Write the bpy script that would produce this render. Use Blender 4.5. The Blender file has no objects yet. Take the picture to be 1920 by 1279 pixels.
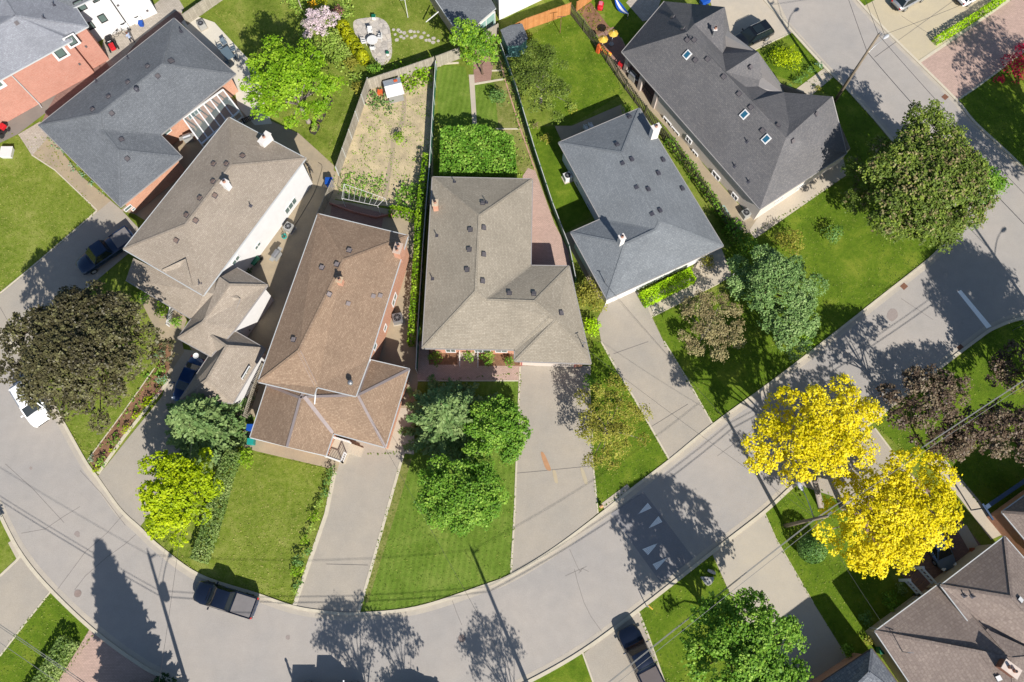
import bpy, bmesh, math, random
import numpy as np
from math import sin, cos, tan, atan2, pi, radians, sqrt
from mathutils import Vector, Matrix
from mathutils.geometry import tessellate_polygon

scene = bpy.context.scene
# ------------------------------------------------------------------ camera
H = 73.0; TH = radians(17.8); F = 1450.0
cam_d = bpy.data.cameras.new('camera'); cam = bpy.data.objects.new('camera', cam_d)
scene.collection.objects.link(cam)
cam.location = (0, 0, H); cam.rotation_euler = (TH, 0, 0)
cam_d.sensor_width = 36; cam_d.lens = F / 1920 * 36; cam_d.clip_start = 1; cam_d.clip_end = 3000
scene.camera = cam
# ------------------------------------------------------------------ light
SUN_EL = radians(36.2); SUN_AZ = radians(156)          # clockwise from +y
sd = Vector((sin(SUN_AZ) * cos(SUN_EL), cos(SUN_AZ) * cos(SUN_EL), sin(SUN_EL)))
sl = bpy.data.lights.new('sun', 'SUN'); sl.energy = 4.35; sl.angle = radians(0.55); sl.color = (1.0, 0.94, 0.86)
so = bpy.data.objects.new('sun', sl); scene.collection.objects.link(so)
so.rotation_euler = sd.to_track_quat('Z', 'Y').to_euler(); so.location = (20, -60, 80)
world = bpy.data.worlds.new("World"); scene.world = world; world.use_nodes = True
wn = world.node_tree; bg = wn.nodes['Background']
sky = wn.nodes.new('ShaderNodeTexSky'); sky.sky_type = 'NISHITA'; sky.sun_disc = False
sky.sun_elevation = SUN_EL; sky.sun_rotation = SUN_AZ; sky.air_density = 1.0; sky.dust_density = 0.6; sky.ozone_density = 1.2
wn.links.new(sky.outputs[0], bg.inputs[0]); bg.inputs[1].default_value = 0.066
scene.view_settings.view_transform = 'Standard'; scene.view_settings.look = 'None'
scene.view_settings.exposure = 0.85; scene.view_settings.gamma = 1.0
K = 1.62
# ------------------------------------------------------------------ helpers
random.seed(7); rng = np.random.default_rng(7)
C = scene.collection
def G(px, py, h=0.0):
    """ground photogrammetry: where the thing seen at photo pixel (px,py) stands when it is h metres high"""
    d = (px - 960) ; u = (639.5 - py)
    rx = d; ry = sin(TH) * F + cos(TH) * u; rz = -cos(TH) * F + sin(TH) * u
    t = (H - h) / -rz
    return Vector((rx * t, ry * t, h))
def s2l(v):
    v = v / 255.0
    return v / 12.92 if v <= 0.04045 else ((v + 0.055) / 1.055) ** 2.4
def A(r, g, b, k=None):
    k = k or K
    return tuple(min(0.9, s2l(c) / k) for c in (r, g, b)) + (1.0,)
def spline(pts, n=8, closed=False):
    out = []; P = [Vector((p[0], p[1])) for p in pts]; m = len(P)
    rngi = range(m if closed else m - 1)
    for i in rngi:
        if closed: a, b, c, d = P[i - 1], P[i], P[(i + 1) % m], P[(i + 2) % m]
        else: a, b, c, d = P[max(i - 1, 0)], P[i], P[i + 1], P[min(i + 2, m - 1)]
        for k in range(n):
            t = k / n
            q = 0.5 * ((2 * b) + (c - a) * t + (2 * a - 5 * b + 4 * c - d) * t * t + (3 * b - a - 3 * c + d) * t ** 3)
            out.append((q.x, q.y))
    if not closed: out.append((P[-1].x, P[-1].y))
    return out
class MB:
    """collects polygons; build() links them as one mesh object"""
    def __init__(s): s.v = []; s.f = []; s.m = []
    def poly(s, pts, m=0):
        i = len(s.v); s.v += [tuple(p) for p in pts]; s.f.append(list(range(i, i + len(pts)))); s.m.append(m); return s
    def mesh(s, vs, fs, m=0):
        i = len(s.v); s.v += [tuple(p) for p in vs]
        for f in fs: s.f.append([i + k for k in f]); s.m.append(m)
        return s
    def flat(s, pts, m=0):
        """possibly concave polygon facing up"""
        pts = [Vector(p) for p in pts]
        tr = tessellate_polygon([pts]); fs = []
        for t in tr:
            a, b, c = (pts[k] for k in t)
            fs.append(t if (b - a).cross(c - a).z > 0 else (t[0], t[2], t[1]))
        return s.mesh(pts, fs, m)
    def prism(s, pts, z0, z1, m=0, cap=True, bottom=False):
        """vertical prism over plan polygon"""
        n = len(pts); ar = sum(pts[i][0] * pts[(i + 1) % n][1] - pts[(i + 1) % n][0] * pts[i][1] for i in range(n))
        if ar < 0: pts = pts[::-1]
        for i in range(n):
            a, b = pts[i], pts[(i + 1) % n]
            s.poly([(a[0], a[1], z0), (b[0], b[1], z0), (b[0], b[1], z1), (a[0], a[1], z1)], m)
        if cap: s.flat([(p[0], p[1], z1) for p in pts], m)
        if bottom:
            k = len(s.f); s.flat([(p[0], p[1], z0) for p in pts], m)
            for q in range(k, len(s.f)): s.f[q] = s.f[q][::-1]
        return s
    def box(s, c, size, rz=0.0, m=0, taper=1.0, rx=0.0):
        """box standing on point c"""
        sx, sy, sz = size[0] / 2, size[1] / 2, size[2]
        R = Matrix.Rotation(rz, 3, 'Z') @ Matrix.Rotation(rx, 3, 'X'); c = Vector(c); vs = []
        for z, k in ((0, 1), (sz, taper)):
            for x, y in ((-sx, -sy), (sx, -sy), (sx, sy), (-sx, sy)):
                vs.append(c + R @ Vector((x * k, y * k, z)))
        return s.mesh(vs, [(3, 2, 1, 0), (4, 5, 6, 7), (0, 1, 5, 4), (1, 2, 6, 5), (2, 3, 7, 6), (3, 0, 4, 7)], m)
    def beam(s, a, b, w, h=None, m=0, up=(0, 0, 1)):
        """square bar from a to b, w wide and h high, centred"""
        h = h or w; a = Vector(a); b = Vector(b); d = (b - a)
        if d.length < 1e-6: return s
        d.normalize(); upv = Vector(up)
        if abs(d.dot(upv)) > 0.98: upv = Vector((1, 0, 0))
        x = d.cross(upv).normalized() * w / 2; y = x.cross(d).normalized() * h / 2
        vs = [a - x - y, a + x - y, a + x + y, a - x + y, b - x - y, b + x - y, b + x + y, b - x + y]
        return s.mesh(vs, [(0, 1, 2, 3), (7, 6, 5, 4), (1, 0, 4, 5), (2, 1, 5, 6), (3, 2, 6, 7), (0, 3, 7, 4)], m)
    def tube(s, pts, r, n=8, m=0, cap=True):
        pts = [Vector(p) for p in pts]; rs = r if hasattr(r, '__len__') else [r] * len(pts); vs = []
        for i, p in enumerate(pts):
            d = (pts[min(i + 1, len(pts) - 1)] - pts[max(i - 1, 0)]).normalized()
            ref = Vector((0, 0, 1)) if abs(d.z) < 0.9 else Vector((1, 0, 0))
            x = d.cross(ref).normalized(); y = d.cross(x)
            for k in range(n):
                a = 2 * pi * k / n; vs.append(p + (x * cos(a) + y * sin(a)) * rs[i])
        fs = []
        for i in range(len(pts) - 1):
            for k in range(n):
                fs.append((i * n + k, (i + 1) * n + k, (i + 1) * n + (k + 1) % n, i * n + (k + 1) % n))
        if cap:
            fs.append(tuple(range(n))); fs.append(tuple(range((len(pts) - 1) * n, len(pts) * n))[::-1])
        return s.mesh(vs, fs, m)
    def disc(s, c, r, h, n=20, m=0, r2=None, sx=1.0, rz=0.0):
        r2 = r if r2 is None else r2; c = Vector(c); vs = []
        for z, q in ((0, r), (h, r2)):
            for k in range(n):
                a = 2 * pi * k / n; x = cos(a) * q * sx; y = sin(a) * q
                vs.append(c + Vector((x * cos(rz) - y * sin(rz), x * sin(rz) + y * cos(rz), z)))
        fs = [(k, (k + 1) % n, n + (k + 1) % n, n + k) for k in range(n)]
        fs.append(tuple(range(n, 2 * n))); fs.append(tuple(range(n))[::-1])
        return s.mesh(vs, fs, m)
    def lathe(s, c, prof, n=20, m=0):
        c = Vector(c); vs = []
        for r, z in prof:
            for k in range(n):
                a = 2 * pi * k / n; vs.append(c + Vector((cos(a) * r, sin(a) * r, z)))
        fs = []
        for i in range(len(prof) - 1):
            for k in range(n): fs.append((i * n + k, i * n + (k + 1) % n, (i + 1) * n + (k + 1) % n, (i + 1) * n + k))
        fs.append(tuple(range((len(prof) - 1) * n, len(prof) * n)))
        return s.mesh(vs, fs, m)
    def build(s, name, mats, parent=None, origin=None, smooth=False, bevel=0.0, uv=True, local=False):
        me = bpy.data.meshes.new(name)
        o = bpy.data.objects.new(name, me)
        off = Vector((0, 0, 0))
        if not local:
            if parent is not None:
                off = root_of(parent)
            elif origin is not None: off = Vector(origin)
        me.from_pydata([(x - off.x, y - off.y, z - off.z) for x, y, z in s.v], [], s.f)
        if not isinstance(mats, (list, tuple)): mats = [mats]
        for mt in mats: me.materials.append(mt)
        if len(mats) > 1: me.polygons.foreach_set('material_index', s.m)
        if uv and len(s.f) < 60000: auto_uv(me, off)
        if smooth: me.polygons.foreach_set('use_smooth', [True] * len(me.polygons))
        me.update()
        if bevel:
            b = o.modifiers.new('bevel', 'BEVEL'); b.width = bevel; b.segments = 2; b.limit_method = 'ANGLE'
            b.angle_limit = radians(40)
        if parent is not None: o.parent = parent
        elif origin is not None: o.location = origin
        C.objects.link(o); return o
def root_of(o):
    while o.parent: o = o.parent
    return Vector(o.location)
def auto_uv(me, off):
    uvl = me.uv_layers.new(name='UVMap'); Z = Vector((0, 0, 1)); co = me.vertices; lp = me.loops
    data = [0.0] * (2 * len(lp))
    for p in me.polygons:
        n = p.normal
        if abs(n.z) > 0.995: t = Vector((1, 0, 0)); b = Vector((0, 1, 0))
        else:
            t = Z.cross(n).normalized(); b = n.cross(t).normalized()
        for li in p.loop_indices:
            v = co[lp[li].vertex_index].co + off
            data[2 * li] = v.dot(t); data[2 * li + 1] = v.dot(b)
    uvl.data.foreach_set('uv', data)
def tag(o, label=None, cat=None, group=None, kind=None):
    if label: o['label'] = label
    if cat: o['category'] = cat
    if group: o['group'] = group
    if kind: o['kind'] = kind
    return o
def thing(name, label, cat, loc, rz=0.0, group=None):
    o = bpy.data.objects.new(name, None); o.empty_display_size = 0.3
    o.location = (loc[0], loc[1], loc[2] if len(loc) > 2 else 0); o.rotation_euler = (0, 0, rz)
    C.objects.link(o); return tag(o, label, cat, group)
def copy_tree(o, parent=None, kids=None):
    c = o.copy(); C.objects.link(c)
    if parent is not None: c.parent = parent
    for ch in [x for x in bpy.data.objects if x.parent == o]: copy_tree(ch, c)
    return c
def structure(name, mb, mt, **k):
    return tag(mb.build(name, mt, **k), kind='structure')
# ------------------------------------------------------------------ materials
MATS = {}
class NT:
    def __init__(s, name):
        s.m = bpy.data.materials.new(name); s.m.use_nodes = True; s.t = s.m.node_tree
        s.b = s.t.nodes['Principled BSDF']; s.b.inputs['Specular IOR Level'].default_value = 0.25
    def n(s, typ, **kw):
        x = s.t.nodes.new(typ)
        for k, v in kw.items():
            if k in x.inputs.keys() if isinstance(k, str) else False: x.inputs[k].default_value = v
            else: setattr(x, k, v)
        return x
    def l(s, a, b): s.t.links.new(a, b)
    def pos(s, scale=(1, 1, 1), rz=0.0):
        g = s.n('ShaderNodeNewGeometry'); mp = s.n('ShaderNodeMapping')
        mp.inputs['Scale'].default_value = scale; mp.inputs['Rotation'].default_value = (0, 0, rz)
        s.l(g.outputs['Position'], mp.inputs[0]); return mp.outputs[0]
    def uv(s, scale=(1, 1, 1)):
        g = s.n('ShaderNodeUVMap'); mp = s.n('ShaderNodeMapping'); mp.inputs['Scale'].default_value = scale
        s.l(g.outputs[0], mp.inputs[0]); return mp.outputs[0]
    def noise(s, vec, scale, detail=4, rough=0.6, dist=0.0):
        x = s.n('ShaderNodeTexNoise'); x.inputs['Scale'].default_value = scale; x.inputs['Detail'].default_value = detail
        x.inputs['Roughness'].default_value = rough; x.inputs['Distortion'].default_value = dist
        s.l(vec, x.inputs['Vector']); return x.outputs[0]
    def ramp(s, fac, stops, interp='LINEAR'):
        r = s.n('ShaderNodeValToRGB'); r.color_ramp.interpolation = interp
        while len(r.color_ramp.elements) < len(stops): r.color_ramp.elements.new(0.5)
        for e, (p, c) in zip(r.color_ramp.elements, stops):
            e.position = p; e.color = c if hasattr(c, '__len__') else (c, c, c, 1)
        s.l(fac, r.inputs[0]); return r.outputs[0]
    def mix(s, fac, a, b, mode='MIX'):
        x = s.n('ShaderNodeMix', data_type='RGBA', blend_type=mode)
        for sock, v in ((x.inputs[0], fac), (x.inputs[6], a), (x.inputs[7], b)):
            if isinstance(v, bpy.types.NodeSocket): s.l(v, sock)
            else: sock.default_value = v
        return x.outputs[2]
    def math(s, op, a, b=0.5):
        x = s.n('ShaderNodeMath', operation=op)
        for sock, v in ((x.inputs[0], a), (x.inputs[1], b)):
            if isinstance(v, bpy.types.NodeSocket): s.l(v, sock)
            else: sock.default_value = v
        return x.outputs[0]
    def bump(s, h, strength=0.4, dist=0.02):
        b = s.n('ShaderNodeBump'); b.inputs['Strength'].default_value = strength; b.inputs['Distance'].default_value = dist
        s.l(h, b.inputs['Height']); s.l(b.outputs[0], s.b.inputs['Normal'])
    def done(s, col=None, rough=0.8, metal=0.0, spec=None):
        if isinstance(col, bpy.types.NodeSocket): s.l(col, s.b.inputs['Base Color'])
        elif col is not None: s.b.inputs['Base Color'].default_value = col
        s.b.inputs['Roughness'].default_value = rough; s.b.inputs['Metallic'].default_value = metal
        if spec is not None: s.b.inputs['Specular IOR Level'].default_value = spec
        return s.m
def mulc(c, k): return (c[0] * k, c[1] * k, c[2] * k, 1)
def m_plain(name, col, rough=0.6, var=0.12, scale=3.0, metal=0.0, spec=0.3, bump=0.0):
    t = NT(name); n = t.noise(t.pos(), scale, 5, 0.65)
    c = t.ramp(n, [(0.25, mulc(col, 1 - var)), (0.75, mulc(col, 1 + var))])
    if bump: t.bump(t.noise(t.pos(), scale * 6, 3), bump, 0.02)
    return t.done(c, rough, metal, spec)
def m_asphalt(name, col, var=0.07, grain=0.10, warm=(1.03, 1.0, 0.94), big=0.12, cracks=False):
    t = NT(name); p = t.pos()
    n1 = t.noise(p, big, 5, 0.6); n2 = t.noise(p, 0.9, 5, 0.7); n3 = t.noise(p, 14, 2, 0.6)
    c = t.ramp(n1, [(0.3, mulc(col, 1 - var)), (0.7, (col[0] * warm[0] * (1 + var), col[1] * warm[1] * (1 + var), col[2] * warm[2] * (1 + var), 1))])
    c = t.mix(0.55, c, t.ramp(n2, [(0.25, 1 - var * 1.6), (0.75, 1 + var * 1.2)]), 'MULTIPLY')
    c = t.mix(0.8, c, t.ramp(n3, [(0.3, 1 - grain), (0.7, 1 + grain)]), 'MULTIPLY')
    # small dark spots and patches of worn aggregate
    sp = t.noise(p, 2.3, 6, 0.75); c = t.mix(t.ramp(sp, [(0.70, 0.0), (0.78, 0.45)]), c, mulc(col, 0.55))
    if cracks:
        v = t.n('ShaderNodeTexVoronoi', feature='DISTANCE_TO_EDGE'); v.inputs['Scale'].default_value = 0.16
        w = t.noise(p, 0.6, 4, 0.6); mp = t.n('ShaderNodeVectorMath', operation='MULTIPLY_ADD')
        t.l(p, mp.inputs[2]); cx = t.n('ShaderNodeCombineXYZ'); t.l(w, cx.inputs[0]); t.l(w, cx.inputs[1]); t.l(cx.outputs[0], mp.inputs[0]); mp.inputs[1].default_value = (3.5, -3.5, 0)
        t.l(mp.outputs[0], v.inputs['Vector'])
        e = t.ramp(v.outputs['Distance'], [(0.0, 0.12), (0.005, 0.0)])
        msk = t.ramp(t.noise(p, 0.05, 2), [(0.45, 0.0), (0.6, 1.0)])
        c = t.mix(t.math('MULTIPLY', e, msk), c, mulc(col, 0.45))
    t.bump(n3, 0.25, 0.01)
    return t.done(c, 0.9, spec=0.15)
def m_shingle(name, ca, cb, cc, rowdark=0.78, noise=0.5, w=0.33, h=0.145):
    """asphalt shingles laid in courses up the slope: three blended tab colours"""
    ca, cb, cc = mulc(ca, 0.99), mulc(cb, 1.05), mulc(cc, 0.96)
    t = NT(name); uv = t.uv()
    b = t.n('ShaderNodeTexBrick', offset=0.37, squash=1.0); t.l(uv, b.inputs['Vector'])
    b.inputs['Scale'].default_value = 1.0; b.inputs['Brick Width'].default_value = w; b.inputs['Row Height'].default_value = h
    b.inputs['Mortar Size'].default_value = 0.012; b.inputs['Mortar Smooth'].default_value = 0.4
    b.inputs['Color1'].default_value = ca; b.inputs['Color2'].default_value = cb; b.inputs['Mortar'].default_value = mulc(ca, rowdark * 0.8)
    n = t.noise(uv, 5.5, 3, 0.7); c = t.mix(t.ramp(n, [(0.5 - 0.2 * noise, 0.0), (0.62, 0.75)]), b.outputs[0], cc)
    n2 = t.noise(uv, 0.35, 4, 0.6); c = t.mix(0.6, c, t.ramp(n2, [(0.3, 0.83), (0.7, 1.14)]), 'MULTIPLY')
    wv = t.n('ShaderNodeTexWave', wave_type='BANDS', bands_direction='Y', wave_profile='SAW'); t.l(uv, wv.inputs['Vector'])
    wv.inputs['Scale'].default_value = 2 * pi / h / 20 / 1.0; wv.inputs['Distortion'].default_value = 0.3
    st = t.n('ShaderNodeTexNoise'); st.inputs['Scale'].default_value = 1.0; mp = t.uv((26, 1.6, 1)); t.l(mp, st.inputs['Vector'])
    c = t.mix(0.25, c, t.ramp(st.outputs[0], [(0.3, 0.82), (0.7, 1.15)]), 'MULTIPLY')
    gr = t.noise(uv, 22, 2, 0.6); c = t.mix(0.8, c, t.ramp(gr, [(0.3, 0.85), (0.7, 1.15)]), 'MULTIPLY')
    t.bump(b.outputs['Fac'], 0.5, -0.008)
    return t.done(c, 0.92, spec=0.12)
def m_brick(name, ca, cb, mortar, w=0.22, h=0.075, ms=0.010, var=0.12, uvs=True, rz=0.0, rough=0.85):
    t = NT(name); uv = t.uv() if uvs else t.pos((1, 1, 1), rz)
    b = t.n('ShaderNodeTexBrick'); t.l(uv, b.inputs['Vector'])
    b.inputs['Scale'].default_value = 1.0; b.inputs['Brick Width'].default_value = w; b.inputs['Row Height'].default_value = h
    b.inputs['Mortar Size'].default_value = ms; b.inputs['Color1'].default_value = ca; b.inputs['Color2'].default_value = cb
    b.inputs['Mortar'].default_value = mortar
    n2 = t.noise(t.pos(), 0.7, 5, 0.7); c = t.mix(0.7, b.outputs[0], t.ramp(n2, [(0.3, 1 - var), (0.7, 1 + var)]), 'MULTIPLY')
    n3 = t.noise(t.pos(), 9, 3, 0.7); c = t.mix(0.6, c, t.ramp(n3, [(0.3, 1 - var), (0.7, 1 + var)]), 'MULTIPLY')
    t.bump(b.outputs['Fac'], 0.4, -0.006)
    return t.done(c, rough, spec=0.15)
def m_grass(name, c1, c2, c3, stripe=None, patch=0.5, fine=0.35):
    t = NT(name); p = t.pos()
    n1 = t.noise(p, 0.33, 6, 0.68, 0.4); n2 = t.noise(p, 2.2, 5, 0.7); n3 = t.noise(p, 9, 3, 0.7); n4 = t.noise(p, 26, 2, 0.7)
    c = t.ramp(n1, [(0.32, c1), (0.52, c2), (0.70, c3)])
    c = t.mix(t.ramp(n2, [(0.42, 0.0), (0.72, patch)]), c, c3)
    c = t.mix(t.ramp(n2, [(0.28, 0.5), (0.44, 0.0)]), c, mulc(c1, 0.75))
    c = t.mix(0.75, c, t.ramp(n3, [(0.28, 1 - fine), (0.72, 1 + fine)]), 'MULTIPLY')
    c = t.mix(0.75, c, t.ramp(n4, [(0.28, 1 - fine), (0.72, 1 + fine)]), 'MULTIPLY')
    if stripe:
        w = t.n('ShaderNodeTexWave', wave_type='BANDS', bands_direction='X'); t.l(t.pos((1, 1, 1), stripe[0]), w.inputs['Vector'])
        w.inputs['Scale'].default_value = stripe[1]; w.inputs['Distortion'].default_value = 0.8; w.inputs['Detail Scale'].default_value = 2
        c = t.mix(1.0, c, t.ramp(w.outputs[0], [(0.2, 0.93), (0.8, 1.07)]), 'MULTIPLY')
    t.bump(t.math('ADD', n3, n4), 0.7, 0.05)
    return t.done(c, 0.9, spec=0.1)
def m_leaf(name, cd, cm, cl, trans=0.25, rough=0.55):
    t = NT(name); a = t.n('ShaderNodeAttribute', attribute_name='tint')
    c = t.ramp(a.outputs['Fac'], [(0.0, cd), (0.5, cm), (1.0, cl)])
    t.l(c, t.b.inputs['Base Color']); t.b.inputs['Roughness'].default_value = rough
    t.b.inputs['Specular IOR Level'].default_value = 0.2
    tr = t.n('ShaderNodeBsdfTranslucent'); t.l(c, tr.inputs[0]); mx = t.n('ShaderNodeMixShader'); mx.inputs[0].default_value = trans
    out = t.t.nodes['Material Output']; t.l(t.b.outputs[0], mx.inputs[1]); t.l(tr.outputs[0], mx.inputs[2]); t.l(mx.outputs[0], out.inputs[0])
    return t.m
def m_boards(name, col, col2, w=0.14, axis='X', dark=0.35):
    t = NT(name); uv = t.uv()
    b = t.n('ShaderNodeTexBrick', offset=0.0); t.l(uv, b.inputs['Vector']); b.inputs['Scale'].default_value = 1
    b.inputs['Brick Width'].default_value = w if axis == 'X' else 40; b.inputs['Row Height'].default_value = 40 if axis == 'X' else w
    b.inputs['Mortar Size'].default_value = 0.012; b.inputs['Color1'].default_value = col; b.inputs['Color2'].default_value = col2
    b.inputs['Mortar'].default_value = mulc(col, dark)
    n = t.noise(t.pos(), 1.3, 5, 0.7); c = t.mix(0.8, b.outputs[0], t.ramp(n, [(0.3, 0.8), (0.7, 1.15)]), 'MULTIPLY')
    return t.done(c, 0.85, spec=0.12)
def m_glass(name, col=(0.02, 0.03, 0.04, 1), rough=0.06):
    t = NT(name); return t.done(col, rough, 0.0, 0.6)
# ================================================================== GROUND
gA = m_grass('grass_mixed', A(100,122,36), A(128,148,54), A(162,166,84), None, 0.5, 0.33)
gB = m_grass('grass_even', A(100,130,40), A(118,148,54), A(146,164,76), (radians(8), 0.55), 0.4, 0.26)
gC = m_grass('grass_deep', A(82,112,26), A(106,136,34), A(144,158,56), None, 0.35, 0.3)
gD = m_grass('grass_patchy', A(104,128,38), A(130,150,52), A(168,172,92), None, 0.6, 0.34)
gE = m_grass('grass_dry', A(112,128,52), A(138,146,72), A(178,170,112), None, 0.7, 0.34)
road_m = m_asphalt('road_asphalt', A(188,184,180), 0.08, 0.12, (1.05,1.0,0.94), 0.12, True)
drive_m = m_asphalt('drive_asphalt', A(190,183,172), 0.07, 0.12, (1.04,1.0,0.94), 0.25)
drive2_m = m_asphalt('drive_concrete_pale', A(204,196,182), 0.05, 0.07, (1.03,1.0,0.94), 0.3)
drive3_m = m_asphalt('drive_cream', A(214,202,176), 0.05, 0.08, (1.02,1.0,0.93), 0.4)
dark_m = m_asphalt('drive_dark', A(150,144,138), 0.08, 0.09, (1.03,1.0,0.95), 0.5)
conc_m = m_asphalt('walk_concrete', A(212,202,186), 0.06, 0.08, (1.03,1.0,0.94), 0.5)
concd_m = m_asphalt('yard_concrete', A(186,172,150), 0.10, 0.10, (1.03,1.0,0.92), 0.6)
kerb_m = m_plain('kerb_concrete', A(226,216,194), 0.85, 0.10, 2.0, spec=0.15)
tar_m = m_plain('tar_seam', A(150,144,140), 0.9, 0.2, 2.0, spec=0.1)
hump_m = m_asphalt('hump_asphalt', A(160,158,160), 0.05, 0.14, (1,1,1), 0.5)
paint_m = m_plain('marking_paint', (0.86,0.86,0.84,1), 0.7, 0.06, 6.0)
paver_pink = m_brick('paver_pink', A(206,178,164), A(222,190,176), A(150,134,124), 0.24, 0.12, 0.008, 0.10)
paver_red = m_brick('paver_red', A(176,140,126), A(190,152,136), A(130,112,104), 0.22, 0.11, 0.008, 0.12)
paver_grey = m_brick('paver_grey', A(196,186,172), A(210,200,186), A(150,142,132), 0.3, 0.2, 0.01, 0.12)
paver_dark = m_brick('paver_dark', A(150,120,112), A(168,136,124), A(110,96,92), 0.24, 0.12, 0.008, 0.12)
soil_m = m_asphalt('garden_soil', A(210,194,160), 0.16, 0.26, (1.02,1,0.95), 0.9)
mulch_m = m_asphalt('mulch', A(150,116,92), 0.2, 0.3, (1.05,1,0.95), 1.5)
def m_flag(name, c, cells):
    t = NT(name); p = t.pos(); v = t.n('ShaderNodeTexVoronoi', feature='DISTANCE_TO_EDGE'); v.inputs['Scale'].default_value = cells; t.l(p, v.inputs['Vector'])
    w = t.n('ShaderNodeTexVoronoi'); w.inputs['Scale'].default_value = cells; t.l(p, w.inputs['Vector']); g = t.n('ShaderNodeSeparateColor'); t.l(w.outputs['Color'], g.inputs[0])
    cc = t.ramp(g.outputs[0], [(0, mulc(c, .74)), (.5, c), (1, (c[0] * 1.12, c[1] * 1.08, c[2] * 1.0, 1))]); cc = t.mix(t.ramp(v.outputs['Distance'], [(0.0, .7), (0.06, 0)]), cc, mulc(c, .5))
    cc = t.mix(.7, cc, t.ramp(t.noise(p, 2.2, 5, .7), [(.3, .78), (.7, 1.18)]), 'MULTIPLY'); t.bump(v.outputs['Distance'], .3, .02); return t.done(cc, .85)
stone_m = m_plain('flag_stone', A(206,198,186), 0.85, 0.22, 1.6, bump=0.5); flag_m = m_flag('flagstone_patio', A(218,210,200), 1.7)

_n = {}
def pv(pts, h=0.0): return [G(x, y, h) for x, y in pts]
_sc = [0]
def sheet(name, pts, z, mt, label=None):
    _sc[0] += 1; z += _sc[0] * 0.00006
    m = MB(); m.flat([Vector((p.x, p.y, z)) for p in pv(pts, z)])
    return structure(name, m, mt)
def strip_mb(m, P, w, z0, z1, side=0.0):
    """ribbon of width w along world polyline P; side shifts it left(+)/right(-)"""
    P = [Vector((p.x, p.y)) for p in P]; L = []; R = []
    for i, p in enumerate(P):
        d = P[min(i + 1, len(P) - 1)] - P[max(i - 1, 0)]
        if d.length < 1e-6: d = Vector((1, 0))
        d.normalize(); n = Vector((-d.y, d.x)); L.append(p + n * (w / 2 + side)); R.append(p + n * (-w / 2 + side))
    for i in range(len(P) - 1):
        a, b, c, d = R[i], R[i + 1], L[i + 1], L[i]
        m.poly([(a.x, a.y, z1), (b.x, b.y, z1), (c.x, c.y, z1), (d.x, d.y, z1)])
        m.poly([(a.x, a.y, z0), (b.x, b.y, z0), (b.x, b.y, z1), (a.x, a.y, z1)])
        m.poly([(c.x, c.y, z0), (d.x, d.y, z0), (d.x, d.y, z1), (c.x, c.y, z1)])
    for q in (0, -1):
        m.poly([(R[q].x, R[q].y, z0), (R[q].x, R[q].y, z1), (L[q].x, L[q].y, z1), (L[q].x, L[q].y, z0)])
    return m
def kerb(name, pts, w, z1=0.08, mt=None, z0=-0.02):
    return structure(name, strip_mb(MB(), pv(pts), w, z0, z1), mt or kerb_m)

m = MB(); m.flat([(-420,-420,-0.012), (420,-420,-0.012), (420,520,-0.012), (-420,520,-0.012)]); structure('ground', m, gA)

northK = spline([(-60,560),(60,690),(116,787),(160,865),(182,895),(225,955),(262,990),(300,1026),(375,1079),(480,1114),(550,1138),(612,1148),(670,1151),(780,1140),(905,1100),(960,1078),(1040,1029),(1132,960),(1185,917),(1255,864),(1337,797),(1440,722),(1515,665),(1557,632),(1660,551),(1735,492),(1757,472)], 6)
cornerK = spline([(1757,472),(1782,448),(1792,420),(1782,390),(1755,360),(1700,296),(1645,230),(1585,164),(1547,127),(1485,59),(1400,-38),(1200,-270)], 6)
eastK = spline([(1400,-230),(1607,0),(1664,60),(1722,117),(1794,189),(1830,232),(1915,312),(2010,420),(2200,640)], 6)
southK = spline([(2300,800),(2080,640),(1990,604),(1920,597),(1865,615),(1830,638),(1767,686),(1650,778),(1580,837),(1492,907),(1432,961),(1335,1036),(1197,1144),(1092,1221),(990,1279),(880,1330),(740,1372),(600,1380),(470,1350),(380,1310),(325,1279),(267,1249),(180,1186),(95,1106),(40,1039),(0,964),(-40,870),(-90,740),(-150,600)], 6)
roadpoly = northK + cornerK[1:] + eastK + southK
sheet('road', roadpoly, 0.0, road_m)
kerb('kerb', northK, 0.27); kerb('kerb', cornerK, 0.27); kerb('kerb', eastK, 0.27); kerb('kerb', southK, 0.30)

gut_c = m_asphalt('gutter_grit', A(204,196,184), 0.08, 0.1, (1.03,1,.94), 0.6)
for P_, sd_ in ((northK, -.36), (cornerK, -.34), (eastK, -.34), (southK, -.38)):
    structure('gutter_strip', strip_mb(MB(), pv(P_), 0.42, 0.0, 0.0035, side=sd_), gut_c)

# --- lawns of a different mowing / species
L1 = 0.004
sheet('lawn', [(-120,180),(0,240),(45,262),(88,258),(130,330),(178,398),(60,497),(0,545),(-120,600)], L1, gD)
sheet('lawn', [(690,852),(775,845),(800,715),(975,700),(964,960),(957,1076),(905,1098),(780,1138),(676,1150),(725,960),(757,850)], L1, gB)
sheet('lawn', [(400,850),(480,850),(604,876),(628,884),(605,965),(553,1130),(480,1110),(375,1075),(300,1022),(330,1000),(380,900)], L1, gD)
sheet('lawn', [(1112,640),(1127,642),(1185,742),(1252,862),(1185,913),(1122,958),(1110,850),(1102,700)], L1, gC)
sheet('lawn', [(1225,592),(1370,540),(1360,470),(1400,445),(1590,330),(1640,230),(1700,300),(1752,360),(1788,430),(1757,470),(1557,630),(1440,720),(1338,794),(1245,642)], L1, gC)
sheet('lawn', [(1425,100),(1485,62),(1547,127),(1578,160),(1640,228),(1640,300),(1590,320),(1560,180),(1450,140)], L1, gC)
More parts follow.
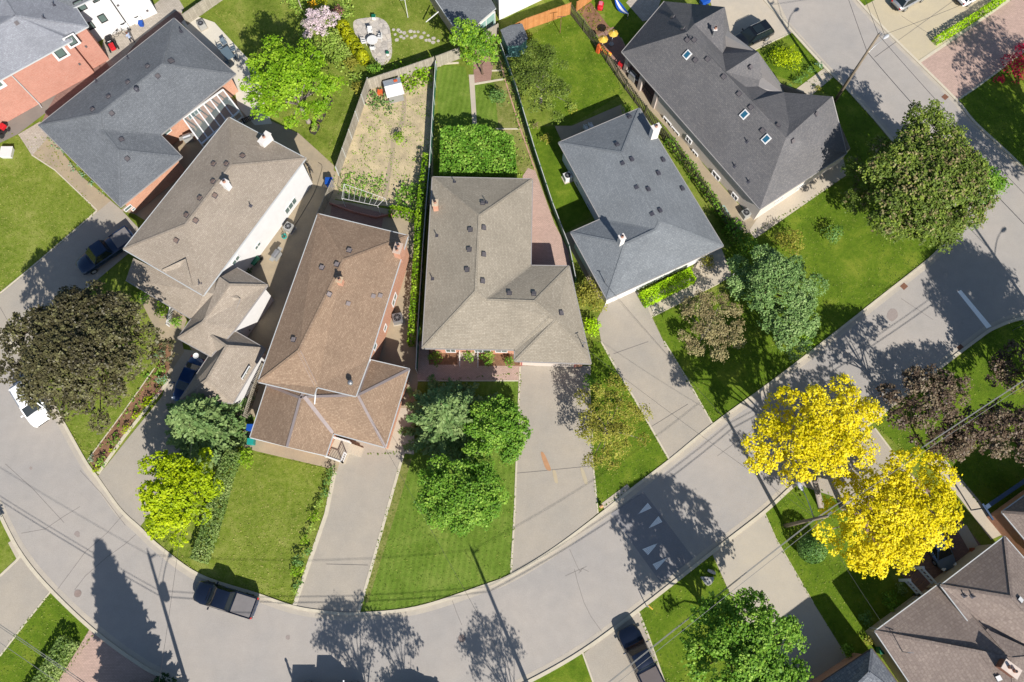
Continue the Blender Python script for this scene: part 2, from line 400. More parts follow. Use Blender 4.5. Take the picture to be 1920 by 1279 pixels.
sheet('lawn', [(1797,189),(1832,165),(1920,98),(2060,20),(2120,420),(2010,415),(1918,310),(1832,230)], L1, gC)
sheet('lawn', [(1768,690),(1830,642),(1866,618),(1920,600),(2050,640),(2050,900),(1960,990),(1880,1000),(1765,855),(1720,870),(1645,800)], L1, gC)
sheet('lawn', [(1434,962),(1492,910),(1560,925),(1640,1040),(1720,1150),(1640,1250),(1590,1230),(1525,1130),(1470,1040)], L1, gC)
sheet('lawn', [(1199,1146),(1333,1040),(1380,1140),(1420,1279),(1440,1400),(1270,1400),(1243,1279),(1225,1225)], L1, gC)
sheet('lawn', [(-120,900),(-40,880),(0,970),(38,1040),(0,1078),(-120,1160)], L1, gD)
sheet('lawn', [(96,1112),(165,1172),(176,1190),(108,1279),(60,1360),(-100,1360),(0,1228)], L1, gC)
sheet('lawn', [(990,1283),(1092,1225),(1112,1279),(1140,1400),(860,1400),(880,1335)], L1, gC)
sheet('lawn', [(820,128),(838,122),(872,125),(878,150),(890,236),(822,236)], L1, gB)
sheet('lawn', [(888,160),(945,152),(972,236),(972,240),(894,240)], L1, gB)
sheet('lawn', [(990,70),(1070,20),(1085,25),(1130,95),(1168,175),(1070,235),(1040,236),(1030,150)], L1, gC)
sheet('lawn', [(980,240),(1040,236),(1068,320),(1112,405),(1055,436),(1040,410),(1000,290)], L1, gC)
sheet('lawn', [(650,0),(770,-10),(830,60),(850,85),(720,128),(735,80),(735,55),(680,30)], L1, gA)
sheet('lawn', [(610,300),(655,170),(680,140),(690,150),(632,310)], L1, gD)
sheet('lawn', [(700,940),(712,935),(745,880),(752,860),(772,860),(752,930),(730,1000),(705,1080),(690,1130),(684,1130),(700,1000)], 0.008, gE)
sheet('lawn', [(120,790),(250,620),(300,640),(300,690),(165,858)], L1, gD)

# --- driveways and walks
L2, L3, L4, L5 = 0.012, 0.018, 0.024, 0.030
sheet('driveway', [(-150,650),(-60,600),(0,552),(50,511),(162,415),(182,396),(205,374),(226,392),(262,430),(240,476),(162,542),(120,600),(60,690),(-60,690)], L2, drive_m)
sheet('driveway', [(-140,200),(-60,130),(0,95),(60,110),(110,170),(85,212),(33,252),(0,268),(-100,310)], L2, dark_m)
sheet('path', [(-60,160),(0,120),(30,125),(60,170),(20,178),(0,188),(-40,200)], L3, conc_m)
sheet('path', [(34,252),(75,228),(96,252),(75,275),(60,292),(46,270)], L4, paver_grey)
sheet('path', [(60,292),(75,272),(92,250),(120,290),(152,330),(208,376),(182,398),(160,375),(103,320)], L3, concd_m)
sheet('driveway', [(182,895),(240,822),(305,742),(312,715),(318,690),(345,655),(398,664),(440,760),(350,840),(300,940),(262,988),(225,955)], L2, drive_m)
sheet('path', [(316,720),(300,665),(292,620),(262,560),(280,545),(330,565),(350,600),(340,630),(345,660),(325,690)], L3, concd_m)
sheet('garden_bed', [(165,862),(300,680),(297,640),(322,640),(318,692),(184,886)], L3, mulch_m)
sheet('driveway', [(632,862),(640,820),(725,835),(757,848),(724,965),(672,1150),(612,1147),(552,1136),(612,963)], L2, drive_m)
sheet('path', [(455,800),(470,808),(640,855),(632,884),(605,875),(480,846),(458,838)], L3, concd_m)
sheet('path', [(722,842),(745,765),(778,765),(776,852),(757,850)], L3, conc_m)
sheet('path', [(690,690),(745,470),(775,395),(790,420),(782,560),(786,700),(776,770),(722,770)], L2, concd_m)
sheet('driveway', [(973,686),(1108,686),(1105,760),(1111,850),(1121,962),(1040,1030),(960,1077),(965,960)], L2, drive_m)
sheet('path', [(782,640),(1012,640),(975,690),(974,714),(783,714)], L3, paver_pink)
sheet('garden_bed', [(832,650),(1010,650),(1000,686),(898,686),(898,660),(858,660),(858,684),(804,684),(804,650)], L4, mulch_m)
sheet('path', [(990,315),(1004,320),(1040,420),(1066,470),(1078,540),(1000,540),(980,330)], L2, paver_pink)
sheet('driveway', [(1135,570),(1192,543),(1212,566),(1222,594),(1245,642),(1290,716),(1336,796),(1254,861),(1185,740),(1150,682),(1127,640),(1120,598)], L2, drive_m)
sheet('path', [(1208,560),(1292,520),(1308,484),(1352,464),(1372,515),(1345,533),(1221,595)], L3, conc_m)
sheet('path', [(1040,236),(1072,236),(1165,196),(1182,215),(1195,260),(1060,300),(1052,262)], L2, concd_m)
sheet('path', [(1055,440),(1100,420),(1148,560),(1120,560)], L2, concd_m)
sheet('path', [(1128,95),(1165,70),(1180,100),(1250,210),(1320,310),(1400,400),(1430,400),(1416,440),(1392,436),(1345,372),(1250,240),(1165,150)], L2, concd_m)
sheet('path', [(1405,432),(1430,395),(1580,292),(1588,328),(1415,448)], L3, conc_m)
sheet('driveway', [(1095,1225),(1197,1145),(1215,1190),(1246,1279),(1280,1400),(1140,1400),(1112,1279)], L2, drive_m)
sheet('driveway', [(1335,1037),(1434,962),(1455,1010),(1525,1130),(1590,1235),(1660,1400),(1440,1400),(1420,1270),(1385,1150)], L2, drive2_m)
sheet('driveway', [(1494,908),(1560,855),(1640,803),(1698,880),(1720,905),(1650,940),(1600,965),(1560,930)], L2, drive_m)
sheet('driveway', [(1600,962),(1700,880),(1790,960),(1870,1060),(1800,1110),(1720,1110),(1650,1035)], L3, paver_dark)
sheet('path', [(1740,868),(1765,853),(1850,955),(1885,1000),(1858,1012),(1800,935)], L4, conc_m)
sheet('path', [(1794,992),(1812,984),(1850,1050),(1834,1062)], L5, conc_m)
sheet('driveway', [(1322,-30),(1425,-70),(1487,60),(1410,96),(1360,80),(1340,30)], L2, conc_m)
sheet('path', [(1478,178),(1545,128),(1562,145),(1520,180)], L3, conc_m)
sheet('driveway', [(1620,12),(1665,-35),(1900,-160),(1960,-60),(1885,0),(1830,42),(1722,113),(1664,58)], L2, drive3_m)
sheet('driveway', [(1724,117),(1832,42),(1890,4),(1960,-40),(2040,40),(1920,96),(1832,160),(1794,188)], L3, paver_pink)
sheet('lawn', [(1590,-20),(1640,-60),(1680,-40),(1640,0),(1622,10)], L3, gC)
sheet('driveway', [(0,1080),(40,1042),(95,1109),(0,1228),(-120,1330),(-120,1170)], L2, drive_m)
sheet('driveway', [(108,1279),(168,1180),(182,1190),(267,1252),(330,1285),(420,1340),(360,1420),(40,1400)], L2, paver_pink)

# backyard surfaces
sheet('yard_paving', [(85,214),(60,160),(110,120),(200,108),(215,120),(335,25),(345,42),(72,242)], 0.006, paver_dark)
sheet('yard_paving', [(225,395),(340,290),(300,250),(430,180),(560,270),(640,330),(600,480),(515,740),(440,800),(350,640),(480,480),(380,430)], 0.007, concd_m)
sheet('patio', [(340,42),(356,26),(385,36),(402,42),(448,92),(482,128),(494,190),(510,232),(478,235),(446,200),(436,150),(380,85)], L3, m_asphalt('patio_bright', A(236,230,216), 0.05, 0.07, (1.02,1,.95), 0.5))
sheet('patio', [(262,30),(285,12),(325,-20),(345,15),(333,40),(300,66),(250,105),(230,120),(205,125),(190,100),(196,62)], L2, paver_grey)
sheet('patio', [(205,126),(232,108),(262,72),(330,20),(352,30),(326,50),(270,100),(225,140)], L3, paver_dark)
sheet('patio', [(250,400),(345,300),(360,250),(440,200),(520,235),(560,270),(470,400),(300,430)], L2, concd_m)
sheet('patio', [(505,225),(560,250),(626,310),(625,360),(600,400),(590,470),(500,640),(480,780),(450,800),(445,700),(500,480),(580,330)], 0.016, concd_m)
blob = spline([(663,41),(682,34),(710,33),(727,45),(733,67),(735,100),(729,115),(716,122),(700,108),(690,84),(668,67)], 6, True)
sheet('patio', blob, L3, flag_m)
sheet('patio', [(612,372),(775,400),(790,430),(770,470),(745,470),(600,430)], L3, concd_m)
sheet('patio', [(622,384),(652,382),(720,400),(715,430),(618,410)], L4, paver_red)
sheet('garden_bed', [(690,148),(745,128),(812,112),(812,380),(790,396),(620,372),(632,310),(672,200)], L2, soil_m)
pp = spline([(757,180),(757,212),(750,240),(738,262),(736,290),(728,330),(722,380)], 5)
structure('path', strip_mb(MB(), pv(pp), 0.5, 0.0, 0.02), concd_m)
sheet('patio', [(928,50),(940,80),(970,160),(1000,290),(1010,330),(975,320),(935,240),(925,150),(912,110)], 0.002, gE)
sheet('path', [(879,140),(889,140),(894,232),(886,236)], L4, conc_m)
sheet('patio', [(888,95),(915,80),(925,118),(920,152),(888,158)], L3, paver_red)
kerb('kerb', [(889,158),(948,148)], 0.22, 0.05); kerb('kerb', [(922,133),(945,132)], 0.18, 0.05); kerb('kerb', [(926,92),(936,110),(950,160),(975,240),(1003,318)], 0.14, 0.06, m_plain('edging_red', A(214,170,150), 0.85))
kerb('kerb', [(824,124),(830,120),(860,118)], 0.2, 0.05); kerb('kerb', [(930,242),(975,242)], 0.15, 0.05)
sheet('patio', [(1135,25),(1100,30),(1085,15),(1130,-20),(1170,-20),(1215,60),(1180,100),(1165,120),(1130,80)], 0.002, gC)
sheet('garden_bed', [(1084,18),(1108,5),(1138,45),(1150,58),(1120,66),(1112,58)], L3, mulch_m)
sheet('patio', [(1120,66),(1150,50),(1172,85),(1180,118),(1160,130)], L3, paver_red)
sheet('patio', [(1174,5),(1195,-20),(1245,-20),(1228,35),(1205,40)], L4, paver_grey)
# stepping stones
steps = [(738,56),(741,65),(744,75),(751,60),(752,69),(758,62),(770,59),(763,68),(777,60),(778,68),(784,60),(790,70),(795,62),(803,67),(799,76),(805,76),(813,72),(812,80),(822,77),(772,71),(757,72),(747,57)]
for i, (x, y) in enumerate(steps):
    c = G(x, y); m = MB(); n = 9; r0 = 0.16 + 0.07 * random.random(); pts = []
    for k in range(n):
        a = 2 * pi * k / n; r = r0 * (0.85 + 0.3 * random.random()); pts.append((c.x + cos(a) * r * 1.1, c.y + sin(a) * r))
    m.prism(pts, 0.0, 0.04)
    structure('stepping_stone', m, stone_m)
# driveway edging strips
for pts, w in (([(628,884),(612,963),(552,1136)], 0.36), ([(757,848),(724,965),(672,1150)], 0.26), ([(975,688),(965,960),(958,1078)], 0.16),
               ([(1110,850),(1121,962)], 0.14), ([(1112,840),(1104,700)], 0.07), ([(1127,640),(1150,682),(1185,740),(1255,862)], 0.16), ([(1245,640),(1290,714),(1337,797)], 0.13),
               ([(0,550),(50,509),(162,413),(182,395)], 0.14), ([(182,394),(160,373),(103,319),(60,291)], 0.12), ([(184,888),(232,820),(300,735),(318,712)], 0.30), ([(165,862),(232,772),(290,690)], 0.10),
               ([(1640,803),(1698,880),(1790,985)], 0.16), ([(1724,116),(1780,78),(1832,42),(1892,0)], 0.34), ([(1794,189),(1832,163),(1920,97)], 0.2),
               ([(1362,80),(1408,97),(1487,60)], 0.14), ([(1221,595),(1345,533),(1372,515)], 0.1), ([(783,714),(974,714)], 0.12),
               ([(1197,1146),(1215,1190),(1246,1279)], 0.14), ([(1092,1223),(1112,1279)], 0.14), ([(95,1109),(50,1165),(0,1230)], 0.14), ([(40,1040),(30,1052),(0,1080)], 0.2),
               ([(780,360),(792,405)], 0.1), ([(1434,962),(1455,1010),(1525,1130)], 0.06)):
    kerb('kerb', pts, w, 0.042)
sheet('path', [(15,1018),(24,1012),(42,1045),(32,1050)], 0.03, conc_m)
sheet('path', [(1128,944),(1176,908),(1184,918),(1134,956)], 0.03, conc_m)
# joints in driveways, tar seams on the road
def seam(pts, w=0.035, mt=None, z=0.036): return structure('tar_seam' , strip_mb(MB(), pv(pts), w, 0.0, z), mt or tar_m)
for pts in ([(965,888),(1020,883),(1110,874)], [(1222,800),(1290,758)], [(612,1058),(690,1060)], [(1150,664),(1215,641)], [(0,576),(22,615)], [(1640,108),(1790,0)], [(1690,30),(1790,95)]):
    seam(pts, 0.03)
for pts in ([(1068,1030),(1085,1068),(1090,1072)], [(1077,1067),(1083,1092),(1095,1130),(1108,1156),(1128,1184)], [(848,1126),(856,1148),(866,1172)], [(255,1002),(235,1020),(200,1045),(160,1080),(140,1106)],
            [(40,1000),(85,992),(120,968),(150,950)], [(150,882),(190,925),(235,985)], [(1060,1080),(1082,1070),(1092,1066),(1104,1072)], [(1100,1062),(1092,1066),(1085,1075)],
            [(240,955),(200,1000),(160,1035),(108,1105)], [(10,870),(60,915),(120,980)], [(1345,855),(1420,800)], [(1690,560),(1750,600)]):
    seam(pts, 0.045, z=0.006)
# catch basins and stains
rust_m = m_plain('rust', A(140,100,80), 0.9, 0.2)
for (x, y, r) in ((1695,537,0.42), (1772,182,0.42), (1801,652,0.40)):
    m = MB(); c = G(x, y); m.box((c.x, c.y, 0.004), (r * 1.5, r * 1.3, 0.012), 0.7)
    for k in range(5): m.box((c.x + (k - 2) * 0.1 * cos(.7), c.y + (k - 2) * 0.1 * sin(.7), 0.014), (0.04, r * 1.0, 0.01), 0.7)
    tag(m.build('drain_grate', rust_m), {1695: 'rusty catch basin grate beside the lawn kerb on the wide street', 1772: 'rusty catch basin grate near the pink paver driveway at the upper right street', 1801: 'drain grate in tree shade beside the kerb below the white stop line'}[x], 'drain')
sheet('oil_stain', spline([(1014,850),(1019,849),(1026,862),(1033,880),(1029,883),(1022,876)], 5, True), 0.03, m_plain('rust_stain', A(206,158,118), 0.9, 0.12))
sheet('oil_stain', spline([(1036,882),(1042,884),(1046,905),(1040,903)], 4, True), 0.03, m_plain('rust_stain_faint', A(206,190,160), 0.9, 0.06))
sheet('oil_stain', spline([(1088,878),(1094,880),(1102,905),(1096,906)], 4, True), 0.03, m_plain('rust_stain_pale', A(205,192,164), 0.9, 0.06))
for i, (x, y, r) in enumerate(((145,1002,0.25), (145,1113,0.3), (866,1196,0.28), (540,1195,0.2), (1672,590,0.5), (300,850,.1), (58,878,0.15))):
    sheet('oil_stain', spline([(x + r * 20 * (0.8 + .5 * random.random()) * cos(a), y + r * 20 * (0.8 + .5 * random.random()) * sin(a)) for a in [k * pi / 4 for k in range(8)]], 3, True), 0.0045, m_plain('oil_stain', A(172,160,154), 0.9, 0.15, 8))
# speed hump with painted triangles
hp = [(1145,963),(1207,923),(1300,1046),(1240,1094)]
P = [G(*p) for p in hp]; m = MB(); n = 10
for i in range(n):
    for (q0, q1) in ((i / n, (i + 1) / n),):
        z0 = 0.004 + 0.07 * sin(pi * q0); z1 = 0.004 + 0.07 * sin(pi * q1)
        a0 = P[0].lerp(P[1], q0); a1 = P[0].lerp(P[1], q1); b0 = P[3].lerp(P[2], q0); b1 = P[3].lerp(P[2], q1)
        m.poly([(a0.x, a0.y, z0), (b0.x, b0.y, z0), (b1.x, b1.y, z1), (a1.x, a1.y, z1)])
        m.poly([(a1.x, a1.y, z1), (a1.x, a1.y, 0), (a0.x, a0.y, 0), (a0.x, a0.y, z0)]); m.poly([(b0.x, b0.y, z0), (b0.x, b0.y, 0), (b1.x, b1.y, 0), (b1.x, b1.y, z1)])
structure('speed_hump', m, hump_m)
for (b0, b1, tp) in (((1215,944),(1221,952),(1195,965)), ((1235,969),(1241,978),(1214,992)), ((1205,1031),(1214,1040),(1234,1018)), ((1224,1059),(1230,1068),(1252,1045))):
    a, b, c = G(*b0), G(*b1), G(*tp); m = MB()
    for k in range(5):
        q0 = -.12 + 1.24 * (k / 5 + 0.01); q1 = -.12 + 1.24 * ((k + 1) / 5 - 0.03); e = 1.0 - 0.12 * abs(k - 2)
        p = a.lerp(b, q0); q = a.lerp(b, q1); r = p.lerp(c, e); s_ = q.lerp(c, e)
        m.flat([(v.x, v.y, 0.085) for v in (p, q, s_, r)])
    structure('road_marking', m, paint_m)
m = MB(); m.flat([(v.x, v.y, 0.008) for v in pv([(1795,547),(1802,544),(1859,612),(1850,616)])]); structure('road_marking', m, paint_m)

for (x, y) in ((146,1113),(866,1197)):
    m = MB(); c = G(x, y); m.disc((c.x, c.y, 0.003), .33, .006, 24); m.disc((c.x, c.y, 0.012), .30, .004, 24, 1)
    tag(m.build('manhole_cover', [tar_m, m_plain('iron_cover', A(164,146,138), .7, .15)]), {146: 'round manhole cover by the jagged fir shadow at left', 866: 'round manhole cover left of the middle pole shadow'}[x], 'manhole cover')
# ================================================================== HOUSES
white_m = m_plain('white_trim', A(250,250,250), 0.55, 0.03, spec=0.35)
gut_m = m_plain('gutter_white', A(212,216,218), 0.45, 0.04, spec=0.4)
gutg_m = m_plain('gutter_grey', A(176,172,170), 0.5, 0.06)
gutb_m = m_plain('gutter_brown', A(110,92,80), 0.5, 0.08)
stucco_m = m_plain('stucco_white', A(242,242,242), 0.85, 0.05, 1.2, bump=0.2)
stuccog_m = m_plain('stucco_greige', A(214,200,192), 0.85, 0.06, 1.2, bump=0.2)
brick_red = m_brick('brick_red', A(208,142,124), A(194,124,106), A(214,180,164), 0.24, 0.085, 0.012, 0.10)
brick_or = m_brick('brick_orange', A(222,160,132), A(208,142,114), A(224,190,166), 0.24, 0.085, 0.012, 0.12)
brick_br = m_brick('brick_brown', A(150,96,78), A(132,84,68), A(160,132,118), 0.24, 0.085, 0.012, 0.12)
brick_tan = m_brick('brick_tan', A(224,204,176), A(210,188,160), A(226,212,190), 0.24, 0.085, 0.012, 0.1)
glass_m = m_glass('window_glass', (0.09, 0.13, 0.12, 1), 0.10)
glassd_m = m_glass('window_glass_dark', (0.02, 0.03, 0.045, 1), 0.05)
vent_m = m_plain('vent_metal', A(128,122,124), 0.5, 0.08, metal=0.3); ventd_m = m_plain('vent_dark', A(84,84,94), 0.5, 0.1)
vent_br = m_plain('vent_brown', A(140,120,110), 0.6, 0.1)
metal_m = m_plain('metal_grey', A(176,178,182), 0.35, 0.08, metal=0.6); black_m = m_plain('black_iron', (0.02, 0.02, 0.022, 1), 0.5, 0.1)
flash_m = m_plain('flashing', A(172,160,158), 0.5, 0.1, metal=0.2)
chim_w = m_plain('chimney_white', A(248,244,240), 0.8, 0.05, 3)
flue_m = m_plain('flue_clay', A(186,140,120), 0.8, 0.1)
sh_taupe = m_shingle('shingle_taupe', A(178,166,150), A(190,179,164), A(166,152,139))
sh_center = m_shingle('shingle_greige', A(180,171,154), A(192,183,166), A(166,155,138), 0.66)
sh_brown = m_shingle('shingle_brown', A(170,146,124), A(186,162,138), A(154,128,108))
sh_slate = m_shingle('shingle_slate', A(142,148,153), A(154,160,164), A(130,135,141))
sh_char = m_shingle('shingle_charcoal', A(128,133,139), A(142,147,152), A(113,117,123))
sh_dark = m_shingle('shingle_weathered', A(126,125,127), A(142,139,138), A(110,110,114), noise=0.9)
sh_pale = m_shingle('shingle_pale_grey', A(158,162,170), A(172,176,184), A(144,146,156))
sh_rose = m_shingle('shingle_rose_grey', A(160,146,138), A(172,158,148), A(146,131,124), 0.60, w=0.36, h=0.30)
sh_speck = m_shingle('shingle_speckled', A(140,146,154), A(164,170,176), A(104,108,118), 0.5, 0.9, w=0.36, h=0.30)

def vpt(v):
    if isinstance(v, Vector): return v.copy()
    if v[0] == 'g': p = G(v[1], v[2]); p.z = v[3]; return p
    return G(*v)
def inset(P, d):
    P = [Vector((p.x, p.y)) for p in P]; n = len(P)
    ar = sum(P[i].x * P[(i + 1) % n].y - P[(i + 1) % n].x * P[i].y for i in range(n))
    if ar < 0: P = P[::-1]
    out = []
    for i in range(n):
        a, b, c = P[i - 1], P[i], P[(i + 1) % n]
        d1 = (b - a).normalized(); d2 = (c - b).normalized()
        n1 = Vector((-d1.y, d1.x)); n2 = Vector((-d2.y, d2.x)); k = 1 + n1.dot(n2)
        out.append(b + (n1 + n2) * (d / max(k, 0.35)))
    return out
class House:
    def __init__(s, name, label, cat, at, group=None):
        c = G(*at); s.o = thing(name, label, cat, (c.x, c.y, 0), group=group); s.tris = []; s.walls = []; s.rz = 0
    def roof(s, V, faces, eaves, mt, gutter=None, overhang=0.42, wallm=None, walls=True, wz=0.0, fascia=None, caps=True, name='roof', capm=None, nogut=()):
        W = {k: vpt(v) for k, v in V.items()}; m = MB(); gutter = gutter or gut_m; edges = {}
        for f in faces:
            P = [W[k] for k in f]; nrm = Vector((0, 0, 0))
            for i in range(len(P)): nrm += P[i].cross(P[(i + 1) % len(P)])
            if nrm.z < 0: P = P[::-1]
            m.poly(P)
            for i in range(1, len(P) - 1): s.tris.append((P[0], P[i], P[i + 1]))
            for i in range(len(f)):
                e = tuple(sorted((f[i], f[(i + 1) % len(f)]))); edges[e] = edges.get(e, 0) + 1
        E = [W[k] for k in eaves]
        r = m.build(name, mt, s.o)
        fm = MB(); n = len(E)                                   # fascia and soffit
        for i in range(n):
            a, b = E[i], E[(i + 1) % n]; dz = Vector((0, 0, 0.2))
            fm.poly([a, b, b - dz, a - dz]); 
        fm.flat([(p.x, p.y, p.z - 0.2) for p in E]); fm.build('soffit', fascia or gutter, r)
        g = MB(); ar = sum(E[i].x * E[(i + 1) % n].y - E[(i + 1) % n].x * E[i].y for i in range(n)); sg = 1 if ar > 0 else -1
        for i in range(n):
            if i in nogut: continue
            a, b = E[i], E[(i + 1) % n]; d = (b - a).normalized(); o = Vector((d.y, -d.x, 0)) * sg * 0.04
            g.beam(a + o - d * -0.0 + Vector((0, 0, -0.05)), b + o + Vector((0, 0, -0.05)), 0.08, 0.11)
        g.build('gutter', gutter, r)
        if caps:
            c = MB(); k = 0
            for e, q in edges.items():
                if q == 2:
                    a, b = W[e[0]], W[e[1]]; c.beam(a + Vector((0, 0, 0.006)), b + Vector((0, 0, 0.006)), 0.24, 0.03); k += 1
            if k: c.build('ridge_cap', capm or mt, r)
        if walls and wallm:
            P = inset(E, overhang); zt = min(p.z for p in E) - 0.19; w = MB(); w.prism([(p.x, p.y) for p in P], wz - 0.02, zt, cap=False)
            s.w = w.build('wall', wallm, s.o)
            for i in range(len(P)): s.walls.append((P[i], P[(i + 1) % len(P)], zt))
        return W
    def hit(s, px, py):
        from mathutils.geometry import intersect_ray_tri
        o = Vector((0, 0, H)); d = (G(px, py) - o).normalized(); best = None
        for t in s.tris:
            q = intersect_ray_tri(t[0], t[1], t[2], d, o, True)
            if q is not None and (best is None or q.z > best[0].z):
                n = (t[1] - t[0]).cross(t[2] - t[0]).normalized(); best = (q, n if n.z > 0 else -n)
        return best
    def hitwall(s, px, py):
        o = Vector((0, 0, H)); d = (G(px, py) - o); best = None
        for a, b, zt in s.walls:
            t = (b - a); L = t.length; t = t / L; n = Vector((t.y, -t.x))   # outward for ccw
            dn = d.x * n.x + d.y * n.y
            if dn >= 0: continue
            k = ((a.x - o.x) * n.x + (a.y - o.y) * n.y) / dn; q = o + d * k
            u = (Vector((q.x, q.y)) - a).dot(t)
            if -0.6 < u < L + 0.6 and -0.7 < q.z < zt + 1.2 and (best is None or k < best[0]): best = (k, q, t, n)
        return best
    def vents(s, pts, kind='square', mt=None, size=0.32):
        for (px, py) in pts:
            h = s.hit(px, py)
            if not h: print('vent miss', px, py); continue
            q, n = h; m = MB(); X = Vector((0, 0, 1)).cross(n)
            X = X.normalized() if X.length > 1e-3 else Vector((1, 0, 0)); Y = n.cross(X)
            def P(x, y, z): return q + X * x + Y * y + n * z
            if kind == 'square':
                k = size / 2
                m.mesh([P(-k * 1.5, -k * 1.5, 0.012), P(k * 1.5, -k * 1.5, 0.012), P(k * 1.5, k * 1.5, 0.012), P(-k * 1.5, k * 1.5, 0.012)], [(0, 1, 2, 3)], 1)
                vs = [P(x * k, y * k, z) for z in (0, 0.10) for x, y in ((-1, -1), (1, -1), (1, 1), (-1, 1))]
                fs = [(4, 5, 6, 7), (0, 1, 5, 4), (1, 2, 6, 5), (2, 3, 7, 6), (3, 0, 4, 7)]; m.mesh(vs, fs, 1)
                vs = [P(x * k * 1.2, y * k * 1.2, z) for z in (0.10, 0.16) for x, y in ((-1, -1), (1, -1), (1, 1), (-1, 1))]; m.mesh(vs, [(0, 3, 2, 1)] + fs, 0)
                m.build('roof_vent', [mt or vent_m, ventd_m], s.o)
            elif kind == 'pipe':
                m.tube([q, q + Vector((0, 0, 0.45))], 0.05, 8); m.mesh([P(-.16, -.16, .01), P(.16, -.16, .01), P(.16, .16, .01), P(-.16, .16, .01)], [(0, 1, 2, 3)])
                m.build('vent_pipe', mt or ventd_m, s.o)
            elif kind == 'turbine':
                m.lathe(q, [(0.2, 0), (0.14, 0.12), (0.14, 0.2), (0.24, 0.26), (0.26, 0.38), (0.18, 0.5), (0.03, 0.55)], 16); m.build('turbine_vent', mt or ventd_m, s.o, smooth=True)
            elif kind == 'skylight':
                k = size
                def Q(x, y, z): 
                    return P(x * cos(.0) - y * sin(.0), x * sin(.0) + y * cos(.0), z)
                fs = [(4, 5, 6, 7), (0, 1, 5, 4), (1, 2, 6, 5), (2, 3, 7, 6), (3, 0, 4, 7)]
                m.mesh([Q(x * k * .8, y * k, z) for z in (0, 0.14) for x, y in ((-1, -1), (1, -1), (1, 1), (-1, 1))], fs)
                f = m.build('skylight', white_m, s.o); g = MB(); g.mesh([Q(x * k * .55, y * k * .75, 0.15) for x, y in ((-1, -1), (1, -1), (1, 1), (-1, 1))], [(0, 1, 2, 3)]); g.build('pane', m_glass('skylight_glass', (0.02, 0.10, 0.17, 1), 0.05), f)
    def chimney(s, px, py, w, d, h, mt, rz=0.0, capm=None, flues=1, fromground=False, capover=0.06, base=None):
        q = s.hit(px, py)[0] if base is None else G(px, py, base); m = MB(); z0 = -q.z if fromground else -0.6
        m.box(q + Vector((0, 0, z0)), (w, d, h - z0), rz); c = m.build('chimney', mt, s.o)
        k = MB(); k.box(q + Vector((0, 0, h)), (w + 2 * capover, d + 2 * capover, 0.10), rz); k.build('chimney_cap', capm or chim_w, c)
        f = MB()
        for i in range(flues):
            e = Vector(((i - (flues - 1) / 2) * 0.45 * cos(rz), (i - (flues - 1) / 2) * 0.45 * sin(rz), 0)) if w >= d else Vector((-(i - (flues - 1) / 2) * 0.45 * sin(rz), (i - (flues - 1) / 2) * 0.45 * cos(rz), 0))
            f.tube([q + e + Vector((0, 0, h + 0.1)), q + e + Vector((0, 0, h + 0.38))], [0.15, 0.13], 12); f.disc(q + e + Vector((0, 0, h + 0.30)), 0.11, 0.085, 10, 1)
        f.build('flue', [flue_m, black_m], c); return c
    def win(s, px, py, w, h, kind='window', panes=1, frame=None, glass=None, surround=0.0, deep=0.06, surm=None):
        b = s.hitwall(px, py)
        if not b: print('win miss', px, py); return None
        k, q, t, n = b; T = Vector((t.x, t.y, 0)); N = Vector((n.x, n.y, 0)); U = Vector((0, 0, 1)); m = MB()
        def bar(x0, x1, z0, z1, d0, d1, mm=0, M=m):
            vs = [q + T * x + U * z + N * dd for dd in (d0, d1) for x, z in ((x0, z0), (x1, z0), (x1, z1), (x0, z1))]
            M.mesh(vs, [(4, 5, 6, 7), (0, 1, 5, 4), (1, 2, 6, 5), (2, 3, 7, 6), (3, 0, 4, 7)], mm)
        a, c = w / 2, h / 2; f = 0.07
        bar(-a, a, -c, -c + f, -0.02, deep); bar(-a, a, c - f, c, -0.02, deep); bar(-a, -a + f, -c + f, c - f, -0.02, deep); bar(a - f, a, -c + f, c - f, -0.02, deep)
        for i in range(1, panes):
            x = -a + w * i / panes; bar(x - f / 2, x + f / 2, -c + f, c - f, -0.02, deep)
        if surround:
            g = surround; sm = 1
            bar(-a - g, a + g, c, c + g * 0.6, -0.02, deep * .7, 1); bar(-a - g, a + g, -c - g, -c, -0.02, deep * 1.3, 1); bar(-a - g, -a, -c, c, -0.02, deep * .7, 1); bar(a, a + g, -c, c, -0.02, deep * .7, 1)
        o = m.build(kind, [frame or white_m, surm or stucco_m], s.o)
        gl = MB(); bar(-a + f, a - f, -c + f, c - f, -0.01, 0.012, 0, gl); gl.build('pane' if kind != 'garage_door' else 'door_panel', glass or glass_m, o); return o
    def downspout(s, px, py, z0, z1, mt=None):
        b = s.hitwall(px, py)
        if not b: return
        q = b[1]; N = Vector((b[3].x, b[3].y, 0)); m = MB(); m.beam(Vector((q.x, q.y, z0)) + N * 0.06, Vector((q.x, q.y, z1)) + N * 0.06, 0.09, 0.09, up=(1, 0, 0))
        m.beam(Vector((q.x, q.y, z0)) + N * 0.06, Vector((q.x, q.y, z0 - 0.05)) + N * 0.7, 0.09, 0.09); m.build('downspout', mt or gut_m, s.o)

def ang(a, b):
    p, q = G(*a), G(*b); return atan2(q.y - p.y, q.x - p.x)

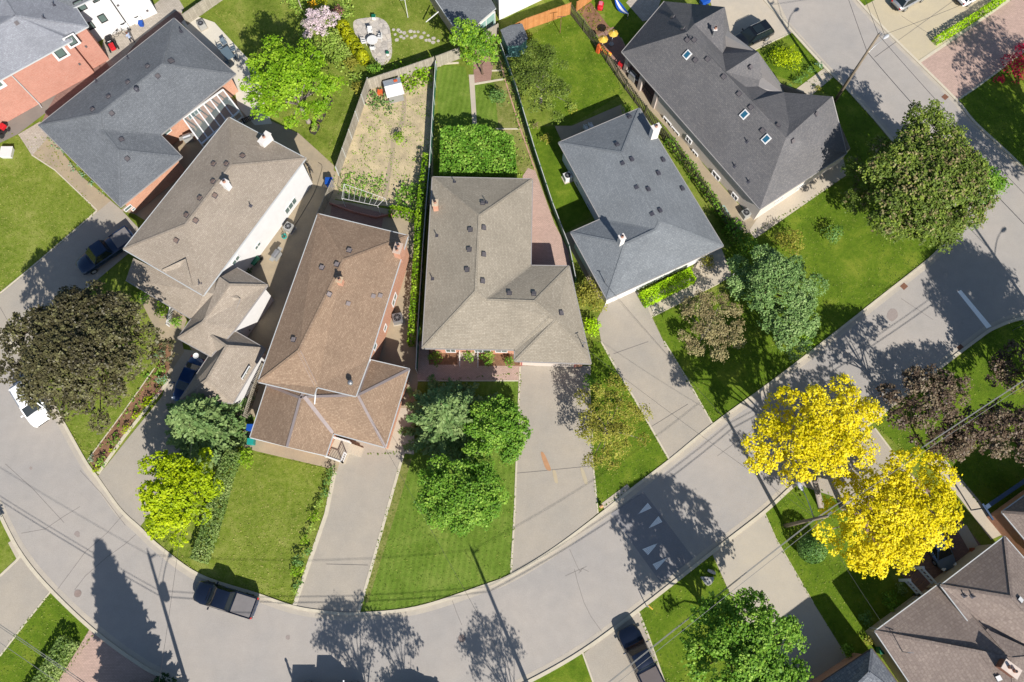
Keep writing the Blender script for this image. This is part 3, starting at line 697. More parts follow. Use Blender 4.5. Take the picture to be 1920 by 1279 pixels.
# --- A: two-storey red brick house, top left
h = House('brick_house', 'two storey red brick house with pale grey hipped roof in the top left corner', 'house', (-10, 90))
e, r = 5.5, 7.6
h.roof({'a': (-170,243,e), 'b': (135,76,e), 'c': (131.5,67.7,e), 'd': (165,49,e), 'f': (60,-115,e), 'g': (-240,40,e), 'R1': (-80,90,r), 'R2': (28,29,r), 'R3': (0,-15,r)},
       [('a','b','c','R2','R1'), ('c','d','R2'), ('d','f','R3','R2'), ('f','g','R1','R2','R3'), ('g','a','R1')], ['a','b','c','d','f','g'], sh_pale, gut_m, 0.35, brick_red)
h.win(112,98,0.95,1.35, surround=0.24, frame=black_m); h.win(134,76,0.85,1.2, surround=0.22, frame=black_m)
h.win(-12,160,1.6,1.2, surround=0.2)
h.vents([(32,44)], 'square'); h.vents([(102,10),(83,35)], 'pipe')
h.downspout(58,178,0.2,5.2); h.win(149,120,0.22,0.3,'wall_vent',frame=vent_m,glass=vent_m); h.win(161,87,0.22,0.3,'wall_vent',frame=vent_m,glass=vent_m)
# --- white stucco house behind
h = House('stucco_house', 'white stucco house with black framed windows at the upper left edge', 'house', (190, -10))
e = 5.6
h.roof({'a': ('g',148,100,e), 'b': ('g',302,26,e), 'c': ('g',215,-140,e), 'd': ('g',60,-62,e), 'R1': ('g',150,10,7.4), 'R2': ('g',210,-30,7.4)},
       [('a','b','R2','R1'), ('b','c','R2'), ('c','d','R1','R2'), ('d','a','R1')], ['a','b','c','d'], sh_char, gut_m, 0.3, stucco_m)
for x, y, w_, h_ in ((192,34,0.8,1.1), (169,48,0.8,1.0), (150,10,1.0,1.4), (180,1,.7,.3)): h.win(x, y, w_, h_, frame=black_m, deep=0.1)
h.win(221,10,0.25,0.25,'wall_vent',frame=vent_m,glass=vent_m); h.win(276,20,0.25,0.25,'wall_vent',frame=vent_m,glass=vent_m)
h.downspout(228,30,0.2,5.0,black_m)
# --- B: charcoal roof brick bungalow
h = House('brick_bungalow', 'orange brick bungalow with charcoal L shaped roof beside the dark pickup', 'house', (230, 200))
e, r = 3.0, 4.6
h.roof({'a': (72,235,e), 'b': (326,34,e), 'c': (442,139,e), 'd': (301,253,e), 'f': (341,294,e), 'g': (226,388,e), 'R1': (187,212,r), 'R2': (304,120,r), 'W1': (191,244,4.15), 'W2': (222,282,4.1)},
       [('a','b','R2','R1'), ('b','c','R2'), ('R2','c','d','W1','R1'), ('W1','d','f','W2'), ('W2','f','g'), ('a','R1','W1','W2','g')], ['a','b','c','d','f','g'], sh_char, gutg_m, 0.5, brick_or)
h.vents([(204,182),(240,155),(277,125),(174,206),(210,213),(228,262),(239,298),(296,143)]); h.vents([(321,115)], 'square', size=.4); h.vents([(258,170)], 'turbine')
h.vents([(339,58),(240,110),(181,153),(340,60)], 'pipe')
h.win(363,210,1.6,1.2,'window',2); h.win(314,247,0.9,0.5,'window',1); h.win(240,390,0.9,0.5); h.win(250,392,0.4,0.4)
# sunroom: white frame, glass bays
A0, A1, A2, A3 = G(343,222,2.55), G(418,168,2.55), G(449,208,1.9), G(378,270,1.9)
m = MB(); gm = MB(); n = 6
for i in range(n + 1):
    t = i / n; a = A0.lerp(A1, t); b = A3.lerp(A2, t); m.beam(a, b, 0.13, 0.10); m.beam(b, Vector((b.x, b.y, 0)), 0.12, 0.12)
    if i < n:
        a1 = A0.lerp(A1, t + 1 / n); b1 = A3.lerp(A2, t + 1 / n); dz = Vector((0, 0, -0.03)); gm.poly([b + dz, b1 + dz, a1 + dz, a + dz])
        gm.poly([(b.x, b.y, .05), (b1.x, b1.y, .05), b1, b])
for p, q in ((A0, A1), (A3, A2)): m.beam(p, q, 0.16, 0.12)
m.beam(Vector((A3.x, A3.y, .9)), Vector((A2.x, A2.y, .9)), 0.12, 0.12); m.beam(Vector((A3.x, A3.y, .08)), Vector((A2.x, A2.y, .08)), 0.14, 0.16)
for p, q in ((A0, A3), (A1, A2)):
    m.beam(p, q, 0.14, 0.14); gm.poly([p, q, (q.x, q.y, 0.05), (p.x, p.y, 0.05)]); m.beam((p.x, p.y, .9), (q.x, q.y, .9), .1, .1)
t_ = NT('sunroom_glass'); t_.b.inputs['Alpha'].default_value = 0.32; sung = t_.done((0.25, 0.33, 0.34, 1), 0.08, 0, 0.6)
sr = m.build('sunroom_frame', white_m, h.o); gm.build('pane', sung, sr)
m = MB(); q = [G(343,222,0), G(418,168,0)]; 
# --- C: taupe stepped roofs, white walls
h = House('split_level_house', 'white walled split level house with stepped taupe roofs left of the brown roof', 'house', (400, 430))
e, r = 4.9, 6.25
h.roof({'a': (429,220,e), 'b': (573,297,e), 'c': (381,554,e), 'd': (231.5,467,e), 'R1': (348,421,r), 'R2': (433,310,r)},
       [('a','b','R2'), ('b','c','R1','R2'), ('c','d','R1'), ('d','a','R2','R1')], ['a','b','c','d'], sh_taupe, gut_m, 0.35, stucco_m)
h.vents([(349,424 if 0 else 413),(401,308),(425,308),(375,372),(400,341),(350,404),(403,367),(367,414),(331,451),(455,293)][1:], mt=vent_br)
h.vents([(470,386),(375,532)], 'pipe')
h.chimney(503,272,0.55,1.35,1.3,chim_w, ang((429,220),(231,467)) - pi/2 + .0, fromground=False, base=4.6, flues=1)
h.chimney(428,352,0.55,0.55,1.0,stucco_m, ang((429,220),(231,467)), flues=1)
h.win(545,386,1.9,1.0,'window',3); h.win(442,488,1.1,0.7,'window',2); h.win(483,461,0.9,0.6,'window',2)
# small cross gable on the front slope
h.roof({'p': (348,485,5.75), 'q': (303,506,5.05), 'q2': (318,518,4.75), 's': (326,518,4.7), 'u': (361,534,5.05)},
       [('p','q','s'), ('p','s','u')], ['p','q','s','u'], sh_taupe, walls=False, nogut=(0,1,2,3), caps=False, name='cross_gable', fascia=ventd_m)
# front lower slope
e2 = 3.2
h.roof({'a': (250,484,3.75), 'b': (236,525,e2), 'c': (359,598,e2), 'f': (420,640,e2), 'g': (450,560,4.3), 'j': (411,521,4.4), 'k': (385,548,4.75)},
       [('a','b','c','f','g','j','k')], ['a','b','c','f','g','j','k'], sh_taupe, gutg_m, 0.3, stucco_m, nogut=(3,4,5,6,0), caps=False)
# middle wing
e = 3.7
h.roof({'a': (443.7,502,e), 'b': (501.5,535,e), 'c': (440.5,618,e), 'd': (395,668,3.3), 'f': (333.5,634,3.3), 'g': (359,598,3.3), 'i': (411,521,4.75), 'M1': (429.6,534,4.85), 'M2': (380.5,604,4.4)},
       [('a','b','M1','i'), ('b','c','d','M2','M1'), ('d','f','M2'), ('f','g','M2'), ('g','i','M1','M2')], ['a','b','c','d','f','g','i'], sh_taupe, gutg_m, 0.3, stucco_m, nogut=(5,6))
# garage wing
e = 2.75
h.roof({'a': (440,621,e), 'b': (497,654,e), 'c': (437,756,e), 'd': (338,748,e), 'f': (392,667,e), 'g': (395,628,3.9), 'G1': (424.5,649,4.1), 'G2': (388,712,3.9)},
       [('a','b','G1','g'), ('b','c','G2','G1'), ('c','d','G2'), ('d','f','g','G1','G2')], ['a','b','c','d','f','g'], sh_taupe, gutg_m, 0.3, stucco_m, nogut=(4,5))
h.win(462,700,1.4,0.7,'window',2)
# --- D: brown roof house
h = House('brick_split_house', 'brick house with brown shingle roof and white railed porch in the left centre', 'house', (620, 640))
e, r = 4.8, 6.1
W_ = h.roof({'a': (596,401,e), 'b': (765,442,e), 'c': (692,675,e), 'd': (667,743,e), 'f': (594,726,e), 'g': (589,741,e), 'i': (484,716,e), 'R1': (644,487.5,r), 'R2': (560,657.5,r)},
       [('i','a','R1','R2'), ('a','b','R1'), ('R1','b','c','d','f','R2'), ('R2','f','g','i')], ['a','b','c','d','f','g','i'], sh_brown, gut_m, 0.32, brick_or)
h.vents([(655,470),(632,496),(604,502),(617,552),(653,570),(551,637),(700,556),(713,555)], mt=flash_m); h.vents([(658,719)], 'turbine', mt=metal_m)
h.chimney(640,531,0.5,0.45,0.8,brick_or, ang((596,401),(484,716)), m_plain('cap_tan', A(214,190,160), .8), flues=1)
h.chimney(750,478,0.65,1.0,1.5,brick_or, ang((596,401),(484,716)) + pi/2, m_plain('cap_pinkish', A(220,196,178), .8), flues=2, base=4.6)
h.win(739,562,1.3,1.1,'window',2); h.win(722,615,0.7,0.9); h.win(703,650,0.7,0.9)
e, t = 2.95, 4.45
h.roof({'a': (500.5,722,e+.15), 'v1': (563,746,t), 'v2': (571,744,t), 'w1': (671,741,t), 'b': (694,675,e+.25), 'c': (767.5,692,e), 'd': (722.5,839,e), 'f': (625,812.5,e), 'g': (611,854.5,e), 'k': (538,838,4.3), 'i': (469,820,e), 'u': (590,700,t)},
       [('a','v1','u'), ('a','i','k','v1'), ('v1','k','g','f','v2'), ('v2','f','d','w1'), ('w1','d','c'), ('w1','c','b'), ('v1','v2','w1','b','u')], ['a','i','g','f','d','c','b','u'], sh_brown, gut_m, 0.3, brick_or, nogut=(6,7), capm=flash_m)
m = MB(); a, b, c = G(469,820,2.95), G(611,854.5,2.95), G(538,838,4.3); m.poly([a, b, c]); m.build('gable_end', white_m, h.o)
h.win(530,846,2.0,1.2,'window',3); h.win(680,832,2.6,2.1,'garage_door',1,glass=white_m)
m = MB(); a, b = G(571,744,4.5), G(624,811,3.0); m.beam(a + Vector((0,0,.03)), b + Vector((0,0,.03)), 0.34, 0.03); a2, b2 = G(561,659,6.05), G(592,722,4.85); m.beam(a2, b2, 0.3, 0.05); m.build('valley_flashing', flash_m, h.o)
m = MB(); m.beam(G(592,735,4.7), G(590,758,4.3), 0.1, 0.1); m.beam(G(694,675,4.8), G(688,684,3.3), .14, .1); m.build('downspout', white_m, h.o)
# porch
pp_ = [G(628,822,1.0), G(658,831,1.0), G(643,868,1.0), G(612,857,1.0)]; m = MB(); m.prism([(p.x, p.y) for p in pp_], -0.02, 0.95); po = m.build('porch', conc_m, h.o)
m = MB()
for a, b in ((pp_[0], pp_[1]), (pp_[2], pp_[3]), (pp_[1].lerp(pp_[2], 0.55), pp_[2])):
    m.beam(a + Vector((0,0,.95)), b + Vector((0,0,.95)), 0.08, 0.08); m.beam(a + Vector((0,0,.1)), b + Vector((0,0,.1)), 0.05, 0.05); k = max(2, int((b - a).length / 0.18))
    for i in range(k + 1): q = a.lerp(b, i / k); m.beam(q + Vector((0,0,-.04)), q + Vector((0,0,.95)), 0.045 if i % k else .1)
m.build('railing', white_m, po)
m = MB(); d = (pp_[1] - pp_[2]).normalized(); o_ = (pp_[1] - pp_[0]).normalized()
for i in range(4):
    q = pp_[1] + o_ * (0.0 + 0.28 * i) - d * 0.45; z = 0.76 - 0.19 * i; c = q + o_ * 0.14; m.box((c.x, c.y, -0.02), (0.3, 0.9, z + .02), atan2(o_.y, o_.x))
m.build('step', conc_m, po)
# --- E: centre greige bungalow
h = House('center_bungalow', 'wide greige roofed bungalow in the middle with red brick garage front', 'house', (930, 540))
e, r = 3.1, 4.7
h.roof({'a': (811,332,e), 'b': (998,336,e), 'c': (995,498,e), 'd': (1067,499,e), 'f': (1108,682,e), 'g': (965,677,e), 'i': (965,656,e), 'j': (792,653,e),
        'R1': (899,404,r), 'R2': (892,546,r), 'W1': (912,562,4.45), 'W2': (1002,565,4.4), 'G1': (1029,594,4.15), 'G2': (1043,599,4.1)},
       [('a','b','R1'), ('b','c','W1','R2','R1'), ('c','d','W2','W1'), ('R2','W1','W2','G2','G1','i','j'), ('a','R1','R2','j'), ('W2','d','f','G2'), ('G1','G2','g','i'), ('G2','f','g')],
       ['a','b','c','d','f','g','i','j'], sh_center, gutg_m, 0.5, brick_or)
h.vents([(905,381),(882,431),(907,427),(880,468),(907,477),(876,506),(905,527),(955,550),(1001,551),(1052,587)]); h.vents([(852,341),(819,442),(811,523),(912,380)], 'pipe')
h.chimney(818,391,0.5,0.6,1.15,brick_or, 0, brick_tan, flues=1)
h.win(1028,683,5.2,2.0,'garage_door',1,frame=m_plain('trim_red', A(206,100,110), 0.6, 0.05),glass=m_plain('garage_cream', A(226,214,204), 0.6, 0.04))
for x, w_ in ((845,1.0),(905,1.6),(940,1.2)): h.win(x,657,w_,1.2,'window',2)
m = MB(); c = G(878,664)
for i in range(4): m.box((c.x, c.y + 0.55 - i * 0.30, -0.02), (1.9, 0.32, 0.62 - i * 0.15), 0)
m.build('step', conc_m, h.o)
m = MB()
for x in (862, 896):
    a = G(x, 656, .9); b = G(x, 686, .5); m.beam(a, b, .05); 
    for k in range(4): q = a.lerp(b, k / 3); m.beam(q, Vector((q.x, q.y, 0)), .04)
m.build('handrail', white_m, h.o)
m = MB(); q = h.hit(1093, 650)[0]; m.tube([q + Vector((0,0,-.1)), q + Vector((0.0,-.0,1.2))], 0.035, 8); m.beam(q + Vector((-.2,0,1.2)), q + Vector((.2,0,1.2)), .05); m.build('service_mast', metal_m, h.o)
m = MB(); q = h.hit(1093, 650)[0]; m.tube([q + Vector((0,0,-.1)), q + Vector((-.0,-.0,.1))], 0.1, 8); m.build('mast_boot', ventd_m, h.o)
# --- F: slate roof white bungalow
h = House('white_bungalow', 'white bungalow with blue grey roof behind the long clipped hedge', 'house', (1200, 390))
e, r = 3.1, 4.75
h.roof({'a': (1047.5,267.5,e), 'b': (1199,203,e), 'c': (1356,461,e), 'd': (1138,561,e), 'f': (1070,436,e), 'g': (1126,411,e), 'R1': (1166,286,4.6), 'R2': (1237,415,r), 'W1': (1229,430,4.65), 'W2': (1172,457,4.4)},
       [('a','b','R1'), ('b','c','R2','R1'), ('a','R1','R2','W1','g'), ('R2','c','d','W2','W1'), ('d','f','W2'), ('f','g','W1','W2')], ['a','b','c','d','f','g'], sh_slate, gutg_m, 0.42, stucco_m)
h.vents([(1157,271),(1184,299),(1168,307),(1194,352),(1215,355),(1223,402),(1237,395),(1234,325),(1243,300),(1279,354),(1180,219)], mt=ventd_m)
h.chimney(1224,258,0.5,0.85,1.9,chim_w, ang((1199,203),(1356,461)), base=3.2, flues=1)
h.chimney(1163,456,0.5,0.5,1.3,chim_w, ang((1199,203),(1356,461)), flues=1)
h.win(1176,556,3.6,1.9,'garage_door',1,glass=white_m); h.win(1240,524,1.6,1.2,'window',2)
h.win(1082,344,0.7,0.5); h.win(1104,386,0.8,0.5)
m = MB(); q = h.hit(1134, 530)[0]; m.tube([q + Vector((0,0,-.1)), q + Vector((0,0,1.0))], 0.04, 8); m.beam(q + Vector((-.15,0,1.0)), q + Vector((.15,0,1.0)), .05); m.build('service_mast', metal_m, h.o)
a, b = G(1309,486,0), G(1296,520,0); d = (b - a).normalized(); L = (b - a).length; m = MB(); side = Vector((-d.y, d.x, 0)) * 1
for i in range(4):
    q = a + d * (0.25 + i * 0.36) + side * 0.9; m.box((q.x, q.y, -0.02), (0.36, 1.7, 0.62 - i * 0.15), atan2(d.y, d.x))
m.build('step', conc_m, h.o)
# --- G: long weathered roof house, three gables to the street
h = House('gabled_house', 'long white house with weathered dark roof, three street gables and roof skylights', 'house', (1380, 200))
e, r = 3.0, 6.9
h.roof({'a': (1246,2.5,e), 'a2': (1302,7.5,e), 'i1': (1302,45,6.0), 't1': (1359,13,5.9), 'c1': (1371,71,e), 'd1': (1388,76,e), 'x2': (1355,100,4.8), 'i2': (1361,135,6.2), 't2': (1421,97,5.9), 'c2': (1439,127,e),
        'k3': (1466,160,e), 'j3': (1399,163,5.0), 'i3': (1410,189,6.2), 't3': (1470,173,4.8), 'i4': (1480,235,6.4), 't4': (1560,181,6.0), 'f': (1587,287,e), 'g': (1425,392,e), 'i': (1166,97.5,e), 'R1': (1288,60,r), 'R2': (1474,258,r)},
       [('i','a','R1'), ('i','R1','R2','g'), ('g','R2','f'), ('a','a2','i1','R1'), ('R1','i1','x2','i2','j3','i3','i4','R2'), ('a2','t1','i1'), ('i1','t1','c1','x2'), ('x2','c1','d1','t2','i2'), ('i2','t2','c2','k3','j3'), ('j3','k3','t3','i3'), ('i3','t3','i4'), ('t3','t4','i4'), ('i4','t4','f','R2')],
       ['a','a2','t1','c1','d1','t2','c2','k3','t3','t4','f','g','i'], sh_dark, gutg_m, 0.45, None, walls=False, nogut=(0,1,2,3,4,5,6,7,8), caps=False)
wpp = [Vector((p.x, p.y)) for p in pv([(1228,204),(1413,413),(1574,305),(1540,222),(1432,180),(1380,118),(1335,66),(1268,50)])]
m = MB(); m.prism([(p.x, p.y) for p in wpp], -0.02, 2.8, cap=False); m.build('wall', m_plain('stucco_cream', A(238,228,218), 0.85, 0.05, 1.2), h.o)
for i in range(len(wpp)): h.walls.append((wpp[i], wpp[(i + 1) % len(wpp)], 2.8))
h.vents([(1262,32),(1281,54),(1302,75),(1327,111),(1357,144),(1386,176),(1408,201),(1304,113),(1289,75),(1459,235),(1486,264),(1530,214),(1407,126),(1430,245)], mt=vent_m); h.vents([(1292,72),(1400,266),(1377,312),(1403,341)], 'pipe')
h.vents([(1289,103),(1396,215),(1437,261)], 'skylight', size=0.42)
h.chimney(1337,66,0.2,0.2,0.9,metal_m,0,flues=1,capover=.1)
for x, y, w_ in ((1251,228,1.3),(1266,247,1.3),(1292,262,0.9),(1343,329,1.2),(1303,288,0.9),(1378,368,.9)): h.win(x, y, w_, 0.7, 'window', 2, glass=glassd_m, deep=.12)
for x, y in ((1500,350),(1460,375)): h.win(x, y, 1.2, 0.6, 'window', 2)
# veranda at the back end
m = MB(); P0, P1 = G(1168,130,0), G(1228,205,0)
vp = [G(1168,99,2.8), G(1236,178,2.8)]
for t in (0.03, 0.5, 0.97):
    q = G(1172,132,0).lerp(G(1228,202,0), t); m.box((q.x, q.y, 0), (0.5, 0.5, 2.8), ang((1168,130),(1228,205)))
m.build('column', stuccog_m, h.o)
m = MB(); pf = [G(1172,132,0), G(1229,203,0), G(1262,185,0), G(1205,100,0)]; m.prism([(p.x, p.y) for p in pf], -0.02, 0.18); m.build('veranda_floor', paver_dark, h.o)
m = MB(); a = G(1174,134,0); b = G(1228,202,0)
for i in range(16): q = a.lerp(b, i / 15); m.beam(q + Vector((0,0,.18)), q + Vector((0,0,1.0)), .03)
m.beam(a + Vector((0,0,1)), b + Vector((0,0,1)), .06); m.build('railing', black_m, h.o)
# --- H: bottom right house, upper and lower roofs
h = House('rose_roof_house', 'large rose grey roofed house with brick chimney filling the bottom right corner', 'house', (1830, 1200))
e = 3.25
h.roof({'a': (1641,1184,e), 'b': (1764,1093,e), 'c': (1850,1180,4.6), 'd': (1960,1230,4.8), 'f': (2140,1260,e), 'g': (1990,1420,e), 'i': (1800,1420,e), 'R1': (1836,1222,4.9), 'R2': (1898,1236,5.1), 'R3': (1900,1300,5.1)},
       [('a','b','c','R2','R1'), ('R2','c','d'), ('a','R1','R3','i'), ('R1','R2','R3'), ('R2','d','f','R3'), ('R3','f','g','i')], ['a','b','c','d','f','g','i'], sh_rose, gut_m, 0.4, brick_tan, nogut=(1,2,3))
e = 4.1
h.roof({'a': (1764,1098,e), 'b': (1884,1006,e), 'c': (2010,1150,e), 'd': (1930,1226,e), 'd2': (1912,1219,e), 'f': (1838,1194,e), 'T': (1897,1120,5.7), 'T2': (1925,1150,5.7)},
       [('a','b','T'), ('b','c','T2','T'), ('c','d','T2'), ('a','T','T2','d','d2','f')], ['a','b','c','d','d2','f'], sh_rose, gut_m, 0.4, brick_tan)
h.chimney(1868,1250,1.3,0.75,2.0,brick_br, ang((1840,1230),(1880,1260)), m_plain('cap_pink', A(236,220,208), .8), flues=2, base=3.9)
h.vents([(1883,1246),(1872,1271),(1912,1125)], mt=white_m); h.vents([(1808,1117),(1823,1118)], 'pipe')
m = MB(); q = h.hit(1692, 1222)[0]; m.tube([q, q + Vector((0,0,1.3))], 0.035, 8); m.beam(q + Vector((-.2,0.05,1.3)), q + Vector((.3,0.0,1.3)), .04); m.build('service_mast', metal_m, h.o)
m = MB()
for a, b in (((1720,1065),(1750,1098)), ((1695,1088),(1722,1117)), ((1722,1117),(1640,1180))):
    a, b = G(*a, 0.75), G(*b, 0.75); n = max(3, int((b - a).length / 0.32)); dz = Vector((0,0,.85))
    m.beam(a + dz, b + dz, 0.16, 0.10); m.beam(a + Vector((0,0,.08)), b + Vector((0,0,.08)), 0.14, 0.1)
    for i in range(n + 1): q = a.lerp(b, i / n); m.tube([q, q + Vector((0,0,.3)), q + Vector((0,0,.5)), q + dz], [.05,.085,.05,.05], 6)
    for q in (a, b): m.box(q + Vector((0,0,-.75)), (.26,.26,1.8))
m.build('balustrade', white_m, h.o)
m = MB(); q = [G(1697,1092), G(1722,1066), G(1752,1100), G(1724,1120)]; d = (q[3] - q[0]); s1 = (q[1] - q[0])
for i in range(4):
    a0 = q[0].lerp(q[3], i / 4); a1 = q[1].lerp(q[2], i / 4); m.prism([(v.x, v.y) for v in (a0, a1, q[2], q[3])], -0.02, 0.16 + i * 0.16)
m.build('step', paver_red, h.o)
# --- I: bottom grey speckled roof
h = House('grey_roof_house', 'house with speckled blue grey roof at the bottom edge beside the rose grey roof', 'house', (1600, 1300))
e = 3.5
h.roof({'a': (1635,1217,e), 'b': (1720,1330,e), 'c': (1560,1460,e), 'd': (1450,1340,e), 'R1': (1630,1262,4.6), 'R2': (1545,1345,4.9)},
       [('d','a','R1','R2'), ('a','b','R1'), ('b','c','R2','R1'), ('c','d','R2')], ['a','b','c','d'], sh_speck, gutb_m, 0.4, brick_or)
# --- J: right edge roof and its courtyard
h = House('mauve_roof_house', 'house with mauve shingle roof and blue front canopy on the right edge', 'house', (1960, 1000))
e = 3.4
h.roof({'a': (1879,960,e), 'b': (1990,880,e), 'c': (2090,1000,e), 'd': (1975,1075,e), 'R1': (1950,965,4.9), 'R2': (2010,985,4.9)},
       [('a','b','R2','R1'), ('b','c','R2'), ('c','d','R1','R2'), ('d','a','R1')], ['a','b','c','d'], sh_rose, gut_m, 0.4, brick_or)
m = MB(); a, b = G(1848,952,2.3), G(1985,858,2.3); a2, b2 = G(1845,944,2.3), G(1980,850,2.3)
m.beam(a, b, 0.35, 0.12); m.beam(G(1842,945,2.3), G(1862,975,2.3), 0.16, 0.12)
for p in (a, b): m.beam(p, Vector((p.x, p.y, 0)), 0.1)
m.build('canopy', m_plain('canopy_blue', A(84,104,134), .5, .08), h.o)
# --- K: top middle: grey roof extension with patio doors, white house behind
h = House('grey_roof_annex', 'small annex with flat grey roof and wide glass patio doors at the top edge', 'house', (880, 10))
e = 2.8
h.roof({'a': (790,-45,e+.2), 'b': (812,-8,e), 'c': (850,48,e), 'd': (880,58,e), 'f': (930,15,e), 'g': (905,-30,e+.2)},
       [('a','b','c','d','f','g')], ['a','b','c','d','f','g'], sh_char, gut_m, 0.25, brick_tan, caps=False, nogut=(2,3,4,5))
h.win(911,47,2.9,2.0,'patio_door',2,glass=m_glass('door_glass_green', (0.22,0.36,0.32,1), .12), deep=.1)
h = House('white_house', 'tall plain white stucco house beyond the orange cedar fence at the top edge', 'house', (1000, -30))
e = 5.5
h.roof({'a': ('g',933,44,e), 'b': ('g',1085,-28,e), 'c': ('g',1040,-160,e), 'd': ('g',890,-90,e), 'R1': ('g',950,-30,7.2), 'R2': ('g',1020,-70,7.2)},
       [('a','b','R2','R1'), ('b','c','R2'), ('c','d','R1','R2'), ('d','a','R1')], ['a','b','c','d'], sh_pale, gut_m, 0.3, stucco_m)
h.win(1000,12,.9,.35); h.win(978,22,.3,.3,'wall_vent')
# ================================================================== VEGETATION
bark_m = m_plain('bark', A(120,100,84), 0.9, 0.25, 4, bump=0.5); barkg_m = m_plain('bark_grey', A(168,156,146), 0.9, 0.2, 4)
AL = lambda r, g, b: A(r, g, b, 1.12)
lf = {
 'purple': m_leaf('leaf_purple_maple', AL(46,42,32), AL(80,76,50), AL(118,118,76), 0.10, 0.45),
 'purple2': m_leaf('leaf_copper', AL(48,38,34), AL(92,76,62), AL(136,124,98), 0.10, 0.45),
 'bronze': m_leaf('leaf_bronze_green', AL(70,78,30), AL(92,114,42), AL(146,162,64), 0.22),
 'green': m_leaf('leaf_green', AL(66,108,28), AL(102,146,40), AL(160,192,78), 0.27),
 'bright': m_leaf('leaf_bright', AL(86,128,16), AL(122,162,24), AL(176,206,62), 0.3),
 'lime': m_leaf('leaf_lime', AL(108,134,6), AL(156,180,10), AL(196,210,26), 0.28),
 'yellow': m_leaf('leaf_golden', AL(164,168,10), AL(236,218,16), AL(252,242,70), 0.38),
 'spruce': m_leaf('needle_spruce', AL(66,98,46), AL(108,140,76), AL(158,180,116), 0.12),
 'bluespruce': m_leaf('needle_blue_spruce', AL(60,92,46), AL(98,128,72), AL(146,166,104), 0.10),
 'dark': m_leaf('needle_dark', AL(22,46,22), AL(38,66,32), AL(60,92,46), 0.08),
 'olive': m_leaf('leaf_olive', AL(92,88,34), AL(134,132,48), AL(172,172,72), 0.2),
 'brownish': m_leaf('leaf_brownish', AL(90,78,56), AL(132,120,82), AL(166,160,112), 0.15),
 'lilac': m_leaf('blossom_lilac', AL(120,140,90), AL(206,184,192), AL(236,222,226), 0.2),
 'red': m_leaf('blossom_red', AL(150,10,40), AL(200,20,66), AL(226,50,96), 0.2),
 'cedar': m_leaf('foliage_golden_cedar', AL(104,116,4), AL(146,152,6), AL(176,178,20), 0.1),
 'hedge': m_leaf('leaf_hedge', AL(118,158,8), AL(158,202,12), AL(190,224,40), 0.15),
 'vine': m_leaf('leaf_vine', AL(74,120,30), AL(112,158,48), AL(172,204,92), 0.25),
 'box': m_leaf('leaf_boxwood', AL(60,94,40), AL(88,126,58), AL(124,158,84), 0.1),
 'dusty': m_leaf('leaf_dusty_hedge', AL(84,112,50), AL(114,138,70), AL(154,168,104), 0.12),
 'hosta': m_leaf('leaf_hosta', AL(70,110,70), AL(120,160,120), AL(190,210,180), 0.2),
 'burgundy': m_leaf('leaf_burgundy', AL(90,52,52), AL(124,80,78), AL(156,116,108), 0.15),
 'straw': m_leaf('leaf_garden', AL(96,124,40), AL(138,168,66), AL(182,196,104), 0.2),
 'orange': m_leaf('blossom_orange', AL(150,160,40), AL(236,180,30), AL(250,200,40), 0.2),
}
SCL = lambda px, py, z: (G(px + 1, py, z) - G(px, py, z)).length
def leafmesh(name, P, Nn, size, tint, mt, parent=None, origin=None, aspect=1.0, along=None):
    """many small leaf faces; P centres, Nn facing directions (numpy)"""
    n = len(P); off = np.array(root_of(parent)) if parent is not None else np.array(origin if origin is not None else (0, 0, 0))
    P = P - off; Nn = Nn / (np.linalg.norm(Nn, axis=1, keepdims=True) + 1e-9)
    if along is None: along = rng.normal(size=(n, 3))
    T = along - (along * Nn).sum(1, keepdims=True) * Nn; T /= (np.linalg.norm(T, axis=1, keepdims=True) + 1e-9); B = np.cross(Nn, T)
    s = (size * (0.45 + 1.05 * rng.random(n)))[:, None] * 0.5
    V = np.empty((n, 4, 3)); a = T * s * aspect; b = B * s
    V[:, 0] = P - a * 1.1; V[:, 1] = P - b * (0.7 + .5 * rng.random((n, 1))) + a * .2; V[:, 2] = P + a * 1.1; V[:, 3] = P + b * (0.7 + .5 * rng.random((n, 1))) + a * .2
    me = bpy.data.meshes.new(name); me.vertices.add(4 * n); me.vertices.foreach_set('co', V.reshape(-1))
    me.loops.add(4 * n); me.loops.foreach_set('vertex_index', np.arange(4 * n, dtype=np.int32)); me.polygons.add(n)
    me.polygons.foreach_set('loop_start', np.arange(0, 4 * n, 4, dtype=np.int32)); me.polygons.foreach_set('loop_total', np.full(n, 4, dtype=np.int32))
    me.update(calc_edges=True); at = me.attributes.new('tint', 'FLOAT', 'FACE'); at.data.foreach_set('value', np.clip(tint, 0, 1).astype(np.float32))
    me.materials.append(mt); o = bpy.data.objects.new(name, me); C.objects.link(o)
    if parent is not None: o.parent = parent
    elif origin is not None: o.location = origin
    return o
def sph(n):
    v = rng.normal(size=(n, 3)); return v / np.linalg.norm(v, axis=1, keepdims=True)
def lobes_points(lobes, n, tuft=0.0):
    L = np.array(lobes); w = L[:, 3] * L[:, 4]; idx = rng.choice(len(L), n, p=w / w.sum()); d = sph(n)
    d[:, 2] = np.where(d[:, 2] < -0.35, -d[:, 2], d[:, 2]); r = 0.62 + 0.42 * rng.random(n) ** 0.6
    P = L[idx, :3] + d * (L[idx, 3:6] * r[:, None])
    lt = rng.random(len(L)) * 0.34
    return P, d, lt[idx], r
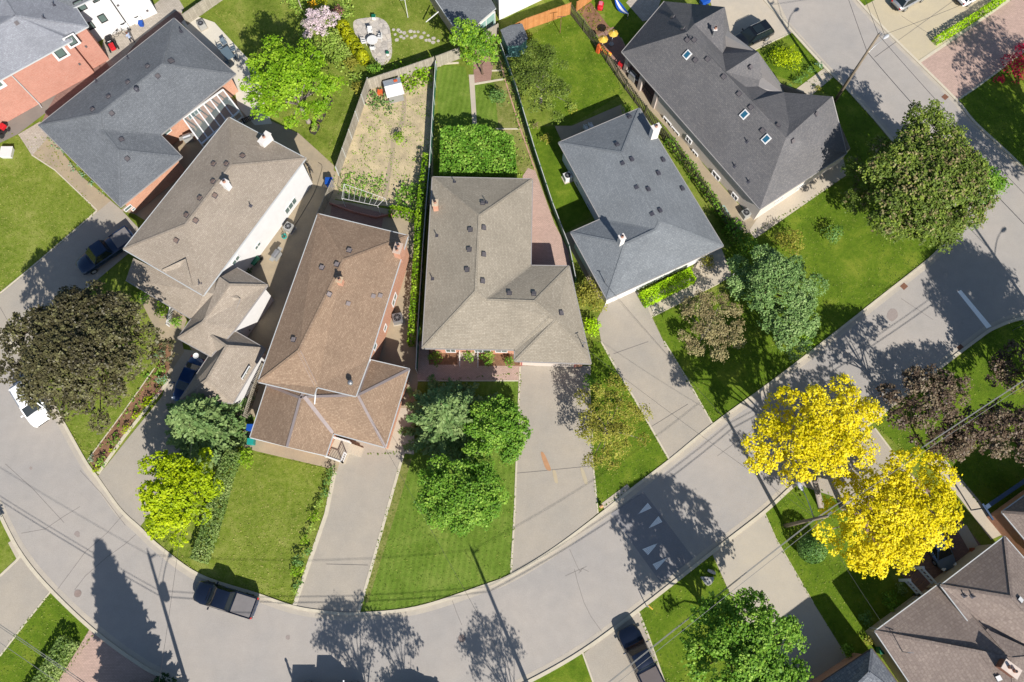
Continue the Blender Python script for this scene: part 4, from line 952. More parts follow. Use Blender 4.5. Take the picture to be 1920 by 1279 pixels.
def tree(name, label, cat, px, py, rpx, zc, mat, dens=1.0, lobes=34, size=0.30, ax=1.0, ay=1.0, rot=0.0, rz=None, group=None, base=None, lr=(0.22, 0.36), bark=None, tuft=1.0, flat=1.0, sparse=0.0, pos=None, mixm=None):
    c = G(px, py, zc) if pos is None else Vector(pos); R = rpx * SCL(px, py, zc) if pos is None else rpx
    g = Vector((c.x, c.y, 0)) if base is None else G(*base); root = thing(name, label, cat, (g.x, g.y, 0), group=group)
    rzz = (rz or R * 0.62); Ls = []
    for i in range(lobes):
        a = 2 * pi * (i * 0.618034) + random.random() * 0.5; q = sqrt((i + 0.5) / lobes); q = min(q, 1.0); zz = sqrt(max(0, 1 - (q * 0.92) ** 2))
        up = 1 if (random.random() < 0.78 or q < .5) else -0.45
        k = random.uniform(*lr) * (1.12 - 0.30 * q); rr = q * (1 - k * 0.62) * random.uniform(0.82, 1.17)
        x, y = cos(a) * rr * R * ax, sin(a) * rr * R * ay; xr, yr = x * cos(rot) - y * sin(rot), x * sin(rot) + y * cos(rot)
        z = c.z + up * zz * rzz * 0.72 * random.uniform(0.8, 1.12) - 0.15 * rzz
        Ls.append((c.x + xr, c.y + yr, max(z, 0.6), k * R * sqrt(ax * ay), k * R * sqrt(ax * ay), k * R * 0.62 * flat))
    area = sum(l[3] * l[4] for l in Ls) * 2.6; size *= 0.68; n = int(dens * area / (size * size) * 4.6)
    # tufts: leaves gather into sprays
    nt = max(60, int(n / 8)); Pt, dt, lt, r = lobes_points(Ls, nt)
    idx = rng.integers(0, nt, n); P = Pt[idx] + rng.normal(size=(n, 3)) * size * 0.82 * tuft * np.array([1, 1, 0.7]); N = dt[idx] * 0.55 + rng.normal(size=(n, 3)) * 0.42 + np.array([0.10, -0.25, 0.75])
    tint = 0.12 + lt[idx] + 0.45 * rng.random(nt)[idx] + rng.normal(size=n) * 0.10
    P[:, 2] = np.maximum(P[:, 2], 0.05)
    leafmesh('crown', P, N, size, tint, lf[mat], root)
    if mixm:
        mm, frac = mixm; m2 = rng.random(nt) < frac; sel = m2[idx]; k = int(sel.sum() * 0.8)
        if k: ii = np.nonzero(sel)[0][:k]; leafmesh('crown', P[ii] + np.array([0, 0, .06]), N[ii], size, tint[ii], lf[mm], root)
    # trunk and limbs
    m = MB(); tr = max(0.06, R * 0.045); top = Vector((c.x, c.y, c.z * 0.72))
    m.tube([(g.x, g.y, 0), (g.x, g.y, 0.15), g.lerp(top, 0.5) + Vector((random.uniform(-.1, .1), random.uniform(-.1, .1), 0)), top], [tr * 1.5, tr * 1.1, tr * 0.9, tr * 0.7], 8); t = m.build('trunk', bark or bark_m, root, smooth=True)
    m = MB()
    for l in Ls[::2 if lobes > 12 else 1]:
        s = g.lerp(top, random.uniform(0.55, 1.0)); e = Vector(l[:3]); mid = s.lerp(e, 0.5) + Vector((0, 0, R * 0.06)); m.tube([s, mid, e], [tr * 0.42, tr * 0.26, tr * 0.08], 5)
    m.build('limb', bark or bark_m, t, smooth=True); return root
def conifer(name, label, px, py, h, R, mat, base_z=0.3, group=None, pos=None, whorl=0.42, size=0.22, per=13, droop=0.25, power=0.85):
    g = G(px, py, 0) if pos is None else Vector(pos); root = thing(name, label, 'tree', (g.x, g.y, 0), group=group); P = []; D = []; Tn = []; m = MB()
    z = base_z; k = 0
    while z < h - 0.2:
        f = 1 - (z - base_z) / (h - base_z); RR = R * f ** power; nb = max(4, int(per * (0.45 + 0.55 * f))); a0 = random.random() * 6.28
        for i in range(nb):
            a = a0 + 2 * pi * i / nb + random.uniform(-.12, .12); L = RR * random.uniform(0.74, 1.12); ns = max(3, int(L / 0.15)); bt = random.random() * .35
            d = Vector((cos(a), sin(a), 0)); tip = g + d * L + Vector((0, 0, z - droop * L)); s = g + Vector((0, 0, z + 0.1))
            if i % 2 == 0: m.tube([s, tip], [0.035, 0.01], 4, cap=False)
            t = np.arange(1, ns + 1) / ns; q = np.array(s)[None] * (1 - t[:, None]) + np.array(tip)[None] * t[:, None]
            wd = 0.30 * L * (1.05 - t) + 0.14
            for sgn in (-1, 0, 1):
                nrm = np.array([-d.y, d.x, 0]) * sgn; off = nrm[None] * (wd * rng.random(ns))[:, None] * .9
                for rep in range(2):
                    P.append(q + off + rng.normal(size=(ns, 3)) * 0.06); D.append(np.tile(np.array([d.x, d.y, -.1]) * 0.8 + nrm * 0.8, (ns, 1))); Tn.append(np.full(ns, 0.15 + bt) + 0.28 * t + rng.random(ns) * 0.22)
        z += whorl * (0.55 + 0.6 * f) * random.uniform(0.85, 1.15); k += 1
    P = np.concatenate(P); D = np.concatenate(D); Tn = np.concatenate(Tn); N = np.tile(np.array([0, 0, 1.0]), (len(P), 1)) + rng.normal(size=P.shape) * 0.38
    P[:, 2] = np.maximum(P[:, 2], 0.05)
    leafmesh('crown', P, N, size, Tn, lf[mat], root, aspect=1.7, along=D)
    t = MB(); t.tube([g, g + Vector((0, 0, h * 0.5)), g + Vector((0, 0, h))], [R * 0.06, R * 0.04, 0.02], 8); tr = t.build('trunk', bark_m, root, smooth=True); m.build('limb', bark_m, tr)
    return root
def bush(name, label, px, py, rpx, mat, hgt=None, size=0.16, ax=1.0, ay=1.0, rot=0.0, group=None, cat='shrub', lobes=9, dens=1.0, z0=0.0, mix=None, rzf=0.8):
    R = rpx * SCL(px, py, 0.5); hgt = hgt or R * 1.1; c = G(px, py, hgt * 0.6); Ls = []; o = Vector((c.x, c.y, 0))
    for i in range(lobes):
        a = 2 * pi * i * 0.618 + random.random(); q = sqrt((i + .3) / lobes); k = random.uniform(.34, .48); x, y = cos(a) * q * (1 - k * .8) * R * ax, sin(a) * q * (1 - k * .8) * R * ay
        Ls.append((c.x + x * cos(rot) - y * sin(rot), c.y + x * sin(rot) + y * cos(rot), z0 + hgt * (0.38 + 0.28 * sqrt(1 - q * q * .9)), k * R, k * R, min(k * R, hgt * 0.42)))
    n = int(dens * sum(l[3] * l[4] for l in Ls) * 3.4 / size ** 2 * 1.2); P, d, lt, r = lobes_points(Ls, n); P[:, 2] = np.maximum(P[:, 2], 0.04)
    N = d * 0.6 + rng.normal(size=(n, 3)) * 0.45 + np.array([0, 0, .5]); tint = 0.15 + lt + 0.5 * rng.random(n)
    ob = leafmesh(name, P, N, size, tint, lf[mat], origin=tuple(o)); tag(ob, label, cat, group); return ob
def hedge(name, label, pts, w, h, mat, size=0.13, dens=1.0, cat='hedge', z0=0.0, round_=0.12, closed=None, group=None, wob=0.06):
    """clipped hedge: leaf faces over the top and sides of a box swept along pts (photo pixels)"""
    Pw = pv(pts); n0 = G(pts[0][0], pts[0][1]); PP = []; NN = []
    if closed:                                                # closed = list of ground corners: a filled block
        poly = [Vector((p.x, p.y)) for p in Pw]; ar = abs(sum(poly[i].x * poly[(i + 1) % len(poly)].y - poly[(i + 1) % len(poly)].x * poly[i].y for i in range(len(poly)))) / 2
        n = int(ar / size ** 2 * 2.2 * dens); tr = tessellate_polygon([[Vector((p.x, p.y, 0)) for p in poly]]); A_ = []
        for t in tr: a, b, c = (poly[k] for k in t); A_.append(abs((b - a).cross(c - a)) / 2)
        A_ = np.array(A_); idx = rng.choice(len(tr), n, p=A_ / A_.sum()); V = np.array([[tuple(poly[k]) for k in t] for t in tr]); u = rng.random((n, 2)); f = u.sum(1) > 1; u[f] = 1 - u[f]
        xy = V[idx, 0] + (V[idx, 1] - V[idx, 0]) * u[:, :1] + (V[idx, 2] - V[idx, 0]) * u[:, 1:]
        PP.append(np.column_stack([xy, h + wob * (np.sin(xy[:, 0] * 2.1 + np.sin(xy[:, 1] * 1.3)) * np.cos(xy[:, 1] * 1.7) + .6 * np.sin(xy[:, 0] * 4.3 + xy[:, 1] * 3.1)) + rng.normal(size=n) * 0.05])); NN.append(np.tile([0, 0, 1.0], (n, 1)))
        segs = [(poly[i], poly[(i + 1) % len(poly)], 0.0) for i in range(len(poly))]; cen = sum(poly, Vector((0, 0))) / len(poly)
    else:
        segs = []
        for i in range(len(Pw) - 1):
            a, b = Vector((Pw[i].x, Pw[i].y)), Vector((Pw[i + 1].x, Pw[i + 1].y)); d = (b - a); L = d.length; d /= L; nn = Vector((-d.y, d.x))
            n = int(L * w / size ** 2 * 2.2 * dens); t = rng.random(n) * L; s = (rng.random(n) - .5) * w
            x = a.x + d.x * t + nn.x * s; y = a.y + d.y * t + nn.y * s; edge = np.clip((np.abs(s) - w / 2 + round_) / round_, 0, 1)
            PP.append(np.column_stack([x, y, h - edge ** 2 * round_ + wob * np.sin(t * 2.3 + s) + rng.normal(size=n) * 0.04])); NN.append(np.tile([0, 0, 1.0], (n, 1)))
            segs += [(a + nn * w / 2, b + nn * w / 2, 1), (a - nn * w / 2, b - nn * w / 2, -1)]
            if i == 0: segs.append((a + nn * w / 2, a - nn * w / 2, 2))
            if i == len(Pw) - 2: segs.append((b + nn * w / 2, b - nn * w / 2, 2))
    for a, b, q in segs:
        d = b - a; L = d.length; n = int(L * (h - z0) / size ** 2 * 1.8 * dens)
        if n < 2: continue
        t = rng.random(n); z = z0 + rng.random(n) * (h - z0); d = d / L; nn = np.array([-d.y, d.x, 0.3])
        PP.append(np.column_stack([a.x + (b.x - a.x) * t, a.y + (b.y - a.y) * t, z]) + rng.normal(size=(n, 3)) * 0.035); NN.append(np.tile(nn * random.choice((1, 1)), (n, 1)))
    P = np.concatenate(PP); N = np.concatenate(NN) + rng.normal(size=P.shape) * 0.4; P[:, 2] = np.maximum(P[:, 2], .03)
    tint = 0.45 + 0.25 * np.sin(P[:, 0] * 1.9 + 1) * np.sin(P[:, 1] * 1.6) + rng.normal(size=len(P)) * 0.18
    ob = leafmesh(name, P, N, size, tint, lf[mat], origin=(n0.x, n0.y, 0)); return tag(ob, label, cat, group)

# --- street and garden trees
tree('purple_maple_tree', 'huge dark purple brown maple tree hanging over the white car at the left', 'tree', 157,658,141,6.8,'purple',1.0,70,0.26,ax=1.0,ay=0.93,rz=4.4,lr=(.16,.26),tuft=.8)
conifer('spruce_tree', 'grey green spruce tree in front of the taupe garage wing', 394,803,8.0,4.4,'bluespruce',whorl=.36,size=.20)
tree('lime_maple_tree', 'vivid lime green maple tree beside the long dusty hedge', 'tree', 337,925,86,4.4,'lime',1.0,36,0.24,ax=.92,ay=1.08,rz=2.6,lr=(.2,.3),tuft=.7)
conifer('spruce_tree', 'pale blue green spruce tree on the lawn beneath the center bungalow', 842,795,8.6,4.9,'bluespruce',whorl=.40,size=.20,per=10)
tree('linden_tree', 'fresh green tree overhanging the driveway edge right of the pale spruce', 'tree', 934,806,66,3.6,'green',1.3,26,0.22,rz=2.2,tuft=.9,base=(925,825))
tree('linden_tree', 'fresh green wide tree on the striped lawn nearest the street', 'tree', 868,927,88,3.8,'green',1.2,34,0.23,ax=1.08,ay=.85,rz=2.4,lr=(.19,.30),tuft=1.0)
tree('crabapple_tree', 'sparse olive crabapple tree between the two wide driveways', 'tree', 1142,800,80,3.2,'olive',0.6,24,0.17,ax=.9,ay=1.1,rz=1.8,lr=(.16,.26),tuft=1.5,bark=barkg_m)
bush('shrub','small green shrub at the garage corner above the sparse crabapple',1108,718,20,'green',1.6,.15)
bush('shrub','tall olive green shrub against the left wall of the slate roof bungalow',1107,556,36,'olive',2.8,.15,ay=1.25,lobes=14)
bush('shrub','small bright green shrub below the olive shrub',1108,614,20,'hedge',1.3,.13,ay=1.2)
tree('brown_tree', 'brownish small tree with fine twigs beside the hedge walk', 'tree', 1330,612,70,2.7,'brownish',0.75,22,0.16,rz=1.8,lr=(.16,.26),tuft=1.5,bark=barkg_m)
tree('pale_pine_tree', 'tall feathery pale green pine tree on the corner lawn', 'tree', 1452,530,84,4.3,'spruce',.95,26,0.19,ax=1.1,ay=.9,rz=2.6,lr=(.2,.32),tuft=.9)
tree('pale_pine_tree', 'lower feathery pale green pine nearer the street kerb', 'tree', 1480,605,66,3.6,'spruce',.95,20,0.19,ax=.9,ay=1.1,rz=2.4,lr=(.2,.32),tuft=.9)
bush('shrub','bright green shrub at the kerb under the pale pines',1513,640,20,'bright',1.0,.15)
tree('corner_maple_tree', 'big bronze and green maple tree overhanging the side street corner', 'tree', 1725,350,128,6.3,'bronze',1.0,60,0.26,rz=4.2,lr=(.17,.28),tuft=.85,base=(1675,408),mixm=('brownish',.18))
tree('corner_maple_tree', 'greener maple crown at the road bend right of the bronze maple', 'tree', 1815,345,62,5.2,'green',.85,22,0.24,rz=2.6,ax=1.15,ay=.8,tuft=.9,base=(1752,420))
tree('corner_maple_tree', 'green maple crown overhanging the street below the bronze maple', 'tree', 1740,425,62,4.2,'bronze',1.0,20,0.25,rz=2.2,ax=1.4,ay=.7,tuft=.9,base=(1716,440))
tree('corner_maple_tree', 'green maple crown nearest the skylight roof corner', 'tree', 1738,245,62,6.4,'bronze',.9,18,0.24,rz=2.6,ax=.9,ay=.9,tuft=.9,base=(1700,345))
tree('golden_locust_tree', 'bright yellow locust tree overhanging the wide street', 'tree', 1522,815,124,6.8,'yellow',0.9,46,0.23,ax=1.15,ay=.72,rot=radians(22),rz=2.8,lr=(.15,.25),tuft=1.0,base=(1538,948),bark=barkg_m)
tree('golden_locust_tree', 'bright yellow locust tree above the shaded brick driveway', 'tree', 1669,966,134,6.4,'yellow',0.95,58,0.23,ax=1.08,ay=.76,rot=radians(32),rz=3.0,lr=(.15,.25),tuft=1.0,base=(1580,950),bark=barkg_m)
tree('copper_tree', 'dark copper tree at the street kerb right of the upper yellow locust', 'tree', 1728,748,80,5.8,'purple2',1.0,24,0.24,ax=1.12,ay=.8,rot=radians(25),rz=2.4,lr=(.18,.3))
tree('copper_tree', 'dark copper tree stretching along the right edge lawn', 'tree', 1868,808,90,5.2,'purple2',1.0,26,0.24,ax=1.2,ay=.7,rz=2.2,lr=(.18,.3))
tree('copper_tree', 'small dark copper tree between the two larger copper trees', 'tree', 1778,832,54,3.8,'purple2',1.0,14,0.22,ax=1.2,ay=.72,rz=1.6)
tree('copper_tree', 'black purple tree cut by the right edge above the lawn', 'tree', 1925,692,64,4.0,'purple2',1.0,18,0.24,rz=2.6)
tree('maple_tree', 'large lush green maple tree at the bottom between two driveways', 'tree', 1395,1222,116,7.0,'green',1.0,52,0.26,ax=.98,ay=1.08,rz=4.2,lr=(.17,.27),tuft=.85)
tree('honey_tree', 'large bright green tree behind the charcoal and taupe roofs', 'tree', 548,158,92,6.6,'bright',0.8,44,0.26,rz=3.6,lr=(.16,.26),tuft=1.0,bark=barkg_m)
tree('backyard_tree', 'green round tree over the grey board fence at the top', 'tree', 902,96,42,3.8,'green',1.0,16,0.21,rz=2.0,mixm=('bright',.3))
tree('backyard_tree', 'smaller green tree touching the grey annex roof corner', 'tree', 872,68,32,4.6,'green',.85,12,0.21,rz=1.8,mixm=('bright',.4))
tree('old_apple_tree', 'sparse grey branched apple tree in the lawn behind the slate bungalow', 'tree', 1016,152,66,3.6,'bronze',0.7,26,0.17,ax=.85,ay=1.4,rot=radians(18),rz=1.8,lr=(.16,.26),tuft=1.5,bark=barkg_m)
bush('shrub','small dark conifer shrub on the small lawn beside the green mesh fence',932,182,20,'box',1.6,.14)
tree('lilac_tree', 'pink flowering lilac tree left of the golden cedar row', 'tree', 597,45,36,2.4,'lilac',1.0,14,0.17,rz=1.3,tuft=1.0)
bush('shrub','dark burgundy shrub behind the pink lilac',632,22,16,'burgundy',1.6,.14)
bush('shrub','small gold shrub at the top edge above the lilac',585,8,10,'orange',.8,.13)
bush('shrub','clipped golden green shrub at the top edge beside the lilac',604,3,10,'cedar',1.2,.12)
bush('shrub','speckled olive shrub below the pink lilac',622,72,24,'straw',1.4,.14)
bush('shrub','loose olive shrub along the flagstone patio border',642,100,22,'straw',1.2,.14,ay=1.3,rot=radians(30))
bush('shrub','loose dark green shrub at the fence corner by the vegetable garden',660,118,18,'olive',1.2,.14)
bush('shrub','leafy shrub leaning on the grey fence beside the side lawn',672,165,16,'olive',1.2,.14,ay=1.3)
bush('shrub','round light green shrub by the flagstone patio tip',704,129,17,'green',1.7,.13)
bush('shrub','green shrub in the upper corner near the annex shadow',870,60,10,'box',1.0,.13)
CED = []
for i, (x, y, l) in enumerate(((644,52,'golden column cedar at the upper end of the clipped row'), (653,66,'second golden column cedar from the upper end of the row'), (662,80,'third golden column cedar from the upper end of the row'), (671,94,'fourth golden column cedar in the row'), (680,108,'golden column cedar at the lower end of the row by the patio'))):
    CED.append((x, y, l))
# flat topped vine arbour behind the centre bungalow
hedge('vine_arbor','big square leafy grape arbor behind the center bungalow',[(829,262),(905,255),(962,278),(968,345),(829,345)],1,2.3,'vine',.20,1.5,cat='arbor',closed=True,wob=.2)
# --- hedges
hedge('hedge','bright clipped rectangular hedge in front of the white bungalow',[(1197,556),(1290,509),(1301,532),(1209,578)],1,1.1,'hedge',.12,1.3,closed=True)
hedge('hedge','long dusty green hedge between the lime maple and the lawn',spline([(446,850),(428,890),(414,940),(400,990),(385,1035),(378,1052)],3),1.35,1.25,'dusty',.14,1.0)
hedge('hedge','thin bright green hedge along the cream driveway',[(1750,82),(1800,52),(1862,12),(1885,-5)],0.75,0.8,'hedge',.14,1.2)
hedge('hedge','clipped hedge in the bottom left corner lawn',[(138,1198),(118,1232),(90,1279),(60,1330)],1.5,1.2,'dusty',.15,1.0)
for i, (x, y, r, mtl, hh) in enumerate(((622,884,12,'box',1.0),(615,902,11,'box',.9),(608,925,12,'box',1.0),(598,945,11,'straw',.8),(590,968,14,'bright',.9),(582,992,11,'straw',.8),(572,1012,12,'bright',.8),(578,1035,10,'box',.7),(560,1052,15,'box',1.3),(556,1072,14,'bright',.9),(560,1095,11,'box',.7),(552,1110,9,'straw',.5))):
    bush('border_shrub', ['dark green','grey green','dark green','olive','bright green','olive','yellow green','blue green','large dark','large bright green','grey green','small pale'][i] + ' border shrub, number %s counted down the left kerb of the middle driveway' % ['one','two','three','four','five','six','seven','eight','nine','ten','eleven','twelve'][i], x, y, r, mtl, hh, .13, group='shrubs bordering the middle driveway', lobes=6)
# border along the left driveway
for x, y, r, mtl, hh, l in ((299,664,13,'hosta',.7,'pale variegated hosta clump under the purple maple edge'),(304,690,11,'green',.6,'green perennial clump below the pale hosta'),(303,713,13,'hosta',.7,'pale variegated hosta clump lowest of the two'),(296,733,10,'burgundy',.7,'dull burgundy barberry on the driveway border'),
      (277,754,14,'lime',.8,'largest lime green shrub on the driveway border'),(257,779,11,'lime',.7,'lime green shrub below the largest lime shrub'),(237,805,12,'lime',.7,'lime green shrub in the middle of the driveway border'),(217,829,11,'green',.9,'round dark green shrub on the driveway border'),(210,845,7,'lime',.4,'smallest lime shrub on the driveway border'),
      (189,865,12,'green',.9,'green shrub near the street end of the driveway border'),(172,862,9,'hosta',.6,'grey green clump at the kerb end of the driveway border'),(181,880,9,'lime',.5,'lime clump at the street tip of the driveway border')):
    bush('border_shrub', l, x, y, r, mtl, hh, .12, group='shrubs bordering the left driveway', lobes=6)
for x, y, r, mtl, hh, l in ((272,556,17,'green',1.0,'dark green shrub under the front eave of the split level house'),(306,580,20,'bright',1.0,'bright feathery shrub by the small white railing'),(331,603,14,'green',.8,'dark green shrub right of the small white railing'),
      (817,672,17,'green',1.1,'round shrub left of the front steps of the center bungalow'),(879,668,14,'green',1.5,'round shrub just right of the front steps'),(915,671,17,'green',1.3,'widest round shrub under the center bungalow window'),(957,678,13,'green',1.0,'round shrub beside the red garage door'),
      (1327,490,17,'olive',1.6,'leafy shrub by the front steps of the white bungalow'),(1563,437,22,'box',1.6,'round grey green shrub alone on the corner lawn'),(1482,452,32,'olive',2.2,'dome shaped olive shrub with bare twigs on the corner lawn'),
      (1476,110,33,'lime',1.8,'round golden green shrub on the front lawn by the side street'),(1478,163,9,'box',.7,'lowest small shrub left of the short concrete walk'),(1495,152,11,'box',.8,'small round shrub second along the short concrete walk'),(1508,142,9,'box',.8,'small round shrub third along the short concrete walk'),(1521,132,10,'box',.9,'small round shrub nearest the street along the short walk'),(1535,122,9,'hosta',.8,'pale shrub at the kerb above the short walk'),
      (1533,166,8,'olive',.6,'pinkish small shrub below the short walk'),(1910,125,34,'red',2.0,'large crimson rhododendron at the right edge lawn'),(1874,149,12,'red',1.0,'small crimson flowering bush left of the large crimson one'),(1920,92,18,'red',1.5,'crimson bush at the edge of the pink driveway'),
      (1590,1220,16,'green',1.4,'dark green shrub beside the bottom grey speckled roof'),(1672,1127,20,'green',1.2,'shaded leafy shrub outside the white balustrade'),(1626,1158,17,'box',.7,'grey green low shrub below the balustrade'),(1690,1105,14,'dusty',1.0,'pale rounded shrub inside the corner of the balustrade'),(1628,1202,12,'olive',.6,'low yellow green shrub at the corner of the rose roof'),
      (1212,570,9,'hosta',.8,'small blue green shrub at the left end of the clipped hedge'),(1335,955,1,'box',.3,'tiny weed on the street kerb'),(748,258,15,'bright',1.2,'bright green young shrub in the sandy vegetable garden'),(1176,205,14,'bright',1.6,'bright green bush behind the slate bungalow by the picket fence'),(460,858,22,'bright',1.2,'bright leafy shrub at the top end of the dusty hedge'),
      (1075,205,12,'olive',.9,'brownish shrub beside the back patio of the slate bungalow'),(1025,260,14,'olive',1.0,'twiggy shrub under the old apple tree'),(1005,235,9,'brownish',.8,'small brown shrub under the old apple tree'),(425,90,0.5,'green',.3,'tiny weed')):
    if r >= 5: bush('shrub', l, x, y, r, mtl, hh, .13 if r > 8 else .10, lobes=8 if r > 12 else 6)
hedge('climbing_vine','leafy vine climbing along the green fence beside the brown roof house',spline([(800,300),(796,340),(790,385),(786,430),(784,480),(780,540),(776,600),(772,650)],3),.55,1.4,'bright',.15,.8,cat='vine',wob=.25)
hedge('bean_row','row of bright leafy plants behind the brick patio wall',[(732,400),(756,402),(782,412)],1.0,.8,'bright',.16,1.0,cat='plants',wob=.2)
hedge('picket_vine','vine growing through the lower picket fence beside the slate roof',[(1250,268),(1290,318),(1330,378),(1372,440)],.8,1.2,'green',.18,.55,cat='vine',wob=.3)
hedge('picket_vine','dark leafy growth at the lower corner of the slate bungalow',[(1362,430),(1392,462),(1400,480)],1.6,1.6,'green',.2,.6,cat='vine',wob=.4)
# clipped ball and its texture
def ball(name, label, px, py, r, mat, cat='shrub', sq=0.95):
    c = G(px, py, r); n = int(4 * pi * r * r / .10 ** 2 * 1.7); d = sph(n); P = np.array(c) + d * r * np.array([1, 1, sq]) * (1 + rng.normal(size=(n, 1)) * .02)
    ob = leafmesh(name, P, d + rng.normal(size=(n, 3)) * .3, .12, .5 + .2 * np.sin(P[:, 0] * 3) + rng.normal(size=n) * .18, lf[mat], origin=(c.x, c.y, 0)); tag(ob, label, cat)
for x, y, l in CED: ball('column_cedar', l, x, y, .74, 'cedar', 'cedar', 1.5)
ball('topiary_ball','clipped round topiary ball left of the lower yellow locust',1523,1029,1.27,'box')
# --- trees outside the frame whose shade falls into it
SV = Vector((0.407, -0.914, 0))
conifer('fir_tree','tall dark fir tree at the bottom left edge casting a jagged shadow on the road',0,0,12.5,4.1,'dark',pos=tuple(G(183,1012) + SV * 17.1),per=15,whorl=.36,size=.26,droop=.2,power=.8)
for px, py, r, z, d, l in ((652,1195,3.2,7,.85,'loose leafy tree just below the bottom edge, left of its pair'),(738,1218,2.6,6.5,.8,'loose leafy tree just below the bottom edge, right of its pair'),(925,1228,2.9,7,.7,'tree below the bottom edge casting shade beside the pole shadow')):
    c = G(px, py) + SV * (z * 1.366); tree('roadside_tree', l, 'tree', 0, 0, r, z, 'green', d, 22, .2, pos=(c.x, c.y, z), rz=2.2, lr=(.16,.26), tuft=1.6)
for px, py, r, z, d, l, mt_ in ((1820,548,4.6,8.5,1.0,'tall tree right of the frame shading the street corner','green'),(1868,560,3.4,8.0,1.0,'tree right of the frame beside the stop sign','purple2'),(1862,105,5.0,9,.28,'thin leafed tree right of the frame shading the pink driveway','olive'),(1888,250,5.6,8,.8,'broad tree right of the frame shading the corner lawn','green'),(1870,640,3.6,6.5,.9,'tree right of the frame shading the kerb lawn','green'),(1330,690,2.4,4.0,0.0,'','green')):
    if d:
        c = G(px, py) + SV * (z * 1.366); tree('roadside_tree', l, 'tree', 0, 0, r, z, mt_, d, 30, .26, pos=(c.x, c.y, z), rz=2.8, tuft=1.2)
tree('roadside_tree','dark tree behind the bottom left corner hedge','tree',-30,1010,30,2.0,'green',1,10,.2)
# --- vegetable garden plants (countless small leaves)
def scatter(name, kind_label, polys, n, mat, size, z=0.12, clump=0.2, k=5):
    P = []
    for poly in polys:
        ps = pv(poly); xs = [p.x for p in ps]; ys = [p.y for p in ps]; cnt = 0; V2 = [(p.x, p.y) for p in ps]
        def ins(x, y):
            c = False; j = len(V2) - 1
            for i in range(len(V2)):
                if (V2[i][1] > y) != (V2[j][1] > y) and x < (V2[j][0] - V2[i][0]) * (y - V2[i][1]) / (V2[j][1] - V2[i][1]) + V2[i][0]: c = not c
                j = i
            return c
        while cnt < n:
            x, y = random.uniform(min(xs), max(xs)), random.uniform(min(ys), max(ys))
            if not ins(x, y): continue
            kk = random.randint(2, k * 2)
            for q in range(kk): P.append((x + random.gauss(0, clump), y + random.gauss(0, clump), abs(random.gauss(z, z * .5)) + .03))
            cnt += 1
    P = np.array(P); o = leafmesh(name, P, np.tile([0, 0, 1.0], (len(P), 1)) + rng.normal(size=P.shape) * .5, size, .2 + .6 * rng.random(len(P)), lf[mat]); tag(o, kind='stuff')
    return o
scatter('vegetable_seedlings','',[[(700,170),(740,160),(750,230),(700,300),(650,360),(640,330),(680,240)],[(765,180),(805,150),(805,380),(740,390),(745,300)]],34,'straw',.13,.1,.16)
scatter('vegetable_rows','',[[(636,325),(660,322),(712,330),(722,345),(700,376),(640,366)]],110,'vine',.15,.12,.34,5)
scatter('garden_weeds','',[[(700,165),(808,120),(808,385),(640,368),(640,330),(680,240)]],420,'straw',.10,.04,.25,3)
scatter('vegetable_rows','',[[(730,140),(810,112),(808,160),(770,175),(740,170)]],90,'bright',.22,.5,.28,7)
scatter('vegetable_rows','',[[(690,180),(735,185),(730,215),(700,210)]],26,'box',.2,.3,.25,6)
scatter('vegetable_rows','',[[(755,350),(790,350),(790,400),(740,392)]],60,'green',.2,.4,.25,6)
scatter('garden_seedlings','',[[(1084,20),(1108,8),(1148,58),(1120,64)]],40,'olive',.12,.06,.08,4)
scatter('flower_border','',[[(88,260),(100,258),(152,318),(208,368),(198,372),(140,322)]],30,'hosta',.14,.15,.14,5)
scatter('garden_plants','',[[(560,60),(600,80),(650,130),(680,148),(668,160),(630,120),(600,100)],[(535,0),(575,-5),(565,40),(556,20)],[(640,0),(655,0),(652,30),(640,45)]],55,'straw',.2,.3,.3,7)
scatter('garden_plants','',[[(292,640),(320,650),(318,690),(290,720),(190,882),(168,866),(240,770)]],50,'green',.14,.12,.12,4)
scatter('garden_plants','',[[(930,250),(985,250),(1000,320),(975,330),(940,300)]],40,'straw',.14,.15,.25,4)
scatter('lawn_weeds','',[[(930,60),(990,230),(1010,300),(975,240),(940,120)]],50,'straw',.16,.12,.3,5)

# grass blades and clover: countless, one mass per lawn type, roughening lawns and their edges
def tufts(name, polys, per, mat, size=.11):
    P = []
    for poly in polys:
        V = [Vector((p.x, p.y)) for p in pv(poly)]; tr = tessellate_polygon([[Vector((p.x, p.y, 0)) for p in V]])
        for t in tr:
            a, b, c = (V[k] for k in t); n = int(abs((b - a).cross(c - a)) / 2 * per)
            if n < 1: continue
            u = rng.random((n, 2)); f = u.sum(1) > 1; u[f] = 1 - u[f]; P.append(np.column_stack([a.x + (b.x - a.x) * u[:, 0] + (c.x - a.x) * u[:, 1], a.y + (b.y - a.y) * u[:, 0] + (c.y - a.y) * u[:, 1], .012 + .02 * rng.random(n)]))
        for i in range(len(V)):
            a, b = V[i], V[(i + 1) % len(V)]; n = int((b - a).length * 7); t = rng.random(n); q = np.column_stack([a.x + (b.x - a.x) * t, a.y + (b.y - a.y) * t, np.full(n, .05)]); q[:, :2] += rng.normal(size=(n, 2)) * .07; P.append(q)
    P = np.concatenate(P); m_ = np.sin(P[:, 0] * .5) * np.sin(P[:, 1] * .43) + rng.normal(size=len(P)) * .6; P = P[(m_ > -.5)]
    o = leafmesh(name, P, np.tile([0.1, -.2, 1.0], (len(P), 1)) + rng.normal(size=P.shape) * .16, size, rng.random(len(P)), lf[mat]); tag(o, kind='stuff')
